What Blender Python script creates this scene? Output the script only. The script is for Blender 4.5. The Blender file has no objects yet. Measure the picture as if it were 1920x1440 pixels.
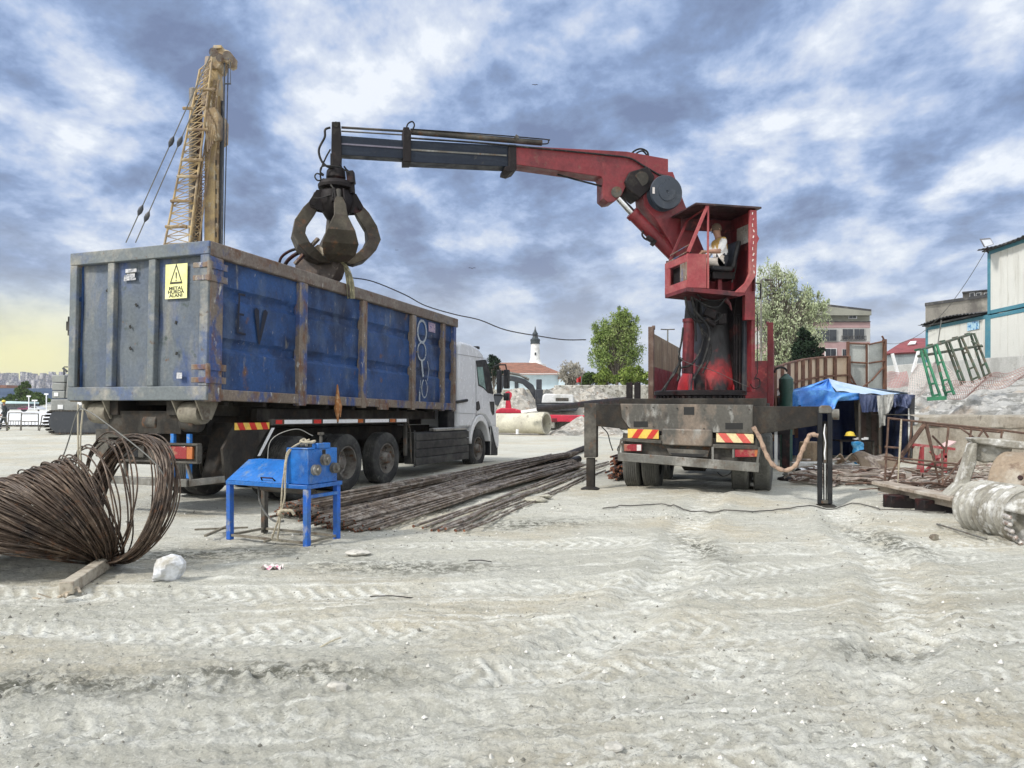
import bpy, math, random
import numpy as np
from mathutils import Vector, Matrix, Euler
S = bpy.context.scene
COL = S.collection
rad = math.radians
random.seed(7)

# ---------------------------------------------------------------- camera
EYE, FPX, HOR = 1.5, 1400.0, 758.0
cd = bpy.data.cameras.new("camera"); cam = bpy.data.objects.new("camera", cd); COL.objects.link(cam)
cam.location = (0, 0, EYE); cam.rotation_euler = (rad(90), 0, 0)
cd.sensor_width = 36; cd.lens = 36 * FPX / 1920; cd.shift_y = (HOR - 720) / 1920
cd.clip_start = 0.1; cd.clip_end = 22000
S.camera = cam
S.view_settings.view_transform = 'Standard'; S.view_settings.look = 'None'
S.view_settings.exposure = 0.25; S.view_settings.gamma = 1.0

# ---------------------------------------------------------------- sky and sun
SUN_EL, SUN_AZ = 42, 238
w = bpy.data.worlds.new("World"); S.world = w; w.use_nodes = True
nt = w.node_tree; nt.nodes.clear()
def wn(t, **k):
    n = nt.nodes.new(t)
    for a, b in k.items(): setattr(n, a, b)
    return n
def wl(a, b): nt.links.new(a, b)
def wmath(op, a, b=None, clamp=False):
    n = wn('ShaderNodeMath', operation=op, use_clamp=clamp)
    for i, v in enumerate((a, b)):
        if v is None: continue
        if isinstance(v, (int, float)): n.inputs[i].default_value = v
        else: wl(v, n.inputs[i])
    return n.outputs[0]
def wmix(f, a, b):
    n = wn('ShaderNodeMix', data_type='RGBA')
    for s, v in ((n.inputs[0], f), (n.inputs[6], a), (n.inputs[7], b)):
        if isinstance(v, (int, float)): s.default_value = v
        elif isinstance(v, tuple): s.default_value = (*v, 1)
        else: wl(v, s)
    return n.outputs[2]
def wmap(v, a, b, c=0.0, d=1.0):
    n = wn('ShaderNodeMapRange', interpolation_type='SMOOTHSTEP')
    wl(v, n.inputs[0]); n.inputs[1].default_value = a; n.inputs[2].default_value = b
    n.inputs[3].default_value = c; n.inputs[4].default_value = d
    return n.outputs[0]
tc = wn('ShaderNodeTexCoord'); sx = wn('ShaderNodeSeparateXYZ'); wl(tc.outputs['Generated'], sx.inputs[0])
dx, dy, dz = sx.outputs
den = wmath('ADD', wmath('MAXIMUM', dz, 0.0), 0.33)
cx = wn('ShaderNodeCombineXYZ'); wl(wmath('DIVIDE', dx, den), cx.inputs[0]); wl(wmath('DIVIDE', dy, den), cx.inputs[1])
def wnoise(scale, detail, rough, dist, off, stretch=(1, 1, 1), rot=0):
    mp = wn('ShaderNodeMapping'); wl(cx.outputs[0], mp.inputs[0]); mp.inputs[1].default_value = off
    mp.inputs[2].default_value = (0, 0, rot); mp.inputs[3].default_value = stretch
    n = wn('ShaderNodeTexNoise'); wl(mp.outputs[0], n.inputs['Vector'])
    n.inputs['Scale'].default_value = scale; n.inputs['Detail'].default_value = detail
    n.inputs['Roughness'].default_value = rough; n.inputs['Distortion'].default_value = dist
    return n.outputs[0]
big = wnoise(1.05, 3, .5, .1, (3.1, 1.7, 0), (1, .9, 1), .4)
med = wnoise(3.1, 11, .61, .12, (.4, 5.2, 0), (1, .9, 1), .5)
me3 = wnoise(7.5, 8, .62, .15, (2.4, 1.2, 0), (1, .9, 1), .2)
me2 = wnoise(3.1, 5, .55, .12, (.47, 5.30, 0), (1, .9, 1), .5)
# lit and shaded flanks of the cloud lumps: density here against density a little toward the sun
rel = wmath('MULTIPLY', wmath('SUBTRACT', med, me2), 1.25)
dens = wmath('ADD', wmath('ADD', wmath('MULTIPLY', big, .50), wmath('MULTIPLY', med, .56)), wmath('ADD', rel, wmath('MULTIPLY', wmath('SUBTRACT', me3, .5), .40)))
dens = wmath('ADD', dens, .03)
rp = wn('ShaderNodeValToRGB'); wl(dens, rp.inputs[0]); e = rp.color_ramp.elements
e[0].position = .27; e[0].color = (.15, .20, .34, 1)
e[1].position = .83; e[1].color = (.80, .84, .90, 1)
for p, c in ((.37, (.19, .26, .42)), (.46, (.22, .31, .51)), (.53, (.295, .395, .61)), (.60, (.385, .485, .69)), (.67, (.52, .59, .74)), (.74, (.62, .68, .79))):
    q = e.new(p); q.color = (*c, 1)
col = rp.outputs[0]
# bands of cumulus and a pale, hazy strip low down; warm break in the cloud low on the left
band = wmath('MULTIPLY', wmap(dz, .30, .04), wmap(med, .42, .62, .25, 1.0))
col = wmix(wmath('MULTIPLY', band, .55), col, (.66, .70, .76))
low = wmap(dz, .20, .0)
col = wmix(wmath('MULTIPLY', low, .72), col, (.55, .60, .68))
warm = wmath('MULTIPLY', wmap(dx, -.36, -.55), wmap(dz, .16, .02))
warm = wmath('MULTIPLY', warm, wmap(med, .30, .55, .65, 1.0))
col = wmix(wmath('MULTIPLY', warm, 1.0), col, (1.0, .92, .34))
# unseen sky overhead and behind the viewer, brightened and neutralised to light the ground
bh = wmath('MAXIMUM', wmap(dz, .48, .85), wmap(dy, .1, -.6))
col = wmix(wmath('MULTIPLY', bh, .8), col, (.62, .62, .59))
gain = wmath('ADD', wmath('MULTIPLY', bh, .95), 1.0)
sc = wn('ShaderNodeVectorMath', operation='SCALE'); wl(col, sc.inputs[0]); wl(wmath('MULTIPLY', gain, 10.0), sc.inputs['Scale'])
sky = wn('ShaderNodeTexSky', sky_type='NISHITA', sun_disc=False)
sky.sun_elevation = rad(SUN_EL); sky.sun_rotation = rad(SUN_AZ)
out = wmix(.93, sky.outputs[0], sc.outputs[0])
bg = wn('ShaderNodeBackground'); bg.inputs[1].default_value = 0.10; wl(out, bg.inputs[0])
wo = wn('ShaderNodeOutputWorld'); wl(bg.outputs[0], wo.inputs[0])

sl = bpy.data.lights.new("sun", 'SUN'); sl.energy = 2.8; sl.angle = rad(7); sl.color = (1, .955, .89)
so = bpy.data.objects.new("sun", sl); COL.objects.link(so)
az, el = rad(SUN_AZ), rad(SUN_EL)
sd = Vector((math.sin(az) * math.cos(el), math.cos(az) * math.cos(el), math.sin(el)))
so.rotation_euler = sd.to_track_quat('Z', 'Y').to_euler(); so.location = (-20, -20, 40)

# ---------------------------------------------------------------- helpers
def V(*a): return Vector(a)
def at(px, py, D): return V((px - 960) / FPX * D, D, EYE - (py - HOR) / FPX * D)
def gp(px, py, z=0.0):
    D = (EYE - z) * FPX / (py - HOR); return V((px - 960) / FPX * D, D, z)
class Plane:
    """vertical plane through N (x, y) along d; pix() turns an outline point into a point on it"""
    def __init__(s, N, d):
        s.N = V(*N); s.d = V(*d).normalized(); s.n = V(-s.d.y, s.d.x)
        if s.n.y < 0: s.n = -s.n
    def pix(s, px, py, off=0.0):
        k = (px - 960) / FPX; N = s.N + s.n * off
        t = (k * N.y - N.x) / (s.d.x - k * s.d.y); p = N + s.d * t
        return V(p.x, p.y, EYE - (py - HOR) / FPX * p.y)
    @property
    def n3(s): return V(s.n.x, s.n.y, 0)
    @property
    def d3(s): return V(s.d.x, s.d.y, 0)

class MB:
    def __init__(s): s.v = []; s.f = []; s.m = []; s.cur = 0
    def add(s, vs, fs, m=None):
        b = len(s.v); s.v += [tuple(v) for v in vs]; m = s.cur if m is None else m
        for f in fs: s.f.append(tuple(i + b for i in f)); s.m.append(m)
        return s
    def box(s, c, d, R=None, m=None):
        c = Vector(c); h = Vector(d) / 2; P = []
        for z in (-1, 1):
            for y in (-1, 1):
                for x in (-1, 1):
                    p = V(x * h.x, y * h.y, z * h.z)
                    if R: p = R @ p
                    P.append(c + p)
        return s.add(P, [(0, 2, 3, 1), (4, 5, 7, 6), (0, 1, 5, 4), (2, 6, 7, 3), (0, 4, 6, 2), (1, 3, 7, 5)], m)
    def mm(s, a, b, m=None):
        a = Vector(a); b = Vector(b); return s.box((a + b) / 2, [abs(x) for x in b - a], None, m)
    def beam(s, p0, p1, w_, h_, m=None, up=(0, 0, 1)):
        p0 = Vector(p0); p1 = Vector(p1); a = p1 - p0
        if a.length < 1e-6: return s
        u = Vector(up); x = a.cross(u)
        if x.length < 1e-4: x = a.cross(V(0, 1, 0))
        x.normalize(); z = x.cross(a).normalized(); P = []
        for e_ in (p0, p1):
            for i, j in ((-1, -1), (1, -1), (1, 1), (-1, 1)): P.append(e_ + x * (i * w_ / 2) + z * (j * h_ / 2))
        return s.add(P, [(3, 2, 1, 0), (4, 5, 6, 7), (0, 1, 5, 4), (1, 2, 6, 5), (2, 3, 7, 6), (3, 0, 4, 7)], m)
    def cyl(s, p0, p1, r0, r1=None, n=16, m=None, caps=True, cm=None):
        r1 = r0 if r1 is None else r1
        p0 = Vector(p0); p1 = Vector(p1); a = (p1 - p0).normalized(); x = a.orthogonal().normalized(); y = a.cross(x); P = []
        for p, r in ((p0, r0), (p1, r1)):
            for i in range(n):
                t = 2 * math.pi * i / n; P.append(p + (x * math.cos(t) + y * math.sin(t)) * r)
        s.add(P, [(i, (i + 1) % n, n + (i + 1) % n, n + i) for i in range(n)], m)
        if caps: s.add(P, [tuple(range(n - 1, -1, -1)), tuple(range(n, 2 * n))], m if cm is None else cm)
        return s
    def tube(s, pts, r, n=8, m=None, closed=False, cm=None):
        pts = [Vector(p) for p in pts]; N = len(pts); P = []; x = None
        for i, p in enumerate(pts):
            if closed: t = pts[(i + 1) % N] - pts[i - 1]
            else: t = pts[min(i + 1, N - 1)] - pts[max(i - 1, 0)]
            if t.length < 1e-9: t = V(0, 0, 1)
            t.normalize()
            x = t.orthogonal().normalized() if x is None else (x - t * x.dot(t))
            if x.length < 1e-6: x = t.orthogonal()
            x.normalize(); y = t.cross(x); ri = r[i] if isinstance(r, (list, tuple)) else r
            for k in range(n):
                a = 2 * math.pi * k / n; P.append(p + (x * math.cos(a) + y * math.sin(a)) * ri)
        F = []
        for i in range(N if closed else N - 1):
            j = (i + 1) % N
            for k in range(n): F.append((i * n + k, i * n + (k + 1) % n, j * n + (k + 1) % n, j * n + k))
        s.add(P, F, m)
        if not closed: s.add(P, [tuple(range(n - 1, -1, -1)), tuple(range((N - 1) * n, N * n))], m if cm is None else cm)
        return s
    def prism(s, pts, vec, m=None):
        pts = [Vector(p) for p in pts]; vec = Vector(vec); n = len(pts)
        # newell normal keeps faces turned outward
        nn = V(0, 0, 0)
        for i in range(n):
            a, b = pts[i], pts[(i + 1) % n]
            nn += V((a.y - b.y) * (a.z + b.z), (a.z - b.z) * (a.x + b.x), (a.x - b.x) * (a.y + b.y))
        if nn.dot(vec) > 0: pts.reverse()
        P = pts + [p + vec for p in pts]
        F = [tuple(range(n)), tuple(range(2 * n - 1, n - 1, -1))] + [(i, i + n, (i + 1) % n + n, (i + 1) % n) for i in range(n)]
        return s.add(P, F, m)
    def lathe(s, prof, o=(0, 0, 0), axis=(0, 0, 1), n=32, m=None):
        o = Vector(o); a = Vector(axis).normalized(); x = a.orthogonal().normalized(); y = a.cross(x); P = []; K = len(prof)
        for h, r in prof:
            for i in range(n):
                t = 2 * math.pi * i / n; P.append(o + a * h + (x * math.cos(t) + y * math.sin(t)) * max(r, 1e-4))
        F = []
        for k in range(K - 1):
            for i in range(n): F.append((k * n + i, k * n + (i + 1) % n, (k + 1) * n + (i + 1) % n, (k + 1) * n + i))
        return s.add(P, F, m)
    def grid(s, fn, nu, nv, m=None, wrap=False):
        P = [fn(i / (nu - 1), j / (nv - 1)) for j in range(nv) for i in range(nu)]
        F = [(j * nu + i, j * nu + i + 1, (j + 1) * nu + i + 1, (j + 1) * nu + i) for j in range(nv - 1) for i in range(nu - 1)]
        return s.add(P, F, m)
    def rock(s, c, r, seed=0, n=7, sq=(1, 1, .8), m=None, rough=.25):
        rnd = random.Random(seed); c = Vector(c); cuts = [(Vector((rnd.gauss(0, 1), rnd.gauss(0, 1), rnd.gauss(0, 1))).normalized(), rnd.uniform(.6, .95)) for _ in range(9)]
        def fn(u, v):
            t = u * 2 * math.pi; p = v * math.pi
            d = V(math.sin(p) * math.cos(t), math.sin(p) * math.sin(t), math.cos(p)); k = 1.0
            for cn, cd_ in cuts:
                q = d.dot(cn)
                if q * k > cd_: k = cd_ / q
            k *= 1 + rough * .12 * math.sin(7 * d.x + seed) * math.sin(9 * d.y + 5 * d.z)
            return c + V(d.x * sq[0], d.y * sq[1], d.z * sq[2]) * (r * k)
        return s.grid(fn, n * 2 + 1, n + 1, m)

def setp(o, label=None, cat=None, group=None, kind=None):
    for k, v in (('label', label), ('category', cat), ('group', group), ('kind', kind)):
        if v: o[k] = v
    return o
def root(name, loc, label, cat, rz=0.0, rx=0.0, group=None):
    o = bpy.data.objects.new(name, None); COL.objects.link(o); o.empty_display_size = .2
    o.location = loc; o.rotation_euler = (rx, 0, rz); return setp(o, label, cat, group)
def top_of(o):
    while o.parent: o = o.parent
    return o
def build(mb, name, mats, parent=None, world=True, bevel=0, flat=False, loc=None, sharp=35, weld=False):
    """link the collected geometry as one mesh; world=True: coordinates are world ones, made local to the thing"""
    me = bpy.data.meshes.new(name); vs = mb.v
    if parent is not None and world:
        Mi = top_of(parent).matrix_basis.inverted(); vs = [tuple(Mi @ Vector(v)) for v in vs]
    o = bpy.data.objects.new(name, me)
    if parent is None and loc is None:
        a = np.array(vs); lo, hi = a.min(0), a.max(0); loc = ((lo[0] + hi[0]) / 2, (lo[1] + hi[1]) / 2, lo[2])
        vs = (a - np.array(loc)).tolist()
    if loc is not None: o.location = loc
    me.from_pydata(vs, [], mb.f)
    mats = mats if isinstance(mats, (list, tuple)) else [mats]
    for x in mats: me.materials.append(x)
    me.polygons.foreach_set('material_index', [min(i, len(mats) - 1) for i in mb.m])
    if not flat:
        me.polygons.foreach_set('use_smooth', [True] * len(me.polygons)); me.set_sharp_from_angle(angle=rad(sharp))
    me.update()
    COL.objects.link(o); o.parent = parent
    if bevel:
        b = o.modifiers.new('bevel', 'BEVEL'); b.width = bevel; b.segments = 2; b.limit_method = 'ANGLE'; b.angle_limit = rad(40)
    return o
def thing(mb, name, mats, label, cat, group=None, **k):
    return setp(build(mb, name, mats, **k), label, cat, group)
def dup(o, parent=None, loc=None, rz=None, label=None):
    c = o.copy(); COL.objects.link(c)
    if parent is not None: c.parent = parent
    if loc is not None: c.location = loc
    if rz is not None: c.rotation_euler.z = rz
    if label: c['label'] = label
    for ch in list(o.children): dup(ch, c)
    return c
def text_mb(txt, size, fn, m=0, mb=None, align='CENTER', space=1.0, bold=0.0):
    """flat lettering; fn maps (x, y) of the text to a point on its surface"""
    cu = bpy.data.curves.new('t', 'FONT'); cu.body = txt; cu.size = size; cu.align_x = align; cu.space_character = space; cu.offset = bold
    cu.resolution_u = 3
    o = bpy.data.objects.new('t', cu); COL.objects.link(o)
    bpy.context.view_layer.update()
    me = bpy.data.meshes.new_from_object(o.evaluated_get(bpy.context.evaluated_depsgraph_get()))
    mb = mb or MB(); mb.add([fn(v.co.x, v.co.y) for v in me.vertices], [tuple(p.vertices) for p in me.polygons], m)
    bpy.data.objects.remove(o); bpy.data.curves.remove(cu); bpy.data.meshes.remove(me)
    return mb
def hang(p, q, sag, n=16, side=(0, 0, 0)):
    p = Vector(p); q = Vector(q); sd_ = Vector(side)
    return [p.lerp(q, i / n) + (V(0, 0, -sag) + sd_) * (4 * (i / n) * (1 - i / n)) for i in range(n + 1)]
def curve(pts, n=6):
    """Catmull-Rom through pts"""
    pts = [Vector(p) for p in pts]; q = [pts[0] * 2 - pts[1]] + pts + [pts[-1] * 2 - pts[-2]]; out_ = []
    for i in range(1, len(q) - 2):
        a, b, c, d = q[i - 1:i + 3]
        for k in range(n):
            t = k / n
            out_.append(.5 * ((2 * b) + (c - a) * t + (2 * a - 5 * b + 4 * c - d) * t * t + (3 * b - a - 3 * c + d) * t ** 3))
    return out_ + [pts[-1]]

# ---------------------------------------------------------------- materials
def mat(name, base, layers=(), rough=.6, metal=0.0, bump=.0, bscale=30, var=.15, rvar=.15, coord='Object', spec=.5, grain=25, vor=0):
    """base colour, then layers (colour, scale or (x, y, z), low, high, detail) of noise-masked paint, dirt or rust"""
    mt = bpy.data.materials.new(name); mt.use_nodes = True; t = mt.node_tree; N = t.nodes; L = t.links
    b = N['Principled BSDF']
    def nz(scale, detail=6, rough_=.6, off=0.0):
        mp = N.new('ShaderNodeMapping'); L.new(co, mp.inputs[0]); mp.inputs[1].default_value = (off, off * 1.7, off * .6)
        sc_ = scale if isinstance(scale, (tuple, list)) else (scale,) * 3; mp.inputs[3].default_value = sc_
        n = N.new('ShaderNodeTexNoise'); n.inputs['Scale'].default_value = 1; n.inputs['Detail'].default_value = detail
        n.inputs['Roughness'].default_value = rough_; L.new(mp.outputs[0], n.inputs['Vector']); return n.outputs[0]
    def mr(v, a, b_, c, d):
        n = N.new('ShaderNodeMapRange'); L.new(v, n.inputs[0])
        for i, x in enumerate((a, b_, c, d)): n.inputs[i + 1].default_value = x
        return n.outputs[0]
    if coord == 'World': co = N.new('ShaderNodeNewGeometry').outputs['Position']
    else: co = N.new('ShaderNodeTexCoord').outputs['Object']
    cur = N.new('ShaderNodeRGB'); cur.outputs[0].default_value = (*base, 1); cur = cur.outputs[0]
    for i, ly in enumerate(layers):
        c, scale, lo, hi = ly[:4]; det = ly[4] if len(ly) > 4 else 7
        f = mr(nz(scale, det, .62, 3.7 * (i + 1)), lo, hi, 0, 1)
        mx = N.new('ShaderNodeMix'); mx.data_type = 'RGBA'; L.new(f, mx.inputs[0]); L.new(cur, mx.inputs[6]); mx.inputs[7].default_value = (*c, 1); cur = mx.outputs[2]
    if var:
        g = mr(nz(grain, 4, .6, 11), .3, .7, 1 - var, 1 + var)
        g2 = mr(nz(1.3, 4, .6, 5), .3, .7, 1 - var * .6, 1 + var * .6)
        mm_ = N.new('ShaderNodeMath'); mm_.operation = 'MULTIPLY'; L.new(g, mm_.inputs[0]); L.new(g2, mm_.inputs[1])
        vs = N.new('ShaderNodeVectorMath'); vs.operation = 'SCALE'; L.new(cur, vs.inputs[0]); L.new(mm_.outputs[0], vs.inputs['Scale']); cur = vs.outputs[0]
    L.new(cur, b.inputs['Base Color'])
    b.inputs['Metallic'].default_value = metal; b.inputs['Specular IOR Level'].default_value = spec
    if rvar: L.new(mr(nz(6, 5, .6, 9), .3, .7, max(rough - rvar, .05), min(rough + rvar, 1)), b.inputs['Roughness'])
    else: b.inputs['Roughness'].default_value = rough
    if bump:
        bp = N.new('ShaderNodeBump'); bp.inputs['Strength'].default_value = bump; bp.inputs['Distance'].default_value = .02
        h = nz(bscale, 6, .65, 2)
        if vor:
            vo = N.new('ShaderNodeTexVoronoi'); vo.inputs['Scale'].default_value = vor; L.new(co, vo.inputs['Vector'])
            ad = N.new('ShaderNodeMath'); ad.operation = 'ADD'; L.new(h, ad.inputs[0]); L.new(vo.outputs['Distance'], ad.inputs[1]); h = ad.outputs[0]
        L.new(h, bp.inputs['Height']); L.new(bp.outputs[0], b.inputs['Normal'])
    return mt
RUST = (.15, .075, .04); DUST = (.30, .29, .25)
m_black = mat('black_paint', (.014, .015, .018), [((.055, .052, .048), 3, .5, .75)], .45, bump=.05, spec=.25)
m_dark = mat('dirty_dark_steel', (.025, .023, .021), [((.08, .073, .062), (2, 2, 1), .48, .72), ((.05, .036, .026), 6, .5, .7)], .7, bump=.2, spec=.2)
m_grime = mat('dusty_steel', (.060, .056, .050), [((.15, .14, .12), 2.5, .45, .7), (RUST, 7, .55, .7), ((.022, .021, .02), 1.5, .5, .7)], .7, bump=.25, spec=.25)
m_bare = mat('worn_grey_steel', (.15, .148, .135), [((.33, .32, .295), (3, 3, 1), .5, .7), ((.10, .08, .06), 4, .5, .68), (RUST, 9, .6, .72)], .5, .3, bump=.2)
m_chrome = mat('chrome', (.75, .76, .78), [((.35, .35, .33), 5, .5, .8)], .22, 1.0, var=.05)
m_rubber = mat('tyre_rubber', (.022, .022, .023), [((.085, .085, .077), 2.2, .42, .72), ((.15, .15, .135), 9, .58, .75)], .85, bump=.2)
m_rim = mat('dirty_wheel_steel', (.24, .23, .21), [((.12, .10, .085), 5, .42, .62), (RUST, 12, .55, .7)], .5, .4, bump=.15)
m_hose = mat('hydraulic_hose', (.012, .012, .013), [((.09, .085, .075), 8, .5, .8)], .55, spec=.25)
m_glass = mat('window_glass', (.02, .03, .035), (), .06, 0, spec=.8, rvar=0, var=.05)
m_cableway = mat('galvanised_wire', (.16, .16, .15), (), .5, .5)
m_white = mat('white_paint', (.78, .79, .80), [((.62, .61, .57), (3, 3, 1.5), .55, .85)], .3, var=.04)
m_yellow = mat('yellow_retro', (.80, .52, .09), [((.35, .3, .2), 6, .55, .8)], .5)
m_redretro = mat('red_retro', (.55, .03, .02), [((.3, .15, .1), 6, .55, .8)], .5)
# ---------------------------------------------------------------- ground
_p = np.random.RandomState(3).permutation(256); _p = np.concatenate([_p, _p])
_g = np.random.RandomState(5).rand(512)
def vnoise(x, y):
    xi = np.floor(x).astype(int); yi = np.floor(y).astype(int); fx = x - xi; fy = y - yi
    fx = fx * fx * (3 - 2 * fx); fy = fy * fy * (3 - 2 * fy); xi &= 255; yi &= 255; x1 = (xi + 1) & 255; y1 = (yi + 1) & 255
    a = _g[_p[_p[xi] + yi]]; b = _g[_p[_p[x1] + yi]]; c = _g[_p[_p[xi] + y1]]; d = _g[_p[_p[x1] + y1]]
    return (a + (b - a) * fx) + ((c + (d - c) * fx) - (a + (b - a) * fx)) * fy - .5
def fbm(x, y, f, o, g=.5):
    s = 0; a = 1.0
    for i in range(o): s = s + a * vnoise(x * f + 17.3 * i, y * f + 9.1 * i); f *= 2.03; a *= g
    return s
def rut(d, wd, depth):
    return -depth * np.exp(-(d / wd) ** 4) + depth * .55 * np.exp(-((np.abs(d) - wd * 1.5) / (wd * .5)) ** 2)
def crane_path(y):
    q = np.clip(8.7 - y, 0, 20); return .36 * np.clip(y - 8.7, 0, 9) - .055 * q * q - .16 * q
SWEEPS = [(2.35, .10, .030, .12, .016), (2.72, .13, .028, .12, .016), (3.55, .17, .035, .15, .02), (4.1, .20, .03, .15, .018),
          (5.0, .10, .02, .18, .016), (6.2, .16, .016, .2, .018), (7.1, .14, .012, .2, .016), (4.6, -.06, .03, .12, .012), (2.0, .05, .02, .10, .010), (3.1, .24, .03, .10, .010), (5.6, .22, -.01, .13, .014), (8.1, .1, .01, .16, .012)]
def height(x, y):
    x = np.asarray(x, float); y = np.asarray(y, float)
    near = np.clip((26 - y) / 14, 0, 1)
    h = .05 * fbm(x, y, .22, 3)
    h = h + near * (.032 * fbm(x, y, .9, 3) + .015 * fbm(x + 3, y, 3.1, 6, .74))
    h = h + np.clip((9 - y) / 5, 0, 1) * .017 * fbm(x, y * 1.2, 12, 4, .74) + np.clip((7 - y) / 3, 0, 1) * .007 * fbm(x, y, 34, 3, .75)
    # furrows drawn by sliding tracks: noise stretched along the driving direction
    u = x * .93 + y * .36; v = -x * .36 + y * .93
    h = h + near * .026 * fbm(u * .5, v * 5.5, 1.0, 4, .62)
    for ox, wd in ((2.0, .24), (3.95, .26)):
        cxp = ox + crane_path(y); d = x - cxp; m_ = np.clip((15 - y) / 4, 0, 1) * np.clip((y - 2.4) / 2, 0, 1)
        h = h + m_ * rut(d, wd, .045)
        lug = np.sin((y + np.abs(d) * .8) * 2 * np.pi / .16) * np.exp(-(d / wd) ** 4)
        h = h + m_ * .011 * np.clip(lug, -.4, 1) * (fbm(x, y, .8, 2) > -.05)
    for k, (a, b, c, wd, dp) in enumerate(SWEEPS):
        f = a + b * x + c * x * x + .15 * np.sin(x * .7 + k); d = (y - f) / np.sqrt(1 + (b + 2 * c * x) ** 2)
        m_ = np.clip((vnoise(x * .35 + k * 9, y * .2) + .32) * 3, 0, 1)
        h = h + m_ * rut(d, wd, dp * .9)
        lug = np.sin((x + np.sign(d) * d * .7) * 2 * np.pi / .13) * np.exp(-(d / wd) ** 4)
        h = h + m_ * .009 * np.clip(lug, -.3, 1)
    # churned clods front left and front right
    for cx_, cy_, r_ in ((-2.6, 3.95, .8), (-1.3, 4.1, .5), (2.4, 3.0, .6), (3.2, 2.9, .7)):
        g_ = np.exp(-(((x - cx_) / (r_ * 1.6)) ** 2 + ((y - cy_) / (r_ * .35)) ** 2))
        h = h + g_ * .045 * np.abs(fbm(x, y, 9, 3, .6))
    # dip where the right outrigger stands, bank toward the rubble slope on the right
    h = h - .09 * np.exp(-(((x - 5.0) / .8) ** 2 + ((y - 11.7) / .9) ** 2))
    h = h + np.clip((y - 30) / 60, 0, 1) * -.25
    far = np.clip((y - 14) / 12, 0, 1) * np.clip((60 - y) / 10, 0, 1)
    h = h + far * .10 * (np.abs(fbm(x, y, .5, 4)) - .1) * np.clip((-x - 3) / 6, 0, 1)
    return h
def tracks(x, y):
    t = np.zeros_like(x); lg = lambda q: .45 + .55 * np.clip(q * 2, -1, 1)
    for ox, wd in ((2.0, .24), (3.95, .26)):
        d = (x - ox - crane_path(y)) / wd; t = np.maximum(t, np.exp(-d ** 4) * np.clip((15 - y) / 4, 0, 1) * np.clip((y - 2.4) / 2, 0, 1) * lg(np.sin((y + np.abs(d * wd) * .8) * 2 * np.pi / .16)))
    for k, (a, b, c, wd, dp) in enumerate(SWEEPS):
        f = a + b * x + c * x * x + .15 * np.sin(x * .7 + k); d = (y - f) / np.sqrt(1 + (b + 2 * c * x) ** 2) / wd
        t = np.maximum(t, .9 * np.exp(-((np.abs(d) - 1.35) / .16) ** 2) * np.clip((vnoise(x * .6 + k * 5, y * .3) + .2) * 3, 0, 1))
        t = np.maximum(t, np.exp(-d ** 4) * np.clip((vnoise(x * .35 + k * 9, y * .2) + .32) * 3, 0, 1) * lg(np.sin((x + np.abs(d * wd) * .7) * 2 * np.pi / .13)))
    return t * np.clip(.8 + 1.6 * fbm(x, y, 2.5, 3), 0, 1)
def clods(x, y):
    t = np.zeros_like(x)
    for cx_, cy_, rx, ry in ((-2.6, 3.95, 1.3, .22), (-1.3, 4.15, .8, .16), (2.5, 2.75, .7, .16), (3.0, 3.05, .5, .14), (2.24, 4.5, .34, .15), (2.0, 7.9, .2, 1.0), (4.1, 8.2, .28, 1.2), (-3.2, 7.6, 1.3, .5), (.7, 2.75, .6, .12), (-.4, 3.0, .4, .08), (5.6, 8.6, .5, .5), (-1.0, 6.9, 1.2, .3), (.2, 9.4, 1.0, .4)):
        t = np.maximum(t, np.exp(-((x - cx_) / rx) ** 2 - ((y - cy_) / ry) ** 2))
    return t
def gh(x, y): return float(height(np.array([x]), np.array([y]))[0])
def gpt(px, py, dz=0.0):
    p = gp(px, py)
    for _ in range(3): p = gp(px, py, gh(p.x, p.y))
    p.z += dz; return p
def build_ground():
    ys = np.concatenate([np.geomspace(1.25, 16, 620), np.geomspace(16.06, 62, 170), np.geomspace(64, 5000, 50)])
    us = np.concatenate([np.linspace(-2.4, -.86, 26)[:-1], np.linspace(-.86, .86, 560), np.linspace(.86, 2.4, 26)[1:]])
    X = ys[:, None] * us[None, :]; Y = np.repeat(ys[:, None], len(us), 1)
    Z = height(X, Y); nr, nc = X.shape
    co = np.stack([X, Y, Z], -1).reshape(-1, 3)
    i = np.arange((nr - 1) * nc).reshape(nr - 1, nc)[:, :-1].ravel()
    F = np.stack([i, i + 1, i + nc + 1, i + nc], -1)
    b = len(co)
    e1 = np.array([[-80, -60, 0], [80, -60, 0], [80, 1.25, -.02], [-80, 1.25, -.02], [-80, 33, -.1], [80, 33, -.1]], float)
    e1 = np.array([[-60, -60, -.03], [60, -60, -.03], [60, 1.26, -.03], [-60, 1.26, -.03]], float)
    co = np.concatenate([co, e1]); F = np.concatenate([F, [[b, b + 1, b + 2, b + 3]]])
    me = bpy.data.meshes.new('ground'); me.vertices.add(len(co)); me.vertices.foreach_set('co', co.ravel())
    me.loops.add(F.size); me.loops.foreach_set('vertex_index', F.ravel().astype(np.int32))
    me.polygons.add(len(F)); me.polygons.foreach_set('loop_start', np.arange(0, F.size, 4, dtype=np.int32))
    me.polygons.foreach_set('use_smooth', np.ones(len(F), bool))
    for nm, fn in (('track', tracks), ('clod', clods)):
        at_ = me.attributes.new(nm, 'FLOAT', 'POINT'); at_.data.foreach_set('value', fn(co[:, 0], co[:, 1]).astype(np.float32))
    me.update()
    o = bpy.data.objects.new('ground', me); COL.objects.link(o); me.materials.append(m_ground); setp(o, kind='structure')
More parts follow.
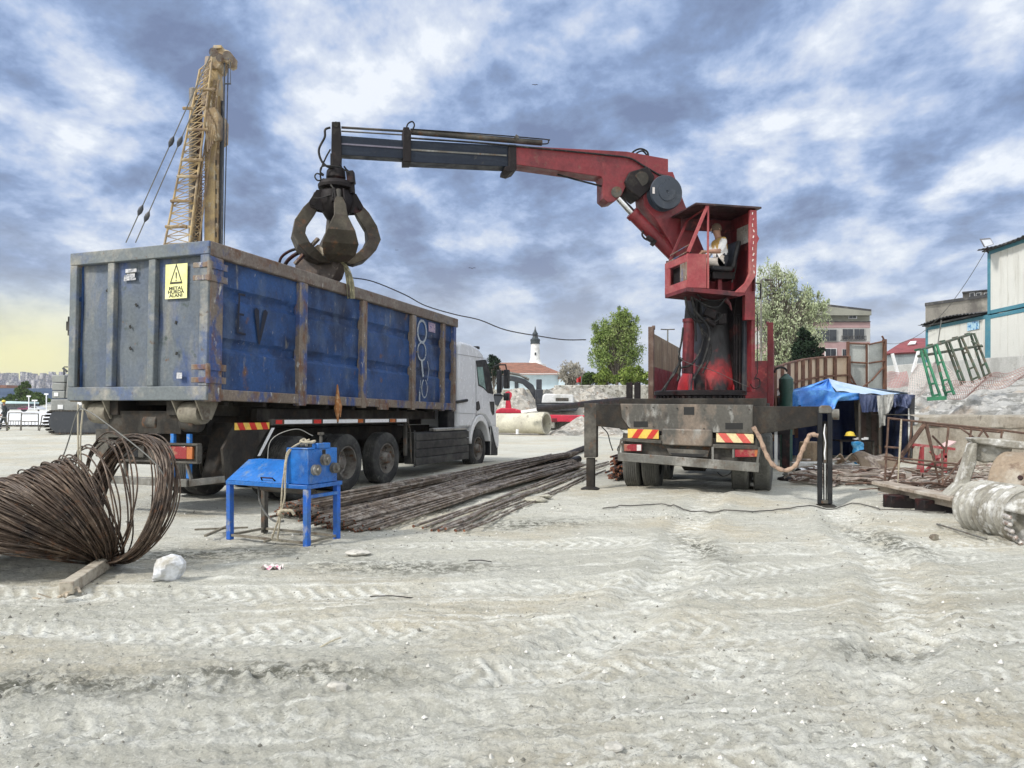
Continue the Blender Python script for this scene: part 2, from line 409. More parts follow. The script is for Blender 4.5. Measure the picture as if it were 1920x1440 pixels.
def ground_material():
    mt = bpy.data.materials.new('trampled_clay'); mt.use_nodes = True; t = mt.node_tree; N = t.nodes; L = t.links; b = N['Principled BSDF']
    pos = N.new('ShaderNodeNewGeometry').outputs['Position']
    def nz(sc_, det=6, r=.6, off=0., rot=0.):
        mp = N.new('ShaderNodeMapping'); L.new(pos, mp.inputs[0]); mp.inputs[1].default_value = (off, off * 2, 0); mp.inputs[2].default_value = (0, 0, rot)
        mp.inputs[3].default_value = sc_ if isinstance(sc_, tuple) else (sc_,) * 3
        n = N.new('ShaderNodeTexNoise'); n.inputs['Scale'].default_value = 1; n.inputs['Detail'].default_value = det; n.inputs['Roughness'].default_value = r
        L.new(mp.outputs[0], n.inputs['Vector']); return n.outputs[0]
    def mr(v, a, b_, c=0., d=1.):
        n = N.new('ShaderNodeMapRange'); L.new(v, n.inputs[0])
        for i, x in enumerate((a, b_, c, d)): n.inputs[i + 1].default_value = x
        return n.outputs[0]
    def mul(a, b_):
        n = N.new('ShaderNodeMath'); n.operation = 'MULTIPLY'; L.new(a, n.inputs[0])
        if isinstance(b_, float): n.inputs[1].default_value = b_
        else: L.new(b_, n.inputs[1])
        return n.outputs[0]
    def mix(f, a, c):
        n = N.new('ShaderNodeMix'); n.data_type = 'RGBA'; L.new(f, n.inputs[0])
        for s_, v in ((n.inputs[6], a), (n.inputs[7], c)):
            if isinstance(v, tuple): s_.default_value = (*v, 1)
            else: L.new(v, s_)
        return n.outputs[2]
    c = mix(mr(nz(.28, 5, .55), .38, .62), (.46, .452, .39), (.555, .55, .49))
    c = mix(mul(mr(nz(.5, 6, .6, 4.), .48, .64), .8), c, (.50, .45, .34))
    c = mix(mul(mr(nz((1.1, 7., 1), 7, .65, 2., -.37), .50, .70), .55), c, (.70, .70, .65))
    c = mix(mul(mr(nz((1.3, 5., 1), 7, .7, 12., -.30), .56, .70), .55), c, (.32, .32, .28))
    c = mix(mul(mr(nz(2.1, 8, .72, 7.), .60, .69), .6), c, (.25, .25, .22))
    c = mix(mul(mr(nz(14., 6, .75, 3.), .60, .68), .65), c, (.26, .26, .225))
    c = mix(mul(mr(nz(38., 3, .6, 5.), .60, .66), .5), c, (.74, .74, .70))
    def att(nm):
        a = N.new('ShaderNodeAttribute'); a.attribute_name = nm; return a.outputs['Fac']
    c = mix(mul(mul(att('track'), mr(nz(5., 5, .65, 9.), .30, .55)), .9), c, (.80, .80, .74))
    c = mix(mul(att('clod'), mr(nz(11., 6, .75, 6.), .44, .56)), c, (.13, .13, .105))
    c = mix(mul(mr(nz(26., 5, .8, 14.), .59, .64), .65), c, (.20, .20, .17))
    c = mix(mul(mr(nz((5., 30., 5), 6, .75, 15., -.36), .56, .63), .8), c, (.30, .30, .27))
    vs = N.new('ShaderNodeVectorMath'); vs.operation = 'SCALE'; L.new(c, vs.inputs[0]); L.new(mr(nz(60., 5, .75, 1.), .3, .7, .80, 1.20), vs.inputs['Scale'])
    L.new(vs.outputs[0], b.inputs['Base Color']); b.inputs['Roughness'].default_value = .92; b.inputs['Specular IOR Level'].default_value = .2
    ad = N.new('ShaderNodeMath'); ad.operation = 'ADD'; L.new(mul(nz(22., 9, .8, 2.), 1.5), ad.inputs[0])
    vo = N.new('ShaderNodeTexVoronoi'); vo.inputs['Scale'].default_value = 28; L.new(pos, vo.inputs['Vector'])
    L.new(mul(mr(vo.outputs['Distance'], .0, .35, 1., 0.), mr(nz(1.6, 4, .6, 8.), .48, .62, 0., .5)), ad.inputs[1])
    ad2 = N.new('ShaderNodeMath'); ad2.operation = 'ADD'; L.new(ad.outputs[0], ad2.inputs[0]); L.new(mul(nz((4., 22., 4), 7, .7, 6., -.34), .8), ad2.inputs[1])
    bp = N.new('ShaderNodeBump'); bp.inputs['Strength'].default_value = 1.0; bp.inputs['Distance'].default_value = .018
    L.new(ad2.outputs[0], bp.inputs['Height']); L.new(bp.outputs[0], b.inputs['Normal'])
    return mt
m_ground = ground_material()
build_ground()
# loose gravel: small stones nobody could count
def gravel():
    mb = MB(); rnd = random.Random(11)
    for i in range(8000):
        if i < 5200: y = 2.2 * math.exp(rnd.random() * 1.75); x = (rnd.random() * 1.7 - .85) * y
        else:
            cx_, cy_, s_ = rnd.choice([(-3, 8, 1.2), (-1.6, 7.2, 1.1), (5.6, 9.5, 1.0), (-2.6, 4, .7), (3, 3, .7), (2.3, 8.5, .3), (4.3, 8.6, .5), (.3, 9, 1.0), (6.4, 7.0, .8)])
            x = rnd.gauss(cx_, s_); y = abs(rnd.gauss(cy_, s_ * .7)) + 1.5
        if vnoise(np.array([x * .8]), np.array([y * .8]))[0] < rnd.uniform(-.5, .25): continue
        r = .005 + .015 * rnd.random() ** 4 + (.018 * rnd.random() if rnd.random() < .012 else 0)
        z = gh(x, y) + r * .2; a = rnd.random() * 6.28; P = []; q9 = rnd.random(); dk = 0 if q9 < .5 else (1 if q9 < .94 else 2)
        for k in range(5): P.append((x + math.cos(a + k * 1.257) * r * rnd.uniform(.7, 1.2), y + math.sin(a + k * 1.257) * r * rnd.uniform(.6, 1.1), z - r * .3))
        P.append((x + r * .1, y, z + r * rnd.uniform(.4, .9)))
        mb.add(P, [(k, (k + 1) % 5, 5) for k in range(5)], dk)
    o = build(mb, 'gravel', [mat('pale_stone_bits', (.58, .57, .53), var=.3), mat('dark_clod_bits', (.16, .155, .13), var=.3), mat('white_stone_bits', (.50, .49, .44), var=.2)], flat=True, loc=(0, 0, 0)); setp(o, kind='stuff', label='small loose stones and clods strewn over the clay ground', cat='gravel')
gravel()
# ---------------------------------------------------------------- hook-lift truck and its skip
YAW = rad(-20.25); TX, TY = -3.98, 9.8
su, cu_ = math.sin(-YAW), math.cos(-YAW)
SIDE = Plane((TX, TY), (su, cu_)); REAR = Plane((TX, TY), (-cu_, su))
m_skipblue = mat('scuffed_blue_paint', (.021, .068, .20), [((.012, .030, .085), 1.4, .45, .62), ((.07, .11, .19), (2.5, 2.5, 1.1), .52, .72), (RUST, (3, 3, 2.2), .63, .72), ((.23, .22, .19), (6, 6, 2), .62, .74), ((.42, .42, .40), (30, 30, 9), .66, .72)], .5, bump=.15, var=.2)
m_skipdoor = mat('dusty_blue_grey_door', (.11, .13, .15), [((.09, .115, .16), (2, 2, 1.1), .42, .62), ((.035, .07, .20), (1.6, 1.6, .9), .53, .66), ((.20, .20, .18), (2.5, 2.5, .8), .5, .7), ((.05, .07, .065), 5, .60, .70), ((.12, .075, .05), 6, .66, .72)], .7, bump=.15, var=.18)
m_skiprail = mat('brown_scraped_rail', (.15, .12, .10), [((.22, .195, .165), (3, 3, 3), .45, .65), ((.12, .06, .035), 5, .52, .68), ((.05, .08, .17), 4, .62, .72), ((.42, .41, .38), (20, 20, 6), .64, .72)], .65, bump=.25, var=.22)
m_skiprib = mat('chipped_rib_paint', (.20, .16, .125), [((.05, .085, .22), (4, 4, 2), .50, .60), ((.15, .07, .035), (5, 5, 2.5), .52, .66), ((.46, .45, .42), (14, 14, 6), .60, .68), ((.27, .26, .23), (3, 3, 1), .58, .7)], .6, bump=.25, var=.22)
m_frame_grey = mat('dusty_door_frame', (.13, .15, .16), [((.08, .115, .21), (2, 2, 2), .50, .66), ((.28, .27, .24), 3, .5, .7), ((.10, .07, .05), 8, .62, .72)], .65, bump=.15)

skip = root('scrap_skip', (TX, TY, 1.556), 'large open-topped blue scrap skip, dented and rusty, loaded on the white truck under the grab', 'skip', YAW, rad(-1.4))
LN, WD, HT = 7.85, 2.5, 2.105
def lb(parent, name, mats, fn, **k):
    mb = MB(); fn(mb); return build(mb, name, mats, parent, world=False, **k)
# long side walls: pressed panels with two V grooves, between ribs
def side_wall(x0, sgn):
    rnd = random.Random(4); mb = MB(); prof = [(.13, 0), (.66, 0), (.72, -.055), (.80, -.045), (.86, 0), (1.36, 0), (1.42, -.055), (1.50, -.045), (1.56, 0), (1.92, 0)]
    def fn(u, v):
        i = v * (len(prof) - 1); k = min(int(i + 1e-6), len(prof) - 2); f = i - k
        z = prof[k][0] + (prof[k + 1][0] - prof[k][0]) * f; d = prof[k][1] + (prof[k + 1][1] - prof[k][1]) * f
        y = .02 + u * (LN - .04); dent = .016 * math.sin(y * 3.1 + z * 2) * math.sin(z * 3.4 + y) + .010 * math.sin(y * 7.7 + 1) * math.sin(z * 5)
        return V(x0 + sgn * (-.075 + d - abs(dent)), y, z)
    mb.grid(fn, 120, 1 + (len(prof) - 1) * 2)
    mb.box((x0 - sgn * .15, LN / 2, 1.02), (.03, LN - .1, 1.8))
    return mb
build(side_wall(0, 1), 'side_wall', m_skipblue, skip, world=False)
build(side_wall(-WD, -1), 'side_wall', m_skipblue, skip, world=False)
for x, s in ((0, 1), (-WD, -1)):
    lb(skip, 'top_rail', m_skiprail, lambda m: m.mm((x, -.01, 1.905), (x - s * .15, LN + .03, HT)), bevel=.02)
    def bot(m):
        m.mm((x - s * .012, .0, 0), (x - s * .15, LN, .15))
        for y in (4.55,): m.box((x - s * .03, y, .0), (.06, .35, .1))
    lb(skip, 'bottom_rail', m_skiprib, bot, bevel=.012)
    for y in (2.03, 3.84, 5.735, 7.14, 7.72):
        wd = .20 if y < 3 else (.16 if y < 6 else .12)
        lb(skip, 'rib', m_skiprib, lambda m: (m.mm((x, y - wd / 2, -.03), (x - s * .12, y + wd / 2, 1.903))), bevel=.014)
    lb(skip, 'corner_post', m_skiprib, lambda m: m.mm((x, .0, -.02), (x - s * .13, .24, 1.903)), bevel=.014)
lb(skip, 'floor', m_dark, lambda m: (m.mm((-WD + .1, .05, .05), (-.1, LN - .05, .1)), [m.mm((-WD + .1, y, -.06), (-.1, y + .08, .05)) for y in np.arange(.4, 7.6, .8)]))
lb(skip, 'main_rail', m_dark, lambda m: [m.mm((x - .09, .1, -.2), (x + .09, LN - .1, .05)) for x in (-1.25 - .53, -1.25 + .53)])
lb(skip, 'front_wall', m_skipblue, lambda m: m.mm((-WD + .05, LN - .06, .1), (-.05, LN, 1.95)))
# rear door
door = lb(skip, 'rear_door', m_skipdoor, lambda m: m.grid(lambda u, v: V(-WD + .1 + u * (WD - .2), .065 + .012 * math.sin(u * 9) * math.sin(v * 6 + 1) + .008 * math.sin(u * 23 + v * 11), .05 + v * 1.95), 40, 30))
def dframe(m):
    m.mm((-WD + .0, -.035, 1.925), (-.01, .07, HT - .003)); m.mm((-WD + .0, -.035, -.005), (-.01, .07, .185))
    m.mm((-WD + .0, -.032, .187), (-WD + .13, .07, 1.923)); m.mm((-.155, -.032, .187), (-.012, .07, 1.923))
lb(door, 'door_frame', m_frame_grey, dframe, bevel=.012)
for t in (1.737, .994): lb(door, 'door_rib', m_frame_grey, lambda m: m.mm((-t - .06, -.02, .188), (-t + .06, .066, 1.922)), bevel=.012)
def hinge(z):
    m = MB(); m.cyl((.005, -.03, z - .13), (.005, -.03, z + .13), .032, n=12)
    for dz_ in (-.085, .085):
        m.mm((-.26, -.047, z + dz_ - .035), (.0, -.030, z + dz_ + .035)); m.mm((.001, -.03, z + dz_ - .045), (.018, .30, z + dz_ + .045))
    return m
for z in (.35, 1.70): build(hinge(z), 'hinge', m_skiprib, door, world=False, bevel=.006)
lb(door, 'latch', m_grime, lambda m: (m.mm((-WD - .06, -.03, 1.0), (-WD + .04, .06, 1.13)), m.cyl((-WD - .04, 0, .93), (-WD - .04, 0, 1.2), .014)), bevel=.006)
# holes and scratches, small paper scraps
def plate(x0, x1, z0, z1, y=.03): return [(x0, y, z0), (x1, y, z0), (x1, y, z1), (x0, y, z1)]
def sgn_():
    m = MB(); m.box((-.61, .028, 1.605), (.375, .006, .47), m=0)
    f = lambda x, z: V(-.61 + x, .0235, 1.605 + z)
    def tri(r, k): return [(0 + 0, r * .62 + k), (-r * .40, -r * .38 + k), (r * .40, -r * .38 + k)]
    def ringtri(ro, ri, k):
        a = [f(*p) for p in tri(ro, k)]; b = [f(*p) for p in tri(ri, k)]
        m.add(a + b, [(0, 1, 4, 3), (1, 2, 5, 4), (2, 0, 3, 5)], 1)
    ringtri(.28, .205, .07)
    m.add([f(-.013, .12), f(-.008, .035), f(.008, .035), f(.013, .12)], [(0, 1, 2, 3)], 1); m.add([f(-.009, .022), f(-.009, .002), f(.009, .002), f(.009, .022)], [(0, 1, 2, 3)], 1)
    for t_, z in (('METAL', -.115), ('HURDA', -.165), ('ALANI', -.214)): text_mb(t_, .062, lambda x, y: f(x * 1.3, z + y), 1, m, bold=.0022)
    return m
signm = mat('yellow_sign_face', (.78, .76, .28), [((.80, .80, .55), (3, 3, 3), .4, .7)], .45, var=.04); ink = mat('black_ink', (.04, .038, .02), (), .6)
setp(build(sgn_(), 'warning_sign', [signm, ink], door, world=False, flat=True), 'pale yellow warning sign with triangle and black lettering')
def stick(m):
    for a in ((-1.42, 1.80, .20, .05), (-1.42, 1.73, .14, .06), (-1.43, 1.68, .2, .03), (-1.52, 1.70, .05, .08)): m.box((a[0], .030, a[1]), (a[2], .004, a[3]), m=0)
    for i in range(6): m.box((-1.50 + i * .03, .027, 1.765), (.02, .002, .016), m=1)
    m.box((-.53, .030, .33), (.09, .004, .08), m=0)
setp(lb(door, 'sticker', [mat('peeling_grey_sticker', (.50, .50, .52), [((.2, .21, .24), 18, .45, .6)], .6), ink], stick), 'torn grey sticker remnants')
lb(door, 'bullet_hole', mat('hole_black', (.01, .01, .01), ()), lambda m: [m.box((-x, .045, z), (.045, .01, .03), Matrix.Rotation(x * 3, 3, 'Y')) for x, z in ((1.33, 1.32), (1.43, 1.02), (.62, 1.05), (1.42, .72), (.60, .63), (1.87, 1.55), (1.84, 1.58))])
# painted marks on the long side
m_mark = mat('white_spray_mark', (.40, .44, .46), [((.1, .16, .3), 30, .5, .62)], .7); m_spray = mat('black_spray_mark', (.012, .015, .03), (), .7)
def stroke(m, pts, wd=.03, x=-.045):
    m.tube([V(x, y, z) for y, z in pts], [wd * .55] * len(pts), 6)
def ring(cy_, cz, ry, rz_, a0=0, a1=360, n=20): return [(cy_ + ry * math.sin(rad(a0 + (a1 - a0) * i / n)), cz + rz_ * math.cos(rad(a0 + (a1 - a0) * i / n))) for i in range(n + 1)]
def flat_x(m, x0=-.055, k=.12):
    m.v = [(x0 + (v[0] - x0) * k, v[1], v[2]) for v in m.v]
def nums(m):
    stroke(m, ring(6.18, 1.62, .20, .23), .05); stroke(m, ring(6.18, 1.20, .19, .19), .035); stroke(m, [(6.18, 1.0), (6.22, .8), (6.26, .68)], .07)
    stroke(m, ring(6.32, .43, .13, .19, 20, 340), .03); stroke(m, [(6.45, .6), (6.52, .86), (6.44, 1.02)], .025); stroke(m, [(6.1, .1), (6.1, .35)], .06); stroke(m, [(6.10, .32), (6.14, .6)], .02)
    flat_x(m, -.062)
lb(skip, 'painted_number', m_mark, nums)
lb(skip, 'side_sticker', mat('faded_pink_sticker', (.45, .36, .42), [((.15, .12, .3), (3, 22, 22), .45, .6)], .6), lambda m: m.mm((-.066, 6.48, 1.66), (-.060, 6.80, 1.86)))
def graf(m):
    stroke(m, [(.62, 1.5), (.60, .95)], .035); stroke(m, [(.60, 1.5), (.74, 1.5)], .03); stroke(m, [(.60, 1.22), (.72, 1.22)], .03); stroke(m, [(.60, .96), (.76, .95)], .03)
    for k in range(7): stroke(m, [(.95 + k * .012, 1.36 - abs(k - 3) * .01), (1.05, .84)], .03); stroke(m, [(1.22 - k * .012, 1.36 - abs(k - 3) * .01), (1.05, .84)], .03)
    flat_x(m, -.062)
lb(skip, 'spray_letters', m_spray, graf)
# rear corner rollers and hook bracket under the floor
def roller(m, x):
    m.lathe([(-.16, .02), (-.16, .15), (.0, .165), (.16, .15), (.16, .02)], (x, .20, -.17), (1, 0, 0), 20)
    for s in (-.2, .2): m.prism([(x + s, -.02, .0), (x + s, .42, .0), (x + s, .28, -.26), (x + s, .12, -.26)], (.02, 0, 0))
m_tanmud = mat('caked_tan_mud_steel', (.23, .21, .165), [((.16, .14, .11), 5, .45, .65), ((.10, .07, .05), 9, .55, .7)], .8, bump=.3)
for x in (-.42, -2.06): lb(skip, 'roller', m_tanmud, lambda m: roller(m, x))
lb(skip, 'strap', mat('frayed_orange_strap', (.36, .15, .05), [((.5, .3, .15), 12, .5, .6)], .9), lambda m: (m.tube([(.012, 2.96, .35), (.014, 2.97, .15), (.016, 2.95, -.05), (.014, 2.99, -.28)], [.01, .035, .05, .012], 6), m.tube([(.02, 3.0, .12), (.03, 3.03, -.02), (.02, 3.05, -.20)], [.02, .03, .008], 6)))

# ---- truck
truck = root('hooklift_truck', (TX, TY, .05), 'white hook-lift lorry with dusty black undercarriage carrying the blue skip', 'truck', YAW, rad(-.8))
def tb(name, mats, fn, parent=truck, **k): return lb(parent, name, mats, fn, **k)
def chassis(m):
    for x in (-1.25 - .42, -1.25 + .42): m.mm((x - .05, .3, .82), (x + .05, 10.1, 1.08))
    for y in (.4, 1.3, 2.6, 4.0, 5.6, 7.2): m.mm((-1.67, y, .86), (-.83, y + .1, 1.04))
    for y in (2.05, 3.42, 4.80, 9.3): m.cyl((-2.3, y, .52), (-.2, y, .52), .07); m.lathe([(-.28, .05), (-.18, .2), (.18, .2), (.28, .05)], (-1.25, y, .52), (1, 0, 0), 16)
    m.mm((-2.2, 5.7, .35), (-1.8, 7.4, .9))
tb('chassis', m_dark, chassis)
def sub(m):
    for x in (-1.25 - .42, -1.25 + .42): m.mm((x - .06, .35, 1.10), (x + .06, 7.3, 1.34))
    m.mm((-1.75, 6.6, 1.1), (-.75, 7.5, 1.4)); m.cyl((-1.25, .8, 1.2), (-1.25, 4.5, 1.2), .09); m.mm((-1.9, .12, 1.05), (-.6, .5, 1.36))
    m.mm((-2.0, .5, 1.02), (-.5, .62, 1.3))
    m.mm((-.42, 1.3, 1.22), (-.30, 7.3, 1.40)); m.mm((-2.2, 1.3, 1.22), (-2.08, 7.3, 1.40))
tb('hook_arm_frame', m_dark, sub)
def rearblk(m):
    m.mm((-1.95, .14, .98), (-1.25, .55, 1.28)); m.mm((-1.9, .1, .62), (-.95, .2, .94)); m.mm((-2.2, .16, .7), (-1.95, .4, 1.1))
    for x in (-.95, -.30): m.lathe([(-.12, .02), (-.12, .13), (.12, .13), (.12, .02)], (x - .2, .22, 1.20), (1, 0, 0), 16)
tb('rear_crossmember', m_grime, rearblk, bevel=.012)
tb('bumper_beam', m_grime, lambda m: (m.mm((-1.78, -.02, .90), (-.18, .06, .93)), m.mm((-1.78, -.02, .66), (-.18, .06, .69)), m.mm((-1.78, .04, .69), (-.18, .07, .90)), m.mm((-.21, -.02, .69), (-.18, .06, .90)), m.mm((-1.78, -.02, .69), (-1.75, .06, .90))), bevel=.006)
m_lamp = mat('red_tail_lens', (.26, .02, .03), [((.3, .12, .08), 4, .55, .6)], .25, var=.05); m_amber = mat('amber_lens', (.42, .13, .04), (), .3); m_clear = mat('clear_lens', (.6, .56, .54), (), .25)
def lamp(x):
    m = MB(); m.mm((x, -.005, .72), (x + .40, .035, .885), 0); m.mm((x + .40, -.005, .72), (x + .50, .035, .885), 1); m.mm((x - .05, -.005, .72), (x, .035, .885), 2)
    return m
for x in (-.78, -1.62): build(lamp(x), 'tail_lamp', [m_lamp, m_amber, m_clear] if x > -1 else [m_black, m_grime, m_clear], truck, world=False, bevel=.006)
def under(m):
    m.beam((-1.98, .02, .40), (-.35, .02, .40), .10, .10); m.beam((-.35, .02, .40), (-.05, .35, .44), .08, .09)
    m.beam((-.42, .04, .68), (-.32, .04, .42), .05, .03); m.beam((-1.55, .1, .68), (-1.55, .1, .42), .05, .05)
tb('underrun_bar', m_bare, under, bevel=.006)
m_bluepaint = mat('bright_blue_paint', (.03, .20, .60), [((.05, .10, .2), 6, .55, .7), ((.3, .3, .28), 14, .62, .72)], .4)
tb('stabiliser_leg', m_bluepaint, lambda m: [m.mm((x, .12, .45), (x + .055, .17, 1.05)) for x in (-.78, -.50)])
# mudguards / flaps on the near side
def guard(m):
    m.prism([(-.03, .55, 1.20), (-.03, 1.30, 1.20), (-.03, .95, .80), (-.03, .75, .35), (-.03, .35, .38), (-.03, .28, .85)], (-.04, 0, 0))
    m.prism([(-.5, .62, 1.2), (-.5, .70, 1.2), (-.5, .46, .35), (-.5, .38, .35)], (.45, 0, 0))
tb('mudguard', m_dark, guard)
tb('white_edge_strip', m_white, lambda m: m.prism([(-.008, 1.28, 1.12), (-.008, 1.34, 1.12), (-.008, 1.02, .72), (-.008, .97, .72)], (-.012, 0, 0)))
def chevron(m, x0, x1, z0, z1, y, n=3, lean=.10, ax='x'):
    P = (lambda a, z, o: V(a, y - o, z)) if ax == 'x' else (lambda a, z, o: V(y + o, a, z))
    m.add([P(x0, z0, 0), P(x1, z0, 0), P(x1, z1, 0), P(x0, z1, 0)], [(0, 1, 2, 3)], 0)
    W = (x1 - x0) / (n * 2)
    for i in range(n):
        a = x0 + W * (2 * i + .35); b = min(a + W, x1); c = min(a + lean, x1); d = min(b + lean, x1)
        m.add([P(c, z0, .003), P(d, z0, .003), P(b, z1, .003), P(a, z1, .003)], [(0, 1, 2, 3)], 1)
tb('hazard_stripe', [m_yellow, m_redretro], lambda m: chevron(m, .50, 1.24, 1.10, 1.20, -.026, 3, .06, 'y'), flat=True)
def rail(m):
    m.mm((-.06, 1.25, 1.16), (-.0, 5.5, 1.25)); m.mm((-.09, 5.45, .5), (-.04, 5.52, 1.2))
    m.tube([V(-.03, 5.5, 1.2), V(-.03, 5.62, 1.0), V(-.04, 5.68, .5), V(-.05, 5.7, .35)], .02, 6)
tb('side_rail', m_grime, rail)
def tapes(m):
    for y0, y1, k in ((1.35, 1.5, 1), (1.55, 2.25, 0), (2.3, 2.5, 1), (2.55, 2.95, 0), (3.0, 3.6, 0), (3.62, 3.78, 2), (3.85, 4.7, 0), (4.75, 4.95, 2), (5.0, 5.4, 0)): m.mm((.001, y0, 1.175), (.004, y1, 1.235), k)
tb('reflective_tape', [m_white, m_redretro, m_amber], tapes)
def skirt(m):
    for k in range(4): m.mm((-.05, 5.85, .27 + k * .17), (-.012, 8.55, .425 + k * .17))
    m.mm((-.3, 5.88, .3), (-.052, 8.52, .95)); m.mm((-.02, 5.75, .25), (-.0, 5.80, 1.0))
tb('side_skirt', mat('dusty_black_panel', (.02, .02, .021), [((.075, .075, .07), (2, 2, 4), .45, .7)], .5), skirt, bevel=.008)
tb('air_tank', mat('brushed_tank', (.40, .40, .38), [((.15, .14, .13), 4, .5, .7)], .4, .6), lambda m: m.mm((-.15, 6.7, .955), (-.02, 8.45, 1.03)), bevel=.02)
def cabbody(m):
    pr = [(7.97, 1.02), (7.97, 2.95), (8.12, 3.03), (8.7, 3.02), (9.15, 2.95), (9.45, 2.82), (9.66, 2.58), (10.20, 1.80), (10.36, 1.5), (10.40, 1.0), (10.0, 1.0), (9.92, 1.1), (9.6, 1.28), (9.3, 1.33), (9.0, 1.28), (8.7, 1.02)]
    m.prism([V(-2.48, y, z) for y, z in pr], (2.46, 0, 0))
cab = tb('cab', mat('clean_white_cab_paint', (.74, .76, .79), [((.60, .60, .57), (2, 2, 4), .55, .85)], .22, var=.03), cabbody, bevel=.055)
def sp(pts, off): return [SIDE.pix(x, y, off) for x, y in pts]
def sidepart(name, mats, pts, off=-.004, th=.02, parent=truck, bevel=0):
    m = MB(); m.prism(sp(pts, off + .018), SIDE.n3 * th); return build(m, name, mats, parent, bevel=bevel)
wpts = [(892.5, 676), (911, 674), (917, 690), (925.5, 739), (915, 737), (907, 728), (897, 723), (894, 690)]
sidepart('window_trim', m_black, wpts, parent=cab)
sidepart('window', mat('greenish_cab_glass', (.20, .34, .31), [((.05, .1, .1), 3, .5, .7)], .12, spec=.8), [(895, 688), (905, 688), (911, 731), (907, 726), (898.5, 721)], off=-.012, parent=cab)
sidepart('corner_vent', m_black, [(918.5, 753), (927, 753), (927, 776), (924, 779), (920.5, 770)], parent=cab)
sidepart('door_handle', m_black, [(894.5, 754), (898, 752), (900, 760), (900.5, 766), (897, 770), (894, 768)], off=-.02, th=.03, parent=cab)
def seam(m):
    for a in (((853, 663), (911, 672)), ((892, 676), (893, 780)), ((853, 774), (893, 776))): m.tube([SIDE.pix(*q, off=.016) for q in a], .005, 5)
m = MB(); seam(m); build(m, 'door_seam', mat('seam_grey', (.25, .25, .26), ()), cab)
m = MB(); pts = [V(-.02, 9.3 + .66 * math.cos(rad(a)), .52 + .80 * math.sin(rad(a))) for a in range(8, 176, 8)]; pin = [V(-.02, 9.3 + .56 * math.cos(rad(a)), .52 + .64 * math.sin(rad(a))) for a in range(172, 4, -8)]
m.prism(pts + pin, (-.30, 0, 0)); M_ = truck.matrix_basis
build(m, 'wheel_arch', m_white, truck, world=False, bevel=.02, )
tb('front_bumper', m_black, lambda m: (m.prism([V(-2.47, y, z) for y, z in ((9.92, .28), (9.95, 1.0), (10.5, 1.0), (10.52, .25))], (2.44, 0, 0))), bevel=.03)
tb('bumper_corner', m_white, lambda m: m.prism([V(-.028, y, z) for y, z in ((10.02, 1.05), (10.5, .98), (10.5, .5), (10.38, .45), (10.2, .7))], (.02, 0, 0)), bevel=.008)
tb('mudflap', mat('pale_flap_edge', (.5, .5, .48), ()), lambda m: m.mm((-.035, 9.955, .3), (-.02, 9.99, 1.0)))
tb('exhaust_stack', m_black, lambda m: (m.mm((-.35, 7.55, .95), (-.10, 7.92, 1.75)), m.cyl((-.05, 7.75, 1.6), (.02, 8.35, 1.66), .035)), bevel=.02)
tb('roof_marker', m_black, lambda m: m.box((-.15, 9.3, 2.99), (.12, .16, .07)), bevel=.01)
for nm_, x_, y_, D_, dm in (('mirror', 950, 711, 19.6, (.13, .16, .50)), ('wide_mirror', 950, 744, 19.6, (.13, .16, .2)), ('far_mirror', 936, 715, 20.2, (.12, .12, .62))):
    m = MB(); m.box(at(x_, y_, D_), dm, Matrix.Rotation(YAW, 3, 'Z')); build(m, nm_, m_black, truck, bevel=.02)
def mirror(m):
    m.tube([at(925, 688, 19.3), at(934, 684, 19.4), at(948, 684, 19.6), at(950, 695, 19.6)], .02, 6); m.tube([at(927, 741, 19.4), at(938, 741, 19.6), at(950, 744, 19.6)], .022, 6)
m = MB(); mirror(m); build(m, 'mirror_arm', m_black, truck)

def tyre_mb(R=.5, W=.30, ribs=4):
    h = W / 2; pr = [(-h * .8, R * .56), (-h * .98, R * .64), (-h, R * .78), (-h * .93, R * .92), (-h * .80, R * .985)]
    g = W * .72 / (ribs + 1); x = -h * .74
    for i in range(ribs + 1):
        pr += [(x, R), (x + g * .78, R)]
        if i < ribs: pr += [(x + g * .8, R * .972), (x + g * .98, R * .972)]
        x += g
    pr += [(h * .80, R * .985), (h * .93, R * .92), (h, R * .78), (h * .98, R * .64), (h * .8, R * .56)]
    m = MB(); m.lathe(pr, axis=(1, 0, 0), n=56); return m
def rim_mb(kind):
    m = MB()
    if kind == 'steer': pr = [(.10, .285), (.13, .29), (.13, .27), (.06, .255), (.03, .23), (.045, .19), (.05, .13), (.11, .115), (.17, .10), (.19, .05), (.19, 0)]; rr, hh = .165, .05
    else: pr = [(.10, .285), (.135, .29), (.135, .27), (.05, .262), (-.06, .25), (-.08, .22), (-.07, .14), (.02, .13), (.05, .10), (.055, 0)]; rr, hh = .18, -.08
    m.lathe(pr, axis=(1, 0, 0), n=36)
    for i in range(10):
        a = i * math.pi / 5; c = V(hh, rr * math.cos(a), rr * math.sin(a)); m.cyl(c, c + V(.045, 0, 0), .016, n=6, m=0)
    for i in range(8):
        a = (i + .5) * math.pi / 4; c = V(hh + .008, (rr + .045) * math.cos(a), (rr + .045) * math.sin(a)); m.cyl(c, c + V(.004, 0, 0), .02, n=10, m=1)
    return m
m_hole = mat('wheel_hole', (.01, .01, .01), ())
wheels = {}
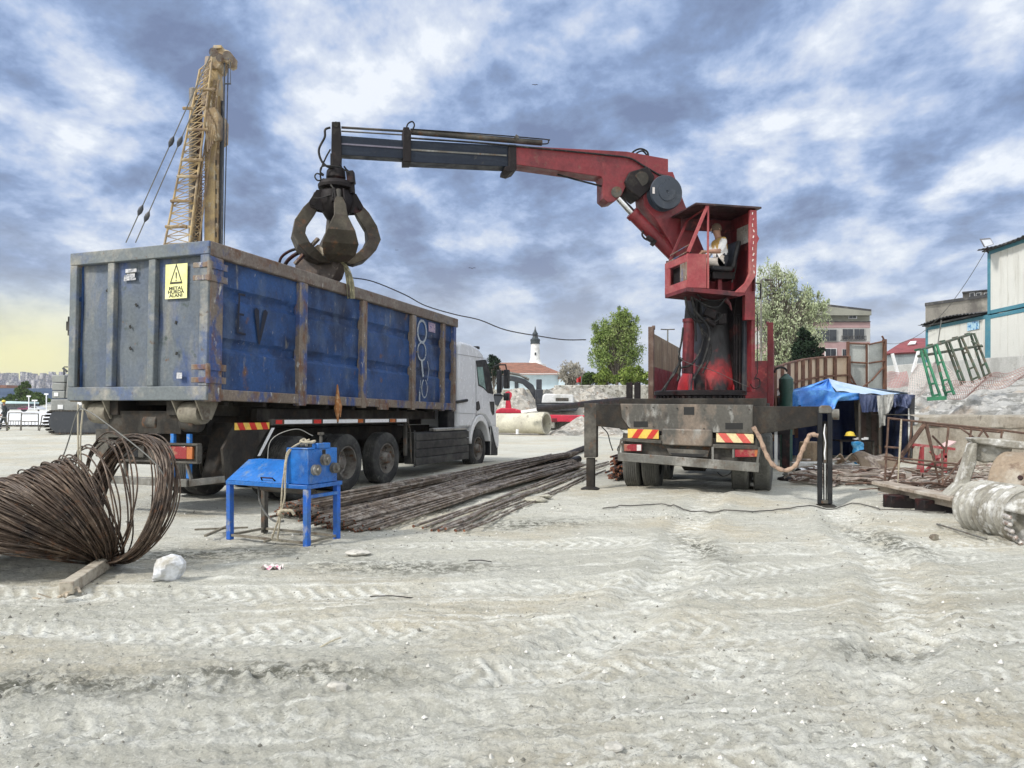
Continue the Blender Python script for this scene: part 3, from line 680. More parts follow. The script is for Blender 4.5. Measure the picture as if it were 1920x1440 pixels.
def wheel(parent, kind, loc, rz=0, R=.5, W=.3, ribs=4, rubber=None):
    key = (kind, R, W, ribs, id(rubber))
    w_ = bpy.data.objects.new('wheel', None); COL.objects.link(w_); w_.parent = parent; w_.location = loc; w_.rotation_euler = (random.random() * 0, 0, rz); w_.empty_display_size = .1
    if key not in wheels:
        wheels[key] = (build(tyre_mb(R, W, ribs), 'tyre', rubber or m_rubber, w_, world=False, sharp=25), build(rim_mb(kind), 'rim', [m_rim, m_hole], w_, world=False))
    else:
        for o in wheels[key]: c = o.copy(); COL.objects.link(c); c.parent = w_
    return w_
for y, k in ((2.05, 'drive'), (3.42, 'drive'), (4.80, 'steer'), (9.30, 'steer')):
    wheel(truck, k, (-.22, y, .48)); wheel(truck, k, (-2.28, y, .48), math.pi)
    if k == 'drive': wheel(truck, k, (-.56, y, .48)); wheel(truck, k, (-1.94, y, .48), math.pi)
# ---------------------------------------------------------------- crane lorry
CY = rad(-19.8); CX0, CY0 = 2.95, 12.5
CP = Plane((CX0, CY0), (math.cos(CY), math.sin(CY)))         # rear face; off > 0 goes forward
KB = Plane((3.10, 13.2), (.975, .223))                        # near side of the cab; off > 0 goes away
m_red = mat('faded_red_paint', (.185, .020, .026), [((.10, .011, .016), 1.8, .45, .65), ((.23, .04, .04), (3, 3, 2), .54, .74), ((.14, .055, .04), 6, .57, .70), ((.05, .03, .03), 3, .62, .74)], .5, bump=.15, var=.18)
m_pinkred = mat('sunbleached_red_panel', (.29, .045, .052), [((.36, .11, .10), 3, .45, .7), ((.22, .09, .07), 7, .6, .72)], .5, bump=.1)
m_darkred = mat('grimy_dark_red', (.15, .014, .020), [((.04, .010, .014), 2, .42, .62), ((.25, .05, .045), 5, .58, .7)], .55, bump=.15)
m_soot = mat('oily_soot_steel', (.016, .013, .014), [((.07, .015, .015), 3, .56, .70), ((.038, .034, .03), 6, .56, .7)], .6, bump=.2, spec=.2)
m_navy = mat('blue_black_boom_steel', (.012, .018, .032), [((.028, .036, .05), (1, 1, 8), .5, .7), ((.07, .065, .06), 6, .62, .74)], .5, bump=.1, spec=.25)
m_tanboard = mat('weathered_brown_boards', (.27, .20, .13), [((.17, .12, .08), (8, 8, .6), .45, .62), ((.33, .27, .19), 3, .5, .7)], .85, bump=.3)
m_plate = mat('scuffed_bare_plate', (.095, .09, .08), [((.24, .19, .15), (2.2, 2.2, 1.2), .50, .64), ((.36, .36, .34), (5, 5, 2), .56, .72), ((.05, .045, .04), 3, .55, .68)], .45, .25, bump=.15)
crane = root('crane_truck', (CX0, CY0, 0), 'red loader crane lorry seen from behind, outriggers down and boom stretched over the blue skip', 'crane truck', CY)
def cb(name, mats, fn, parent=crane, **k): return lb(parent, name, mats, fn, **k)
def pp(parent, name, mats, pts, off, th, plane=CP, **k):
    m = MB(); m.prism([plane.pix(x, y, off) for x, y in pts], plane.n3 * th); return build(m, name, mats, parent, **k)
def rect(x0, y0, x1, y1): return [(x0, y0), (x1, y0), (x1, y1), (x0, y1)]
m_rubber2 = mat('dusty_grey_tyre', (.085, .085, .078), [((.20, .20, .175), 3, .42, .7), ((.04, .04, .04), 6, .55, .7)], .9, bump=.25)
for y in (1.0, 2.38):
    for x in (-1.08, -.74): wheel(crane, 'drive', (x, y, .47), math.pi, ribs=5, rubber=m_rubber2)
    for x in (.80, 1.16): wheel(crane, 'drive', (x, y, .47), 0, ribs=5, rubber=m_rubber2)
for x, r_ in ((-1.0, math.pi), (1.05, 0)): wheel(crane, 'steer', (x, 6.6, .47), r_, ribs=5, rubber=m_rubber2)
def ch(m):
    for x in (-.42, .42): m.mm((x - .05, .25, .85), (x + .05, 9.5, 1.15))
    for y in (1.0, 2.38, 6.6): m.cyl((-1.0, y, .5), (1.05, y, .5), .08); m.lathe([(-.28, .05), (-.18, .2), (.18, .2), (.28, .05)], (0, y, .5), (1, 0, 0), 16)
    for y in (.3, 1.7, 3.2, 5, 7): m.mm((-.4, y, .9), (.4, y + .12, 1.1))
    m.mm((-.9, 3.4, .5), (-.55, 4.8, .95)); m.mm((.55, 3.4, .5), (.95, 4.6, .95)); m.mm((-1.15, 2.9, 1.0), (1.2, 3.0, 1.5))
cb('chassis', m_dark, ch)
cb('deck', m_dark, lambda m: (m.mm((-1.22, .28, 1.44), (1.24, 9.0, 1.52)), m.mm((-1.22, .22, 1.46), (1.24, .29, 1.60))), bevel=.01)
# rear plate and bumper tray
plate_ = pp(crane, 'rear_plate', m_plate, [(1163, 757), (1412, 759), (1412, 813), (1187, 807), (1178, 800), (1166, 783)], .12, .07, bevel=.008)
for q in (rect(1282, 763, 1302, 778), rect(1188, 790, 1215, 801), rect(1360, 793, 1393, 805)): pp(plate_, 'slot', m_hole, q, .117, .004)
pp(crane, 'lower_plate', m_grime, [(1168, 812), (1420, 826), (1420, 868), (1165, 850)], .14, .05, bevel=.006)
tray = pp(crane, 'bumper', m_bare, [(1158, 848), (1424, 868), (1423, 886), (1158, 864)], -.02, .05, bevel=.008)
pp(tray, 'bumper_top_bar', m_grime, [(1165, 821), (1240, 826), (1240, 832), (1164, 827)], .0, .10, bevel=.006)
pp(tray, 'bumper_top_bar', m_grime, [(1336, 833), (1421, 835), (1424, 843), (1336, 840)], .0, .10, bevel=.006)
m = MB()
for a, b in (((1165, 823), (1160, 850)), ((1424, 838), (1419, 872)), ((1336, 838), (1336, 866))): m.beam(CP.pix(*a, off=.01), CP.pix(*b, off=-.01), .03, .03, up=(0, 1, 0))
m.prism([CP.pix(1160, 850, -.0), CP.pix(1422, 869, -.0), CP.pix(1420, 872, .14), CP.pix(1162, 853, .14)], (0, 0, .01)); build(m, 'bumper_bracket', m_bare, tray)
mb_ = pp(crane, 'centre_box', m_plate, [(1241, 803), (1335, 806), (1336, 838), (1240, 834)], .02, .11, bevel=.02)
pp(mb_, 'step_plate', m_grime, [(1250, 841), (1330, 845), (1327, 858), (1255, 853)], .02, .09, bevel=.008)
pp(mb_, 'step_opening', m_hole, [(1256, 849), (1322, 852), (1316, 857), (1264, 855)], .015, .004)
for q in (rect(1170, 833, 1203, 846), rect(1378, 842, 1424, 857)):
    l = pp(crane, 'tail_lamp', m_lamp, q, .02, .05, bevel=.006); x0, y0 = q[0]; x1, y1 = q[2]
    pp(l, 'lamp_end', m_amber if x0 > 1300 else m_clear, rect(x1 - 9, y0 + 1, x1 - 1, y1 - 1), .015, .004); pp(l, 'lamp_rim', m_bare, [(x0 - 5, y0 - 2), (x0 - 1, y0 - 1), (x0 - 1, y1 + 1), (x0 - 5, y1 + 1)], .015, .03)
for x0, y0, x1, y1 in ((1177, 804, 1235, 821), (1343, 812, 1413, 829)):
    m = MB(); f = lambda a, b, o: CP.pix(x0 + (x1 - x0) * a, y0 + (y1 - y0) * b + 2 * a, .105 - o); m.prism([f(0, 0, 0), f(1, 0, 0), f(1, 1, 0), f(0, 1, 0)], CP.n3 * .02, 0)
    for i in range(2):
        a = .12 + .48 * i
        if x0 < 1300: m.add([f(a + .2, 0, .003), f(a + .40, 0, .003), f(a + .20, 1, .003), f(a, 1, .003)], [(3, 2, 1, 0)], 1)
        else: m.add([f(a - .08, 0, .003), f(a + .14, 0, .003), f(a + .34, 1, .003), f(a + .12, 1, .003)], [(3, 2, 1, 0)], 1)
    build(m, 'hazard_stripe', [mat('retro_cream', (.72, .60, .34), [((.5, .4, .2), 5, .5, .7)], .5) if x0 > 1300 else m_yellow, mat('retro_coral', (.60, .10, .08), ()) if x0 > 1300 else m_redretro], crane, flat=True)
# outriggers
def outrig(name, beam, leg, lower, foot, off, chrome=None, rod=None):
    b = pp(crane, 'outrigger_beam', m_soot if off > 1 else m_dark, beam, off, .22, bevel=.01)
    l = pp(b, 'outrigger_leg', m_grime, leg, off + .0, .16, bevel=.01) if leg else None
    if lower: pp(b, 'leg_ram', m_dark, lower, off + .03, .10, bevel=.008)
    c = CP.pix(*foot, off=off + .08); m = MB(); gz = gh(c.x, c.y); m.lathe([(0, .02), (0, .17), (.02, .175), (.04, .14), (.07, .05)], (c.x, c.y, max(gz - .01, c.z - .06)), (0, 0, 1), 20); build(m, 'foot_pad', m_dark, b)
    return b
outrig('l', [(1117, 757), (1172, 758), (1190, 806), (1117, 799)], rect(1095, 756, 1118, 858), rect(1099, 859, 1114, 914), (1107, 916), .20)
b_ = outrig('r', [(1412, 762), (1540, 762), (1540, 797), (1412, 816)], None, None, (1547, 949), .06)
for q in (rect(1533, 770, 1542, 945), rect(1552, 770, 1561, 945)): pp(b_, 'leg_channel', m_black, q, .03, .16, bevel=.006)
pp(b_, 'leg_web', m_dark, rect(1542, 790, 1552, 868), .12, .05)
pp(b_, 'leg_head', m_bare, [(1535, 764), (1540, 760), (1555, 760), (1560, 764), (1560, 775), (1535, 775)], .02, .18, bevel=.015)
m = MB(); m.cyl(CP.pix(1547, 868, .09), CP.pix(1547, 938, .09), .028, n=14); build(m, 'chrome_ram', m_chrome, b_)
m = MB(); m.cyl(CP.pix(1547, 800, .09), CP.pix(1547, 868, .09), .045, n=14); build(m, 'ram_barrel', m_grime, b_)
m = MB(); m.box(CP.pix(1547, 940, .09), (.15, .14, .05)); build(m, 'ram_clevis', m_grime, b_)
m = MB(); m.cyl(CP.pix(1559, 777, .1), CP.pix(1573, 777, .1), .085, n=18); build(m, 'beam_pin', m_bare, b_, bevel=.01)
m = MB(); q = [CP.pix(*p, off=-.01) for p in ((1547, 795), (1545, 812), (1548, 830), (1546, 850), (1547, 862))]; m.tube(q, [.006, .012, .007, .012, .006], 6); build(m, 'paint_drip', m_white, b_)
# second, forward pair of outriggers
for x0, x1, fx in ((1466, 1480, 1473),):
    b2 = pp(crane, 'outrigger_beam', m_soot, [(1440, 790), (1482, 790), (1482, 815), (1440, 815)], 2.75, .22)
    pp(b2, 'outrigger_leg', m_soot, rect(1466, 792, 1481, 880), 2.78, .16, bevel=.01); pp(b2, 'leg_ram', m_bare, rect(1469, 881, 1477, 893), 2.82, .08)
    c = CP.pix(1473, 893, 2.85); m = MB(); m.lathe([(0, .02), (0, .16), (.05, .15), (.08, .05)], (c.x, c.y, max(gh(c.x, c.y) - .02, c.z - .08)), (0, 0, 1), 18); build(m, 'foot_pad', m_soot, b2)
    pp(b2, 'pale_bracket', m_white, rect(1452, 800, 1458, 872), 2.75, .03)
ktube('hanging_cable', m_hose, ((1132, 802), (1140, 812), (1145, 828), (1149, 846)), .012, .5, crane, 6, 3) if False else None
for q_ in (((1128, 800), (1139, 812), (1144, 830), (1149, 845)), ((1345, 886), (1355, 893), (1366, 890), (1372, 884)), ((1165, 830), (1158, 842), (1163, 852))):
    m = MB(); m.tube(curve([CP.pix(*p, off=.12) for p in q_], 4), .010, 6); build(m, 'hanging_cable', m_hose, crane)
for px, py in ((1175, 764), (1225, 764), (1270, 766), (1320, 767), (1370, 768), (1405, 768), (1225, 800), (1320, 804), (1402, 806)):
    m = MB(); c_ = CP.pix(px, py, .12); m.cyl(c_ + CP.n3 * .01, c_ - CP.n3 * .018, .014, n=6); build(m, 'bolt', m_grime, crane)
for x in (1180, 1195): pp(crane, 'stake', m_soot, rect(x - 6, 717, x + 5, 757), .9, .08, bevel=.006)
m_brownpost = mat('brown_post_steel', (.11, .065, .048), [((.2, .15, .12), 4, .52, .7)], .7)
# flat bed sides behind the crane
for x in (-1.25, 1.25):
    s = -1 if x < 0 else 1
    b = cb('bed_side', m_red, lambda m: [m.mm((x, y, 1.52), (x + s * .02 + s * .02 * (i % 2), y + .16, 2.35 if s < 0 else 3.12)) for i, y in enumerate(np.arange(3.98, 9.0, .165))])
    if s < 0: cb('bed_board', m_tanboard, lambda m: [m.mm((x + .0, y, 2.352), (x - .03 - .012 * (i % 2), y + .25, 3.10)) for i, y in enumerate(np.arange(3.98, 9.0, .253))], b)
    cb('bed_post', m_brownpost if s < 0 else m_red, lambda m: (m.mm((x - .06, 3.84, 1.0 if s > 0 else 1.52), (x + .06, 3.97, 3.22)), m.cyl((x - s * .02, 3.9, 3.2), (x - s * .08, 3.9, 3.2), .05, n=10)), b, bevel=.01)
cb('bed_headboard', m_darkred, lambda m: m.mm((-1.2, 8.98, 1.5), (1.2, 9.05, 2.7)))
cb('lorry_cab', m_darkred, lambda m: m.prism([(-1.15, 9.4, .6), (-1.15, 9.4, 2.3), (-1.15, 9.6, 2.45), (-1.15, 11.0, 2.4), (-1.15, 11.3, 1.7), (-1.15, 11.4, .6)], (2.3, 0, 0)), bevel=.06)
# turntable and pedestal
ring_ = cb('turntable', m_soot, lambda m: (m.lathe([(1.52, .86), (1.60, .87), (1.61, .80), (1.66, .80), (1.67, .86), (1.74, .86), (1.76, .82), (1.76, .3)], (0, 1.9, 0), (0, 0, 1), 48),
    [m.box((.815 * math.cos(a), 1.9 + .815 * math.sin(a), 1.635), (.04, .04, .045), Matrix.Rotation(a, 3, 'Z')) for a in np.arange(0, 6.28, .131)]))
def mass(pts, off, th, name, mats, parent=None, **k): return pp(parent or crane, name, mats, pts, off, th, plane=KB, **k)
def pedestal():
    m = MB(); C0 = KB.pix(1338, 735, 1.0); k = C0.y / FPX
    st = [(735, 58, .56), (715, 56, .55), (700, 52, .50), (680, 47, .45), (655, 42, .40), (620, 36, .36), (590, 33, .33), (555, 32, .31)]
    n = 40
    def fn(u, v):
        i = v * (len(st) - 1); a = min(int(i + 1e-6), len(st) - 2); f = i - a
        py = st[a][0] + (st[a + 1][0] - st[a][0]) * f; w_ = (st[a][1] + (st[a + 1][1] - st[a][1]) * f) * k; d_ = st[a][2] + (st[a + 1][2] - st[a][2]) * f
        t = u * 2 * math.pi; z = EYE - (py - HOR) * k; fl = 1 + .10 * max(0, 1 - v * 2.2) * math.cos(7 * t)
        ct, st_ = math.cos(t), math.sin(t); q = (abs(ct) ** 3 + abs(st_) ** 3) ** (-1 / 3)
        return V(C0.x, C0.y, z) + KB.d3 * (w_ * ct * q * fl) + KB.n3 * (d_ * st_ * q * fl)
    m.grid(fn, n + 1, 24); return m
m_ped = mat('hot_red_and_soot', (.34, .016, .020), [((.18, .012, .015), (3, 3, 1.2), .45, .62), ((.014, .010, .012), (1.9, 1.9, .9), .47, .58), ((.10, .05, .04), 9, .6, .72)], .45, bump=.1)
# oil and soot thrown down from the hoses: thick above, tongues of red left below
t = m_ped.node_tree; N = t.nodes; L = t.links; bs = N['Principled BSDF']; src = bs.inputs['Base Color'].links[0].from_socket
g = N.new('ShaderNodeNewGeometry'); sxx = N.new('ShaderNodeSeparateXYZ'); L.new(g.outputs['Position'], sxx.inputs[0])
nz_ = N.new('ShaderNodeTexNoise'); nz_.inputs['Scale'].default_value = 2.3; nz_.inputs['Detail'].default_value = 5; L.new(g.outputs['Position'], nz_.inputs['Vector'])
ma = N.new('ShaderNodeMath'); ma.operation = 'MULTIPLY_ADD'; L.new(nz_.outputs[0], ma.inputs[0]); ma.inputs[1].default_value = 1.5; L.new(sxx.outputs[2], ma.inputs[2])
mr_ = N.new('ShaderNodeMapRange'); L.new(ma.outputs[0], mr_.inputs[0]); mr_.inputs[1].default_value = 2.95; mr_.inputs[2].default_value = 3.2
mx_ = N.new('ShaderNodeMix'); mx_.data_type = 'RGBA'; L.new(mr_.outputs[0], mx_.inputs[0]); L.new(src, mx_.inputs[6]); mx_.inputs[7].default_value = (.013, .012, .014, 1); L.new(mx_.outputs[2], bs.inputs['Base Color'])
ped = build(pedestal(), 'pedestal', m_ped, crane)
for px in (1298, 1322, 1350, 1374):
    m = MB(); m.prism([KB.pix(px, 700, .62), KB.pix(px, 735, .62), KB.pix(px, 735, .36)], KB.d3 * .03); build(m, 'gusset', m_ped, ped)
m = MB(); m.cyl(KB.pix(1313, 726, .5), KB.pix(1313, 726, .30), .085, n=16); build(m, 'drive_motor', m_soot, ped)
m = MB(); m.cyl(KB.pix(1289, 700, .55), KB.pix(1292, 604, .55), .105, n=20); m.cyl(KB.pix(1292, 604, .55), KB.pix(1292, 598, .55), .12, n=20); build(m, 'accumulator', m_darkred, ped)
m = MB(); a, b = 1376, 1408
m.prism([KB.pix(x, y, .45) for x, y in ((a, 733), (a, 585), (1384, 540), (b, 540), (b, 733))], KB.n3 * .75)
for px in (1381, 1387, 1393): m.cyl(KB.pix(px, 730, .44), KB.pix(px, 592, .44), .022, n=10)
mast = build(m, 'mast', m_soot, crane, bevel=.01)
mass([(1395, 735), (1395, 593), (1408, 593), (1408, 735)], .36, .09, 'mast_cover', mat('slate_cover', (.035, .042, .055), [((.09, .09, .09), 3, .5, .7)], .45), mast, bevel=.01)
mass([(1409, 735), (1409, 500), (1416, 500), (1416, 735)], .20, .30, 'mast_edge', m_red, mast, bevel=.006)
mass([(1397, 600), (1397, 535), (1416, 520), (1416, 600)], .10, .10, 'mast_knee', m_red, mast, bevel=.006)
m = MB(); m.tube([KB.pix(x, y, .15) for x, y in ((1412, 530), (1426, 532), (1426, 560), (1412, 558))], .013, 6); m.tube([KB.pix(x, y, .15) for x, y in ((1416, 587), (1420, 590), (1420, 700), (1414, 712))], .01, 6); build(m, 'ladder_rung', m_soot, mast)
# back of the crane: dark frame behind the cab joining mast and boom root
mass([(1300, 600), (1305, 545), (1322, 500), (1395, 500), (1395, 600)], .95, .42, 'slew_head', m_soot, crane, bevel=.02)

# operator's cab
cab2 = mass([(1327, 541), (1385, 547), (1398, 546), (1400, 552), (1387, 556), (1327, 550), (1287, 546), (1287, 538)], 0, .90, 'operator_cab', m_darkred, crane, bevel=.004)
def K(s, o, z): p = KB.N + KB.d * s + KB.n * o; return V(p.x, p.y, z)
def kbox(name, mats, s0, s1, o0, o1, z0, z1, parent=cab2, bevel=.006):
    m = MB(); m.prism([K(s0, o0, z0), K(s1, o0, z0), K(s1, o1, z0), K(s0, o1, z0)], (0, 0, z1 - z0)); return build(m, name, mats, parent, bevel=bevel)
kbox('cab_roof', mat('dark_roof_sheet', (.05, .022, .024), [((.02, .012, .014), 3, .45, .6), ((.12, .08, .06), 8, .6, .7)], .5), .14, 1.43, -.05, .96, 5.03, 5.065)
kbox('side_panel', m_pinkred, -.005, .37, -.005, .03, 3.565, 4.17)
kbox('front_floor', m_darkred, 0, .40, .03, .9, 3.53, 3.56)
kbox('front_panel', m_pinkred, -.02, .02, .0, .905, 3.56, 3.70); kbox('front_panel', m_pinkred, -.02, .02, .0, .905, 4.02, 4.15)
kbox('front_panel', m_skiprib, -.018, .02, .001, .26, 3.70, 4.02); kbox('front_panel', m_pinkred, -.018, .02, .70, .905, 3.70, 4.02)
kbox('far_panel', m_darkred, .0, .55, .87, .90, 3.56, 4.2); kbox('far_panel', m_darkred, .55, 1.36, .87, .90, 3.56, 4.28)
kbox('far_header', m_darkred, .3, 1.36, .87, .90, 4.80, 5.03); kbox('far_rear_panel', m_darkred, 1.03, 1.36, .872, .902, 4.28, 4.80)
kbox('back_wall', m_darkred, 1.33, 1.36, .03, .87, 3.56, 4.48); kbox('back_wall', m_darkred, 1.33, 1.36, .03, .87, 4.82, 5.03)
kbox('back_window', mat('grey_cab_pane', (.30, .29, .27), [((.5, .49, .46), 3, .5, .7)], .3), 1.335, 1.35, .04, .66, 4.481, 4.818); kbox('back_wall', m_darkred, 1.33, 1.36, .66, .87, 4.481, 4.819)
mass([(1406, 393), (1419, 394), (1420, 440), (1424, 447), (1420, 456), (1418, 516), (1396, 549), (1378, 548), (1398, 530), (1406, 512)], -.01, .06, 'rear_post', m_pinkred, cab2, bevel=.006)
m = MB(); rnd = random.Random(3)
for k in range(11): y = 400 + k * 11; m.box(KB.pix(1412 + rnd.uniform(-2, 2), y, -.016), (.012 + .012 * rnd.random(), .004, .03 + .03 * rnd.random()), Matrix.Rotation(rnd.uniform(-.5, .5), 3, 'Y'))
build(m, 'paint_chips', mat('pale_chips', (.62, .55, .52), ()), cab2)
def bar(name, a, b, w_=.045, mats=m_pinkred, ao=0, bo=None, parent=cab2):
    m = MB(); m.beam(KB.pix(*a, off=ao), KB.pix(*b, off=ao if bo is None else bo), w_, w_, up=(0, 1, 0)); return build(m, name, mats, parent, bevel=.005)
bar('front_pillar', (1290, 473), (1326, 386), .06); bar('door_post', (1327.5, 384), (1327.5, 541), .035)
bar('front_pillar', (1252, 499), (1288, 414), .05, m_red, .88); bar('screen_rail', (1290, 471), (1251, 493), .025, m_skiprib, .0, .88)
bar('screen_rail', (1297, 456), (1257, 479), .02, m_skiprib, .0, .88); bar('screen_rail', (1325, 389), (1288, 414), .03, m_red, .0, .88)
bar('roof_stay', (1315, 405), (1327, 395), .02, m_darkred, .0)
# glass left only in the lower screen
kbox('control_console', m_soot, .08, .30, .25, .75, 3.56, 4.02)
m = MB(); [m.tube([K(.22, o, 4.0), K(.24, o, 4.14), K(.20 + .02 * i, o, 4.26)], [.012, .01, .016], 6) for i, o in enumerate((.30, .40, .5, .6))]; build(m, 'control_lever', m_soot, cab2)
seat = kbox('seat', m_black, .62, 1.02, .22, .68, 3.93, 4.02, bevel=.03)
m = MB(); m.prism([K(.98, .22, 3.98), K(1.08, .22, 3.98), K(1.20, .22, 4.50), K(1.12, .22, 4.52)], KB.n3 * .46); build(m, 'seat_back', m_black, cab2, bevel=.04)
kbox('seat_stand', m_red, .80, .88, .38, .48, 3.56, 3.93); kbox('seat_box', m_soot, .66, 1.1, .3, .62, 3.80, 3.93)

# boom, traced on its own vertical plane, 0.36 m wide
BO, BT = 1.0, .36
boom_in = mass([(1203, 345), (1215, 322), (1262, 322), (1284, 382), (1300, 420), (1325, 480), (1348, 545), (1306, 556), (1284, 510), (1262, 462), (1232, 415), (1208, 385)], BO - .02, BT + .04, 'main_boom', m_red, crane, bevel=.012)
boom_out = mass([(966, 273), (1175, 284), (1253, 298), (1253, 331), (1213, 321), (1196, 327), (1181, 340), (1172, 352), (1166, 366), (1152, 378), (1140, 380), (1131, 372), (1131, 336), (1128, 331), (966, 308)], BO, BT, 'outer_boom', m_red, crane, bevel=.008)
mass([(1181, 322), (1215, 312), (1228, 330), (1222, 352), (1200, 372), (1178, 355), (1172, 340)], BO - .06, BT + .12, 'knuckle', m_soot, crane, bevel=.02)
m = MB(); m.cyl(KB.pix(1156, 360, BO - .05), KB.pix(1156, 360, BO + BT + .05), .10, n=20); m.cyl(KB.pix(1203, 335, BO - .09), KB.pix(1203, 335, BO + BT + .09), .13, n=20); build(m, 'boom_pin', m_grime, boom_out, bevel=.01)
s1 = mass([(757, 262), (966, 274), (966, 313), (757, 303)], BO + .03, BT - .06, 'extension_arm', m_navy, crane, bevel=.008)
mass([(770, 279), (950, 290), (950, 293), (770, 282)], BO + .02, .012, 'scuff_strip', m_bare, s1)
mass([(954, 270), (968, 271), (969, 318), (957, 323), (946, 320), (947, 312), (954, 311)], BO - .03, BT + .06, 'boom_collar', m_soot, s1, bevel=.01)
s2 = mass([(640, 254), (757, 263), (757, 297), (640, 290)], BO + .07, BT - .14, 'extension_arm', m_navy, crane, bevel=.006)
mass([(640, 268), (757, 276), (757, 279), (640, 271)], BO + .06, .012, 'scuff_strip', mat('purple_grey_wear', (.14, .13, .17), ()), s2)
mass([(756, 238), (767, 238), (771, 250), (771, 303), (756, 303)], BO - .0, BT, 'boom_collar', m_soot, s2, bevel=.01)
mass([(622, 228), (638, 228), (640, 250), (641, 300), (637, 312), (625, 312), (621, 280)], BO + .04, BT - .08, 'boom_head', m_soot, s2, bevel=.01)
m = MB(); m.cyl(KB.pix(630, 233, BO + .02), KB.pix(630, 233, BO + BT - .02), .045, n=14); build(m, 'head_pin', m_grime, s2)
def ktube(name, mats, pts, r, off, parent, n=8, smooth=0):
    m = MB(); q = [KB.pix(x, y, off) for x, y in pts]; q = curve(q, smooth) if smooth else q; m.tube(q, r, n); return build(m, name, mats, parent)
m = MB(); m.cyl(KB.pix(769, 247, BO + .15), KB.pix(1016, 268, BO + .15), .052, n=18); m.cyl(KB.pix(964, 258, BO + .15), KB.pix(970, 262, BO + .15), .07, n=18); build(m, 'extension_cylinder', m_grime, s1)
ktube('cylinder_rod', m_grime, ((640, 239), (757, 246)), .022, BO + .12, s2); ktube('cylinder_rod', m_bare, ((640, 246), (757, 253)), .014, BO + .22, s2)
ktube('steel_pipe', m_hose, ((770, 242), (900, 251), (1020, 261), (1028, 264), (1027, 269), (1017, 270)), .012, BO + .1, s1, smooth=3)
ktube('hydraulic_hose', m_hose, ((771, 259), (900, 268), (1030, 280), (1150, 292), (1182, 297), (1205, 310), (1236, 328)), .018, BO - .03, boom_out, smooth=4)
ktube('hydraulic_hose', m_hose, ((1045, 327), (1085, 338), (1131, 350)), .018, BO + .1, boom_out, smooth=4)
ktube('hydraulic_hose', m_hose, ((1180, 300), (1186, 286), (1200, 279), (1213, 284), (1216, 294)), .018, BO + .05, boom_out, smooth=5)
ktube('hydraulic_hose', m_hose, ((1184, 304), (1192, 289), (1204, 283), (1212, 290), (1214, 297)), .016, BO + .12, boom_out, smooth=5)
ktube('hydraulic_hose', m_hose, ((762, 240), (765, 232), (773, 228), (777, 235), (772, 246)), .014, BO + .1, s2, smooth=5)
ktube('hydraulic_hose', m_hose, ((1160, 367), (1180, 385), (1196, 402)), .014, BO + .3, boom_out, smooth=3)
ram = MB(); ram.cyl(KB.pix(1186, 401, BO + .14), KB.pix(1262, 478, BO + .14), .12, n=22); ram.cyl(KB.pix(1184, 399, BO + .14), KB.pix(1190, 405, BO + .14), .135, n=22); ram = build(ram, 'boom_ram', m_red, crane, bevel=.008)
m = MB(); m.cyl(KB.pix(1154, 366, BO + .14), KB.pix(1188, 403, BO + .14), .062, n=20); build(m, 'ram_rod', m_chrome, ram)
ktube('hydraulic_hose', m_hose, ((1222, 432), (1208, 432), (1204, 440), (1210, 448), (1222, 452)), .018, BO + .1, ram, smooth=5)
m = MB(); m.box(KB.pix(1218, 448, BO + .0), (.14, .1, .08), Matrix.Rotation(.6, 3, 'Y')); m.box(KB.pix(1225, 455, BO + .0), (.08, .08, .12), Matrix.Rotation(.6, 3, 'Y')); build(m, 'valve_block', m_soot, ram, bevel=.01)
# hose reel: two flanged discs, a hub and a label patch
C1 = KB.pix(1249, 361, .78); m = MB(); ax = -KB.n3
m.lathe([(-.22, .05), (-.22, .30), (-.19, .31), (-.19, .22), (-.03, .22), (-.03, .31), (.0, .325), (.03, .31), (.035, .17), (.05, .165), (.055, .03), (.04, .02), (.04, 0)], C1, ax, 44)
reel = build(m, 'hose_reel', mat('blue_grey_reel', (.025, .034, .05), [((.06, .07, .085), 5, .5, .7)], .4), crane)
m = MB(); m.box(KB.pix(1225.5, 357, .735), (.045, .006, .12), Matrix.Rotation(.23, 3, 'Z')); build(m, 'reel_label', m_clear, reel)
ktube('hydraulic_hose', m_hose, ((1236, 328), (1247, 330), (1262, 336)), .02, .9, reel, smooth=3)
# hoses under the cab
for q, r_, o in ((((1285, 556), (1289, 580), (1303, 600), (1318, 605)), .022, .3), (((1296, 556), (1305, 585), (1330, 620), (1322, 670), (1300, 712)), .024, .22), (((1300, 558), (1322, 572), (1345, 576), (1358, 562)), .016, .12),
        (((1303, 548), (1318, 560), (1340, 564), (1362, 560)), .014, .16), (((1300, 560), (1303, 600), (1305, 640)), .02, .35), (((1306, 560), (1308, 600), (1330, 640), (1332, 665), (1318, 700)), .016, .3),
        (((1281, 614), (1278, 640), (1273, 668), (1276, 690), (1270, 715)), .018, .4), (((1276, 670), (1268, 695), (1254, 715), (1240, 735)), .02, .4), (((1280, 672), (1262, 700), (1246, 733)), .016, .45),
        (((1310, 600), (1318, 640), (1300, 680), (1277, 690)), .018, .32), (((1355, 590), (1338, 604), (1320, 600)), .018, .3), (((1312, 560), (1316, 590), (1320, 606)), .016, .42), (((1374, 478), (1380, 500), (1372, 530)), .012, .3)):
    ktube('hydraulic_hose', m_hose, q, r_, o, crane, smooth=5)
def shaped(name, pts, off, mats, parent, r=.012): ktube(name, mats, pts, r, off, parent, 6, 3)
shaped('wire_end', ((1270, 650), (1276, 672), (1300, 684), (1340, 696), (1390, 720), (1412, 728)), .28, m_cableway, crane, .006)
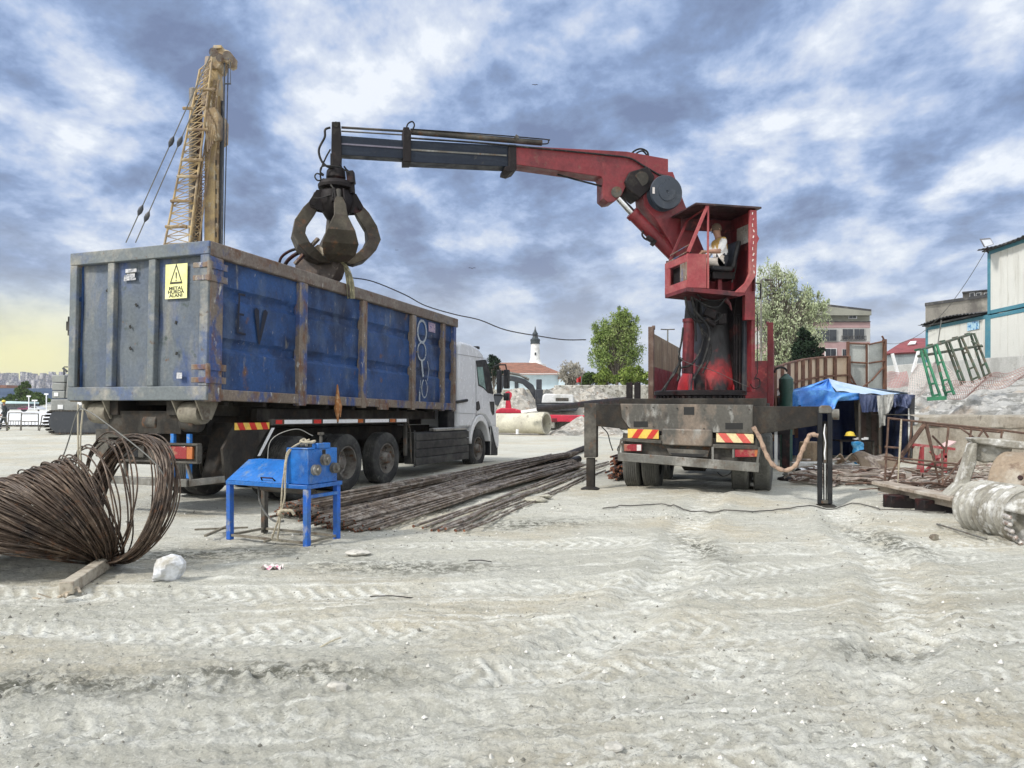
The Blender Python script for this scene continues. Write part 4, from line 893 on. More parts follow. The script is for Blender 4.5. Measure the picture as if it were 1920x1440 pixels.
m = MB(); m.box(KB.pix(1330, 588, .35), (.22, .2, .16), Matrix.Rotation(.4, 3, 'Y')); m.box(KB.pix(1352, 598, .4), (.16, .2, .2)); m.cyl(KB.pix(1322, 597, .3), KB.pix(1340, 610, .3), .05, n=12); build(m, 'valve_block', m_soot, crane, bevel=.015)
m = MB(); m.tube([KB.pix(x, y, .2) for x, y in ((1359, 560), (1368, 570), (1372, 582))], [.05, .03, .01], 8); build(m, 'rag', m_darkred, crane)
for p in (((1415, 708), (1424, 712), (1424, 724), (1413, 728), (1407, 720)),): ktube('steering_loop', m_soot, p, .012, .12, crane, smooth=3)

# ---------------------------------------------------------------- grapple
G = KB.pix(630, 350, BO + .18); GK = G.y / FPX
def gz(py): return EYE - (py - HOR) * GK
grap = root('grapple', (G.x, G.y, gz(495)), 'dark steel orange-peel grab with curved pointed claws hanging from the boom tip over the skip', 'grab')
m_claw = mat('worn_khaki_claw_steel', (.046, .039, .028), [((.09, .077, .056), 3, .45, .65), ((.05, .035, .03), 4, .50, .66), ((.15, .075, .04), 7, .58, .7)], .55, .35, bump=.25)
m = MB(); m.lathe([(gz(342), .10), (gz(334), .17), (gz(322), .16), (gz(316), .12), (gz(308), .09)], (G.x, G.y, 0), (0, 0, 1), 24); m.box((G.x, G.y, gz(308)), (.14, .26, .30)); build(m, 'rotator', m_soot, grap, bevel=.008)
m = MB(); m.lathe([(gz(420), .02), (gz(412), .16), (gz(395), .26), (gz(378), .30), (gz(362), .27), (gz(356), .20), (gz(355), .30), (gz(349), .31), (gz(342), .27), (gz(340), .12)], (G.x, G.y, 0), (0, 0, 1), 36)
for i in range(4):
    a = rad(-70 + 90 * i); d = V(math.cos(a), math.sin(a), 0); sd_ = V(-d.y, d.x, 0)
    for s in (-.075, .075):
        b0 = V(G.x, G.y, 0) + sd_ * s; m.prism([b0 + d * .2 + V(0, 0, gz(360)), b0 + d * .34 + V(0, 0, gz(362)), b0 + d * .46 + V(0, 0, gz(384)), b0 + d * .44 + V(0, 0, gz(394)), b0 + d * .34 + V(0, 0, gz(398)), b0 + d * .2 + V(0, 0, gz(400))], sd_ * .022)
    m.cyl(V(G.x, G.y, gz(388)) + d * .40 - sd_ * .12, V(G.x, G.y, gz(388)) + d * .40 + sd_ * .12, .035, n=12)
build(m, 'grab_head', m_soot, grap, bevel=.006)
def claw(i):
    a = rad(-70 + 90 * i); d = V(math.cos(a), math.sin(a), 0); sd_ = V(-d.y, d.x, 0); o = V(G.x, G.y, 0); m = MB()
    st = [((.46, 380), (.30, 390), .12), ((.60, 396), (.40, 408), .20), ((.75, 420), (.54, 430), .22), ((.80, 448), (.57, 446), .46), ((.70, 470), (.50, 462), .60), ((.53, 487), (.38, 474), .54), ((.33, 496), (.24, 484), .34), ((.14, 495), (.12, 488), .12), ((.02, 492), (.03, 489), .03)]
    P = []
    for (r0, y0), (r1, y1), w_ in st:
        P += [o + d * (r0 * .93) + sd_ * (-w_ / 2) + V(0, 0, gz(y0)), o + d * (r0 * .93) + sd_ * (w_ / 2) + V(0, 0, gz(y0)), o + d * (r1 * .93) + sd_ * (w_ / 2 * .8) + V(0, 0, gz(y1)), o + d * (r1 * .93) + sd_ * (-w_ / 2 * .8) + V(0, 0, gz(y1))]
    F = [(3, 2, 1, 0), tuple(len(P) - 4 + k for k in range(4))]
    for k in range(len(st) - 1):
        for j in range(4): F.append((k * 4 + j, k * 4 + (j + 1) % 4, k * 4 + 4 + (j + 1) % 4, k * 4 + 4 + j))
    m.add(P, F); c = build(m, 'claw', m_claw, grap, bevel=.01, sharp=12)
    m = MB(); m.cyl(o + d * .33 + V(0, 0, gz(366)), o + d * .50 + V(0, 0, gz(414)), .045, n=14); m.cyl(o + d * .46 + V(0, 0, gz(404)), o + d * .58 + V(0, 0, gz(436)), .025, n=10); build(m, 'claw_ram', m_grime, c)
    m = MB(); p0 = o + d * .64 + V(0, 0, gz(447)); m.cyl(p0 - sd_ * .20, p0 + sd_ * .20, .022, n=8); m.box(o + d * .62 + V(0, 0, gz(423)), (.10, .10, .09), Matrix.Rotation(a, 3, 'Z')); build(m, 'pin', m_soot, c)
for i in range(4): claw(i)
m = MB(); c = V(G.x + .27, G.y - .05, 0); m.box((c.x, c.y, gz(335)), (.13, .14, .22), Matrix.Rotation(-.12, 3, 'Y')); m.cyl((c.x + .01, c.y, gz(348)), (c.x + .02, c.y, gz(364)), .055, n=14); build(m, 'hydraulic_motor', m_soot, grap, bevel=.015)
def gtube(pts, r):
    m = MB(); m.tube(curve([V(G.x + (x - 630) * GK, G.y + dy_, gz(y)) for x, y, dy_ in pts], 6), r, 8); build(m, 'hydraulic_hose', m_hose, grap)
gtube([(622, 243, -.1), (613, 248, -.12), (612, 262, -.12), (602, 285, -.14), (606, 305, -.15), (617, 317, -.15), (630, 320, -.16)], .02)
gtube([(622, 284, -.1), (614, 300, -.12), (605, 325, -.14), (605, 343, -.12)], .015); gtube([(612, 336, -.2), (600, 332, -.2), (596, 338, -.2), (602, 345, -.2), (612, 340, -.15)], .013)
gtube([(612, 334, -.18), (606, 328, -.2), (612, 318, -.2), (640, 320, -.2), (650, 324, -.15), (660, 330, -.1)], .014); gtube([(645, 312, 0), (652, 320, 0), (664, 326, 0)], .015)
gtube([(590, 378, -.2), (610, 380, -.3), (628, 374, -.3)], .010); gtube([(628, 356, -.3), (634, 366, -.33), (632, 385, -.36)], .012)

# ---------------------------------------------------------------- load held by the grab
ld = MB(); base = [(553, 493), (585, 462), (612, 470), (640, 478), (626, 520), (600, 545), (550, 530)]
LP = Plane((G.x, G.y - .06), (.94, -.34)); ld.prism([LP.pix(x, y) for x, y in base], V(.10, .22, 0))
thing(ld, 'crumpled_sheet', mat('rusty_crumpled_sheet', (.06, .045, .04), [((.14, .09, .06), 3, .5, .7), ((.25, .22, .18), 8, .6, .72)], .6, bump=.4), 'crumpled dark sheet metal clamped in the grab claws above the skip rim', 'scrap metal', bevel=.02)
m = MB(); m.beam(LP.pix(553, 495, -.25), LP.pix(597, 447, -.25), .07, .05); thing(m, 'steel_bar', m_skiprib, 'short rusty flat bar sticking out of the grab claws at a slant', 'steel bar', bevel=.006)
m = MB(); m.prism([LP.pix(x, y, -.22) for x, y in ((585, 465), (596, 458), (611, 472), (604, 480), (595, 474))], V(.02, .03, 0)); thing(m, 'bent_offcut', mat('pale_tan_offcut', (.36, .31, .23), [((.2, .15, .1), 6, .5, .7)], .7), 'pale tan bent metal offcut lying on a claw of the grab', 'offcut', bevel=.008)
for q, r_, lbl in ((((522, 500), (528, 482), (545, 470), (566, 465)), .025, 'dark curved pipe arching up left of the grab, the outer one'), (((532, 500), (542, 486), (560, 474), (580, 470)), .035, 'thicker dark curved pipe just inside the outer one, left of the grab')):
    m = MB(); m.tube(curve([LP.pix(x, y, .05) for x, y in q], 6), r_, 8); thing(m, 'bent_pipe', m_soot, lbl, 'bent pipe')
m = MB(); rnd = random.Random(8)
for i in range(9):
    o_ = rnd.uniform(-.1, .25); m.tube(curve([LP.pix(636 + rnd.uniform(-4, 4), 488, o_), LP.pix(645 + i * 1.0, 502 + rnd.uniform(-3, 3), o_), LP.pix(650 + i * 1.6, 530, o_), LP.pix(652 + i * 1.6, 560, o_)], 5), .009, 5)
thing(m, 'cable_bundle', mat('olive_stripped_cable', (.16, .15, .09), [((.35, .32, .2), 9, .5, .65)], .6), 'bundle of olive cables spilling from the grab down into the skip', 'cables')
m = MB(); rnd = random.Random(2)
for i in range(60):
    a = skip.matrix_basis @ V(rnd.uniform(-2.3, -.2), rnd.uniform(.3, 7.4), rnd.uniform(.2, 1.5)); d = V(rnd.gauss(0, 1), rnd.gauss(0, 1), rnd.gauss(0, .3)).normalized() * rnd.uniform(.15, .4)
    m.beam(a - d, a + d, rnd.uniform(.03, .2), rnd.uniform(.01, .06))
setp(build(m, 'scrap_heap', [m_skiprail], loc=(0, 0, 0)), 'heap of rusty scrap pieces lying inside the blue skip', 'scrap heap', kind='stuff')

# ---------------------------------------------------------------- people
def person(name, loc, joints, bones, cols, mats, label, rz=0, group=None):
    """one skinned surface: joints name -> (point, radius); bones (a, b, material); then faces take the nearest bone's cloth or skin"""
    nm = list(joints); me = bpy.data.meshes.new('p'); me.from_pydata([joints[k][0] for k in nm], [(nm.index(a), nm.index(b)) for a, b, _ in bones], [])
    o = bpy.data.objects.new('p', me); COL.objects.link(o); o.modifiers.new('s', 'SKIN'); sk = me.skin_vertices[0].data
    for i, k in enumerate(nm): r_ = joints[k][1]; sk[i].radius = r_ if isinstance(r_, tuple) else (r_, r_); sk[i].use_root = (k == 'pelvis')
    s_ = o.modifiers.new('ss', 'SUBSURF'); s_.levels = 2; s_.render_levels = 2; bpy.context.view_layer.update()
    m2 = bpy.data.meshes.new_from_object(o.evaluated_get(bpy.context.evaluated_depsgraph_get())); bpy.data.objects.remove(o)
    m2.name = name; m2.materials.clear()
    for x in mats: m2.materials.append(x)
    for p in m2.polygons:
        c = p.center; best = 9e9
        for a, b, mi in bones:
            A = Vector(joints[a][0]); B = Vector(joints[b][0]); ab = B - A; t_ = max(0, min(1, (c - A).dot(ab) / max(ab.length_squared, 1e-9))); d = (c - (A + ab * t_)).length
            if d < best: best = d; p.material_index = mi
        p.use_smooth = True
    b = bpy.data.objects.new(name, m2); COL.objects.link(b); b.location = loc; b.rotation_euler.z = rz
    return setp(b, label, 'person', group)
m_skin = mat('tanned_skin', (.34, .19, .13), (), .6); m_hair = mat('short_brown_hair', (.10, .065, .045), (), .85, bump=.3, bscale=90); m_pants = mat('dark_work_trousers', (.02, .022, .03), (), .8); m_palecloth = mat('pale_trousers', (.50, .46, .42), [((.35, .3, .26), 6, .5, .7)], .85); m_mustard = mat('mustard_shirt', (.45, .29, .09), (), .85); m_whitecloth = mat('white_shirt', (.72, .72, .72), (), .85)
def head_bits(b, H, fw, up=V(0, 0, 1), hat=None, beard=False, R=.092):
    """face on the front of the head (fw), hair or helmet as a child"""
    sd_ = up.cross(fw).normalized(); m = MB()
    m.tube([H + fw * (R * .92) + up * .03, H + fw * (R * 1.22) - up * .018, H + fw * (R * .95) - up * .028], [.010, .017, .006], 6)
    for s in (-1, 1):
        m.tube([H + sd_ * s * (R * .80) + up * .02 - fw * .01, H + sd_ * s * (R * .98) - fw * .018, H + sd_ * s * (R * .80) - up * .03 - fw * .005], [.012, .018, .008], 6)
    build(m, 'ears_and_nose', m_skin, b, world=False)
    m = MB()
    for s in (-1, 1): m.lathe([(-.006, .011), (0, .013), (.006, .008), (.008, 0)], H + fw * (R * .88) + sd_ * s * .032 + up * .022, fw, 8)
    m.box(H + fw * (R * .95) - up * .055, (.02, .05, .010)) if abs(fw.x) > abs(fw.y) else m.box(H + fw * (R * .95) - up * .055, (.05, .02, .010))
    build(m, 'eyes_and_mouth', m_pants, b, world=False)
    m = MB(); Rr = R * (1.22 if hat else 1.1)
    def fn(u, v):
        t = u * 2 * math.pi; p = v * math.pi * (.52 if hat else .60); d = V(math.sin(p) * math.cos(t), math.sin(p) * math.sin(t), math.cos(p)); q = d.dot(fw)
        k = 1.0 if hat else (1.0 if q < .45 or d.z > .55 else .93)
        return H + up * .012 + V(d.x, d.y, d.z * 1.12) * (Rr * k)
    m.grid(fn, 25, 12)
    if hat: m.prism([H + up * .03 + fw * (Rr * .6) + sd_ * (Rr * .8), H + up * .03 + fw * (Rr * 1.45) + sd_ * (Rr * .5), H + up * .03 + fw * (Rr * 1.45) - sd_ * (Rr * .5), H + up * .03 + fw * (Rr * .6) - sd_ * (Rr * .8)], up * .012)
    build(m, 'hard_hat' if hat else 'hair', hat or m_hair, b, world=False)
def hand(b, P, dr, palm, mats=None):
    """palm, four bent fingers of different length and a thumb leaving the side of the palm"""
    dr = dr.normalized(); sd_ = dr.cross(palm).normalized(); palm = sd_.cross(dr).normalized(); m = MB()
    m.tube([P - dr * .02, P + dr * .03, P + dr * .085], [.024, .034, .034], 8)
    for k, l in enumerate((.072, .08, .075, .058)):
        o = P + dr * .08 + sd_ * (k - 1.5) * .019; m.tube([o, o + dr * l * .4 + palm * .012, o + dr * l * .72 + palm * .034, o + dr * l * .75 + palm * .058], [.0095, .009, .0085, .006], 6)
    o = P + dr * .02 + sd_ * -.035; m.tube([o, o + dr * .03 - sd_ * .022 + palm * .012, o + dr * .062 - sd_ * .022 + palm * .03], [.012, .011, .008], 6)
    return build(m, 'hand', m_skin, b, world=False)
# operator, seated, facing the boom tip; x = forward
J = {'pelvis': ((0, 0, .10), (.15, .12)), 'waist': ((.0, 0, .26), (.145, .12)), 'chest': ((.03, 0, .44), (.17, .13)), 'necb': ((.05, 0, .56), .075), 'neck': ((.075, 0, .62), .055), 'head': ((.10, 0, .71), .085), 'crown': ((.10, 0, .78), .078)}
for s, k in ((-1, 'r'), (1, 'l')):
    J.update({k + 'sh': ((.04, s * .19, .50), .072), k + 'el': ((.14, s * .25, .28), .050), k + 'wr': ((.38, s * .17, .28), .034), k + 'hip': ((.03, s * .10, .09), .10), k + 'kn': ((.44, s * .13, .12), .072), k + 'an': ((.50, s * .13, -.28), .05), k + 'to': ((.66, s * .14, -.32), .04)})
B = [('pelvis', 'waist', 2), ('waist', 'chest', 1), ('chest', 'necb', 3), ('necb', 'neck', 0), ('neck', 'head', 0), ('head', 'crown', 0)]
for k in 'rl': B += [('chest', k + 'sh', 3), (k + 'sh', k + 'el', 1), (k + 'el', k + 'wr', 0), ('pelvis', k + 'hip', 2), (k + 'hip', k + 'kn', 4), (k + 'kn', k + 'an', 2), (k + 'an', k + 'to', 2)]
fwd = math.atan2(-.223, -.975); ploc = K(.90, .45, 4.0)
op = person('person', ploc, J, B, None, [m_skin, m_whitecloth, m_pants, m_mustard, m_palecloth], 'crane operator in yellow and white top seated at the levers in the red cab', fwd)
head_bits(op, V(.10, 0, .725), V(1, 0, 0))
for s in (-1, 1): hand(op, V(.40, s * .17, .275), V(1, 0, -.15), V(0, 0, -1))
# ---------------------------------------------------------------- coils of wire rod, front left
m_wire = mat('brown_wire_rod', (.075, .052, .038), [((.18, .135, .10), (9, 9, 9), .50, .68), ((.028, .021, .018), 5, .5, .68), ((.13, .06, .03), 12, .58, .7), ((.4, .38, .34), 40, .66, .7)], .55, .1, var=.3, spec=.35)
PIN = gp(214, 1066); PIN.z = .05
def coil(name, t0, t1, n, label, seed):
    rnd = random.Random(seed); mb = MB()
    keys = [(0.0, (.16, .22, .96), (.84, -.52, .0), .57), (.22, (.08, .22, .97), (.82, -.55, .05), .57), (.30, (-.06, .22, .97), (.78, -.58, .18), .60), (.42, (-.58, .25, .74), (.55, -.68, .42), .53), (.55, (-.77, .20, .56), (.46, -.74, .44), .57),
            (.72, (-.89, .15, .38), (.34, -.84, .42), .63), (.88, (-.95, .10, .24), (.22, -.92, .34), .70), (1.0, (-.985, .05, .13), (.12, -.97, .16), .74)]
    def ip(t):
        for a, b in zip(keys, keys[1:]):
            if t <= b[0]:
                f = (t - a[0]) / (b[0] - a[0]); return Vector(a[1]).lerp(Vector(b[1]), f).normalized(), Vector(a[2]).lerp(Vector(b[2]), f), a[3] + (b[3] - a[3]) * f
        return Vector(keys[-1][1]).normalized(), Vector(keys[-1][2]), keys[-1][3]
    for i in range(n):
        t = t0 + (t1 - t0) * (i + rnd.uniform(-.8, .8)) / n
        if t0 == 0: t = .20 * i / n if i < n - 12 else .30 + .12 * (n - i) / 12
        c, bdir, R = ip(max(0, min(1, t)))
        c = (c + Vector((rnd.gauss(0, .012), rnd.gauss(0, .012), rnd.gauss(0, .012)))).normalized(); bdir = (bdir - c * bdir.dot(c)).normalized(); nn = c.cross(bdir)
        R *= rnd.uniform(.965, 1.02); P0 = PIN + V(rnd.gauss(-.02, .022) - .55 * max(0, t - .55), rnd.gauss(.03, .05), rnd.uniform(0, .05)) + V(-.05, .08, .015) * (max(0, t - .3) * 1.2); ph = rnd.random() * 6.28
        if P0.z < .02: P0.z = .02
        pts = []
        for k in range(56):
            a = 2 * math.pi * k / 56; q = P0 + c * (R * (1 - math.cos(a))) + bdir * (R * math.sin(a) * rnd.uniform(.999, 1.001)) + nn * (.018 * math.sin(2 * a + ph) + .012 * math.sin(3 * a + ph * 2))
            q.z = max(q.z, .008 + .004 * (i % 4)); pts.append(q)
        mb.tube(pts, .0072, 6, closed=True)
    return thing(mb, name, m_wire, label, 'wire coil', 'coils of rusty wire rod on the ground')
coil('wire_coil', 0, .37, 84, 'upright open ring of the rusty wire coils, nearest the blue bending machine', 1)
coil('wire_coil', .43, 1.0, 260, 'slumped mass of rusty wire loops spilling out of the left picture edge', 2)
m = MB(); rnd = random.Random(4)
m.tube(curve([gp(78, 880), V(-4.45, 6.9, .55), V(-4.1, 6.9, 1.0), V(-3.95, 6.9, 1.25)], 6), .006, 6); 
loop = []
for k in range(40): a = math.pi * k / 39; loop.append(V(-3.25, 6.75, .58) + V(-.72 * math.cos(a), .12 * math.cos(a), .62 * math.sin(a)))
m2_ = MB(); m2_.tube(curve([V(-4.55, 6.9, .30), V(-4.15, 6.85, .95), V(-3.99, 6.85, 1.42), V(-3.92, 6.85, 1.45), V(-3.70, 6.8, 1.33), V(-3.2, 6.7, .97), V(-3.05, 6.65, .72)], 8), .006, 6)
thing(m2_, 'loose_wire', m_cableway, 'single thin wire end springing up out of the rusty coils', 'wire')
m = MB(); [m.tube(curve([V(-4.02 + dx_, 6.95, 1.5), V(-4.03 + dx_ * .4, 6.95, 1.1), V(-4.0 + dx_, 6.95, .68)], 5), .008, 6) for dx_ in (-.02, .03)]
thing(m, 'hanging_twine', mat('pale_twine', (.42, .38, .29), (), .9), 'pale twine hanging beside the coil below the skip corner', 'twine')
# timber and rock
m = MB(); a = gp(124, 1114); b = gp(196, 1066); a.z = .045; b.z = .05; m.beam(a, b, .105, .10)
thing(m, 'timber_block', mat('pale_weathered_timber', (.42, .38, .31), [((.28, .24, .19), (14, 14, 14), .5, .62), ((.14, .10, .07), 4, .6, .7)], .85, bump=.5), 'square timber baulk with a splintered end under the wire coils', 'timber', bevel=.008)
m = MB(); rnd = random.Random(5)
for i in range(9): q = a + V(rnd.uniform(-.2, .1), rnd.uniform(-.15, .05), -.035); m.beam(q, q + V(rnd.uniform(-.12, .12), rnd.uniform(-.1, .06), rnd.uniform(0, .05)), .02, .008)
setp(build(m, 'wood_splinters', mat('splinter_wood', (.45, .38, .29), ()), loc=(0, 0, 0)), 'splinters broken off the timber end', 'splinters', kind='stuff')
c = gpt(304, 1098); m = MB(); m.rock(c + V(0, .08, .105), .155, 41, 12, (1.05, .8, .86), rough=.5); m.v = [(x, y, z + (x - c.x) * .22) for x, y, z in m.v]
thing(m, 'white_rock', mat('white_limestone', (.72, .74, .78), [((.55, .57, .60), 9, .45, .65), ((.40, .38, .33), 4, .52, .66)], .85, bump=.5, bscale=22), 'angular white block of stone lying in front of the wire coils', 'rock', sharp=22)
for i, (px, py, r_, l) in enumerate(((633, 1291, .05, 'small brownish stone half sunk in the trampled clay at lower centre'), (1148, 1406, .042, 'pale rounded stone at the bottom edge of the picture'), (672, 1040, .11, 'flat pale slab of stone right of the blue machine legs'), (130, 1028, .0, ''), (505, 992, .07, 'flat stone left of the rebar bundle ends'))):
    if r_ == 0: continue
    c = gpt(px, py); m = MB(); m.rock(c + V(0, 0, r_ * .2), r_, 60 + i, 8, (1.2, 1, .55 if i < 2 else .25)); thing(m, 'ground_stone', mat('stone_%d' % i, (.52, .50, .45), [((.36, .35, .31), 20, .5, .65)], .9, bump=.4), l, 'stone', sharp=30)
c = gpt(510, 1066); m = MB(); m.grid(lambda u, v: c + V((u - .5) * .18, (v - .5) * .10, .015 + .02 * math.sin(u * 11) * math.cos(v * 9)), 12, 8); thing(m, 'litter', mat('pink_litter', (.65, .60, .58), [((.55, .12, .25), 25, .5, .6)], .6), 'crumpled pink and white wrapper on the clay', 'litter')
for px, py, L_, l in ((735, 1123, .35, 'thin dark bent wire offcut lying on open clay, the nearer left one'), (900, 1055, .22, 'dark metal sliver below the loose bars')):
    c = gpt(px, py, .012); m = MB(); m.tube(curve([c - V(L_ * .5, -.03, 0), c + V(0, 0, .012), c + V(L_ * .5, -.02, 0)], 4), .0045, 5); thing(m, 'wire_offcut', m_soot, l, 'wire')
c = gpt(612, 1210, .01); m = MB(); m.tube(curve([c + V(-.03, -.1, 0), c + V(.02, 0, .01), c + V(.06, .12, .0)], 4), .006, 5); thing(m, 'straw_stalk', mat('straw', (.5, .45, .33), ()), 'pale curved twig lying on the open clay', 'twig')

# ---------------------------------------------------------------- blue bending machine
FR = V(-2.17, 7.9, 0); ma_ = rad(-27)   # front edge runs from FR to the left and away
mach = root('bending_machine', (FR.x, FR.y, gh(FR.x, FR.y)), 'bright blue steel bar-bending machine on four legs with sloping lid and three rollers', 'machine', ma_)
W_, Dp = 1.13, .50
m_blue = mat('glossy_azure_paint', (.020, .155, .50), [((.02, .09, .32), 2, .5, .7), ((.16, .24, .36), (7, 7, 3), .55, .72), ((.10, .08, .07), 14, .66, .74)], .32, bump=.05)
def kb(name, mats, fn, parent=mach, **k): return lb(parent, name, mats, fn, **k)
m_leg = mat('muddy_blue_leg', (.02, .12, .50), [((.04, .12, .32), 5, .5, .66), ((.34, .34, .30), (8, 8, 5), .58, .70)], .5, bump=.1)
for x, y in ((0, 0), (-W_, 0), (-.02, Dp), (-W_ + .02, Dp)): kb('leg', m_leg if y == 0 else m_grime if x < -.5 else m_leg, lambda m: m.mm((x - .03, y - .03, -.02), (x + .03, y + .03, .60)), bevel=.004)
fr = kb('table_frame', m_blue, lambda m: (m.mm((-W_ - .032, -.034, .602), (.032, .034, .645)), m.mm((-W_ - .032, Dp - .034, .602), (.032, Dp + .034, .645)), m.mm((-.034, .034, .602), (.032, Dp - .034, .645)), m.mm((-W_ - .03, .034, .602), (-W_ + .034, Dp - .034, .645)), m.mm((-.03, .03, .50), (.028, Dp - .03, .535))), bevel=.004)
kb('foot_rail', m_tanmud, lambda m: (m.beam((0, 0, .03), (-W_, 0, .03), .03, .025), m.beam((0, 0, .035), (-.02, Dp, .035), .03, .025), m.beam((-W_, 0, .03), (-W_ + .02, Dp, .03), .03, .025), m.beam((-.02, Dp, .03), (-W_, Dp, .03), .03, .025), m.beam((-W_ * .45, 0, .03), (-W_ * .45, -.1, .02), .03, .02)))
kb('under_tray', m_grime, lambda m: m.prism([(-1.0, .05, .60), (-.1, .05, .60), (-.25, .3, .50), (-.9, .3, .50)], (0, .15, 0)))
lid = kb('lid', m_blue, lambda m: m.prism([(-W_ - .03, -.03, .648), (-W_ - .03, .30, .86), (-W_ - .03, .47, .86), (-W_ - .03, .53, .648)], (.92, 0, 0)), bevel=.006)
kb('lid_handle', m_soot, lambda m: m.tube([V(-.64, .0, .668), V(-.63, -.03, .70), V(-.46, -.03, .70), V(-.45, .0, .668)], .008, 6), lid)
kb('paper_label', m_white, lambda m: m.prism([(-.42, .19, .795), (-.27, .19, .795), (-.265, .29, .86), (-.41, .29, .86)], (0, -.002, .003)), lid)
body = kb('gear_box', m_blue, lambda m: (m.mm((-.262, -.005, .648), (.02, .46, 1.02)), m.mm((-.275, -.015, 1.021), (.03, .10, 1.035)), m.mm((-.275, -.015, .66), (-.262, .10, 1.02))), bevel=.008)
kb('top_bracket', m_blue, lambda m: m.mm((-.06, .14, 1.022), (.028, .34, 1.08)), body, bevel=.006)
kb('adjusting_screw', m_grime, lambda m: (m.cyl((-.02, .24, 1.08), (-.02, .24, 1.17), .016, n=10), m.cyl((-.02, .24, 1.17), (-.02, .24, 1.195), .035, n=6)), body)
def rol(y, z, r):
    m = MB(); m.lathe([(.02, .02), (.02, r), (.03, r), (.034, r * .86), (.055, r * .86), (.059, r), (.07, r), (.075, r * .5), (.10, r * .45), (.10, 0)], (0, y, z), (1, 0, 0), 28); return build(m, 'bending_roller', m_bare, body, world=False)
rol(.24, .90, .062); rol(.09, .80, .058); rol(.39, .80, .058)
kb('slot', m_hole, lambda m: m.box((.022, .24, .985), (.004, .05, .05)), body)
m_rope = mat('dirty_cream_rope', (.45, .40, .30), [((.28, .24, .17), 30, .5, .62)], .9, bump=.5, bscale=120)
MW = mach.matrix_basis; L3 = lambda *p: MW @ V(*p)
m = MB(); [m.tube(curve([L3(*p) for p in q], 6), r_, 8) for q, r_ in (
    (((-.07, .12, 1.10), (-.15, .05, 1.08), (-.24, -.02, 1.0), (-.265, -.035, .90), (-.27, -.055, .75), (-.29, -.06, .60), (-.31, -.07, .34), (-.40, -.1, .06)), .010),
    (((-.10, .15, 1.12), (-.2, .02, 1.04), (-.25, -.03, .93), (-.25, -.055, .72), (-.255, -.06, .5), (-.30, -.07, .33), (-.32, -.1, .04)), .010),
    (((-.31, -.07, .36), (-.24, -.08, .37), (-.16, -.06, .37), (-.14, -.04, .33)), .018), (((-.33, -.07, .35), (-.29, -.10, .33), (-.29, -.05, .30)), .022),
    (((-.18, .1, 1.06), (-.08, .2, 1.10), (-.02, .1, 1.09), (-.12, .04, 1.10), (-.16, .14, 1.12), (-.06, .06, 1.06)), .014))]
thing(m, 'rope', m_rope, 'knotted cream rope draped over the blue machine and hanging to the ground', 'rope')
m = MB(); m.tube(curve([L3(*p) for p in ((-.85, .15, .58), (-.80, .12, .42), (-.68, .1, .28), (-.5, .05, .22), (-.33, 0, .24))], 6), .012, 8); thing(m, 'power_cable', m_cableway, 'grey cable looping below the blue machine', 'cable')
m = MB(); m.tube(curve([V(-2.95, 9.0, .70), V(-3.0, 9.3, 1.05), V(-2.7, 9.3, 1.19), V(-2.4, 9.0, 1.12)], 6), .006, 6)
thing(m, 'thin_wire', m_cableway, 'thin wire arching from behind the lid up to the top of the blue machine', 'wire')
m = MB(); a = gp(375, 1005); m.beam(gp(385, 1008) + V(0, 0, .02), gp(430, 988) + V(0, 0, .02), .03, .025); m.beam(gp(365, 996) + V(0, 0, .02), gp(465, 992) + V(0, 0, .02), .025, .02); thing(m, 'wood_frame', m_tanmud, 'thin wooden battens lying by the left leg of the blue machine', 'battens')

# ---------------------------------------------------------------- reinforcing bar bundles
m_bar = mat('brown_grey_rebar', (.185, .145, .11), [((.42, .38, .33), (5, 5, 5), .46, .66), ((.05, .036, .032), 8, .52, .68), ((.33, .30, .28), (14, 14, 14), .60, .70)], .5, .3, var=.3)
m_end = mat('rusty_bar_end', (.15, .055, .03), [((.25, .10, .05), 30, .5, .6)], .8)
bgroup = 'bundles of reinforcing bar stacked behind the blue machine'
def bundle(a, b, n, r, spread, label, seed, zb=(.0, .0), twist=.6, sag=0):
    rnd = random.Random(seed); a = Vector(a); b = Vector(b); d = (b - a).normalized(); sx_ = V(d.y, -d.x, 0).normalized(); mb = MB(); rt = root('rebar_bundle', (a.x, a.y, 0), label, 'rebar bundle', 0, 0, bgroup)
    pos = []; k = 0
    while len(pos) < n and k < 4000:
        k += 1; q = (rnd.gauss(0, spread), abs(rnd.gauss(0, spread * .55)))
        if all((q[0] - p[0]) ** 2 + (q[1] - p[1]) ** 2 > (1.75 * r) ** 2 for p in pos): pos.append(q)
    for px_, pz in pos:
        pts = []; off = rnd.uniform(-.14, .14); w0 = rnd.uniform(-1, 1); w1 = rnd.uniform(-1, 1)
        for i in range(13):
            t = i / 12; tw = twist * (t - .0); x = px_ * math.cos(tw) - (pz - spread * .5) * math.sin(tw); z = px_ * math.sin(tw) * .5 + pz * (1 - .15 * t)
            fan = 1 + .35 * abs(t - .45); p = a.lerp(b, t) + sx_ * (x * fan + .02 * math.sin(6 * t + w0 * 3)) + V(0, 0, max(r, z + r) + zb[0] + (zb[1] - zb[0]) * t + .01 * math.sin(9 * t + w1 * 3)) + d * off; pts.append(p)
        mb.tube(pts, r, 6, 0, cm=1)
    build(mb, 'bars', [m_bar, m_end], rt)
    for t in (.12, .5, .85):
        c = a.lerp(b, t); m = MB(); z0 = zb[0] + (zb[1] - zb[0]) * t; m.tube([c + sx_ * (spread * 1.9 * math.cos(q)) + V(0, 0, max(.008, z0 + spread * .8 + spread * 1.15 * math.sin(q))) for q in np.arange(0, 6.28, .35)], .004, 5, closed=True); build(m, 'tie_wire', m_cableway, rt)
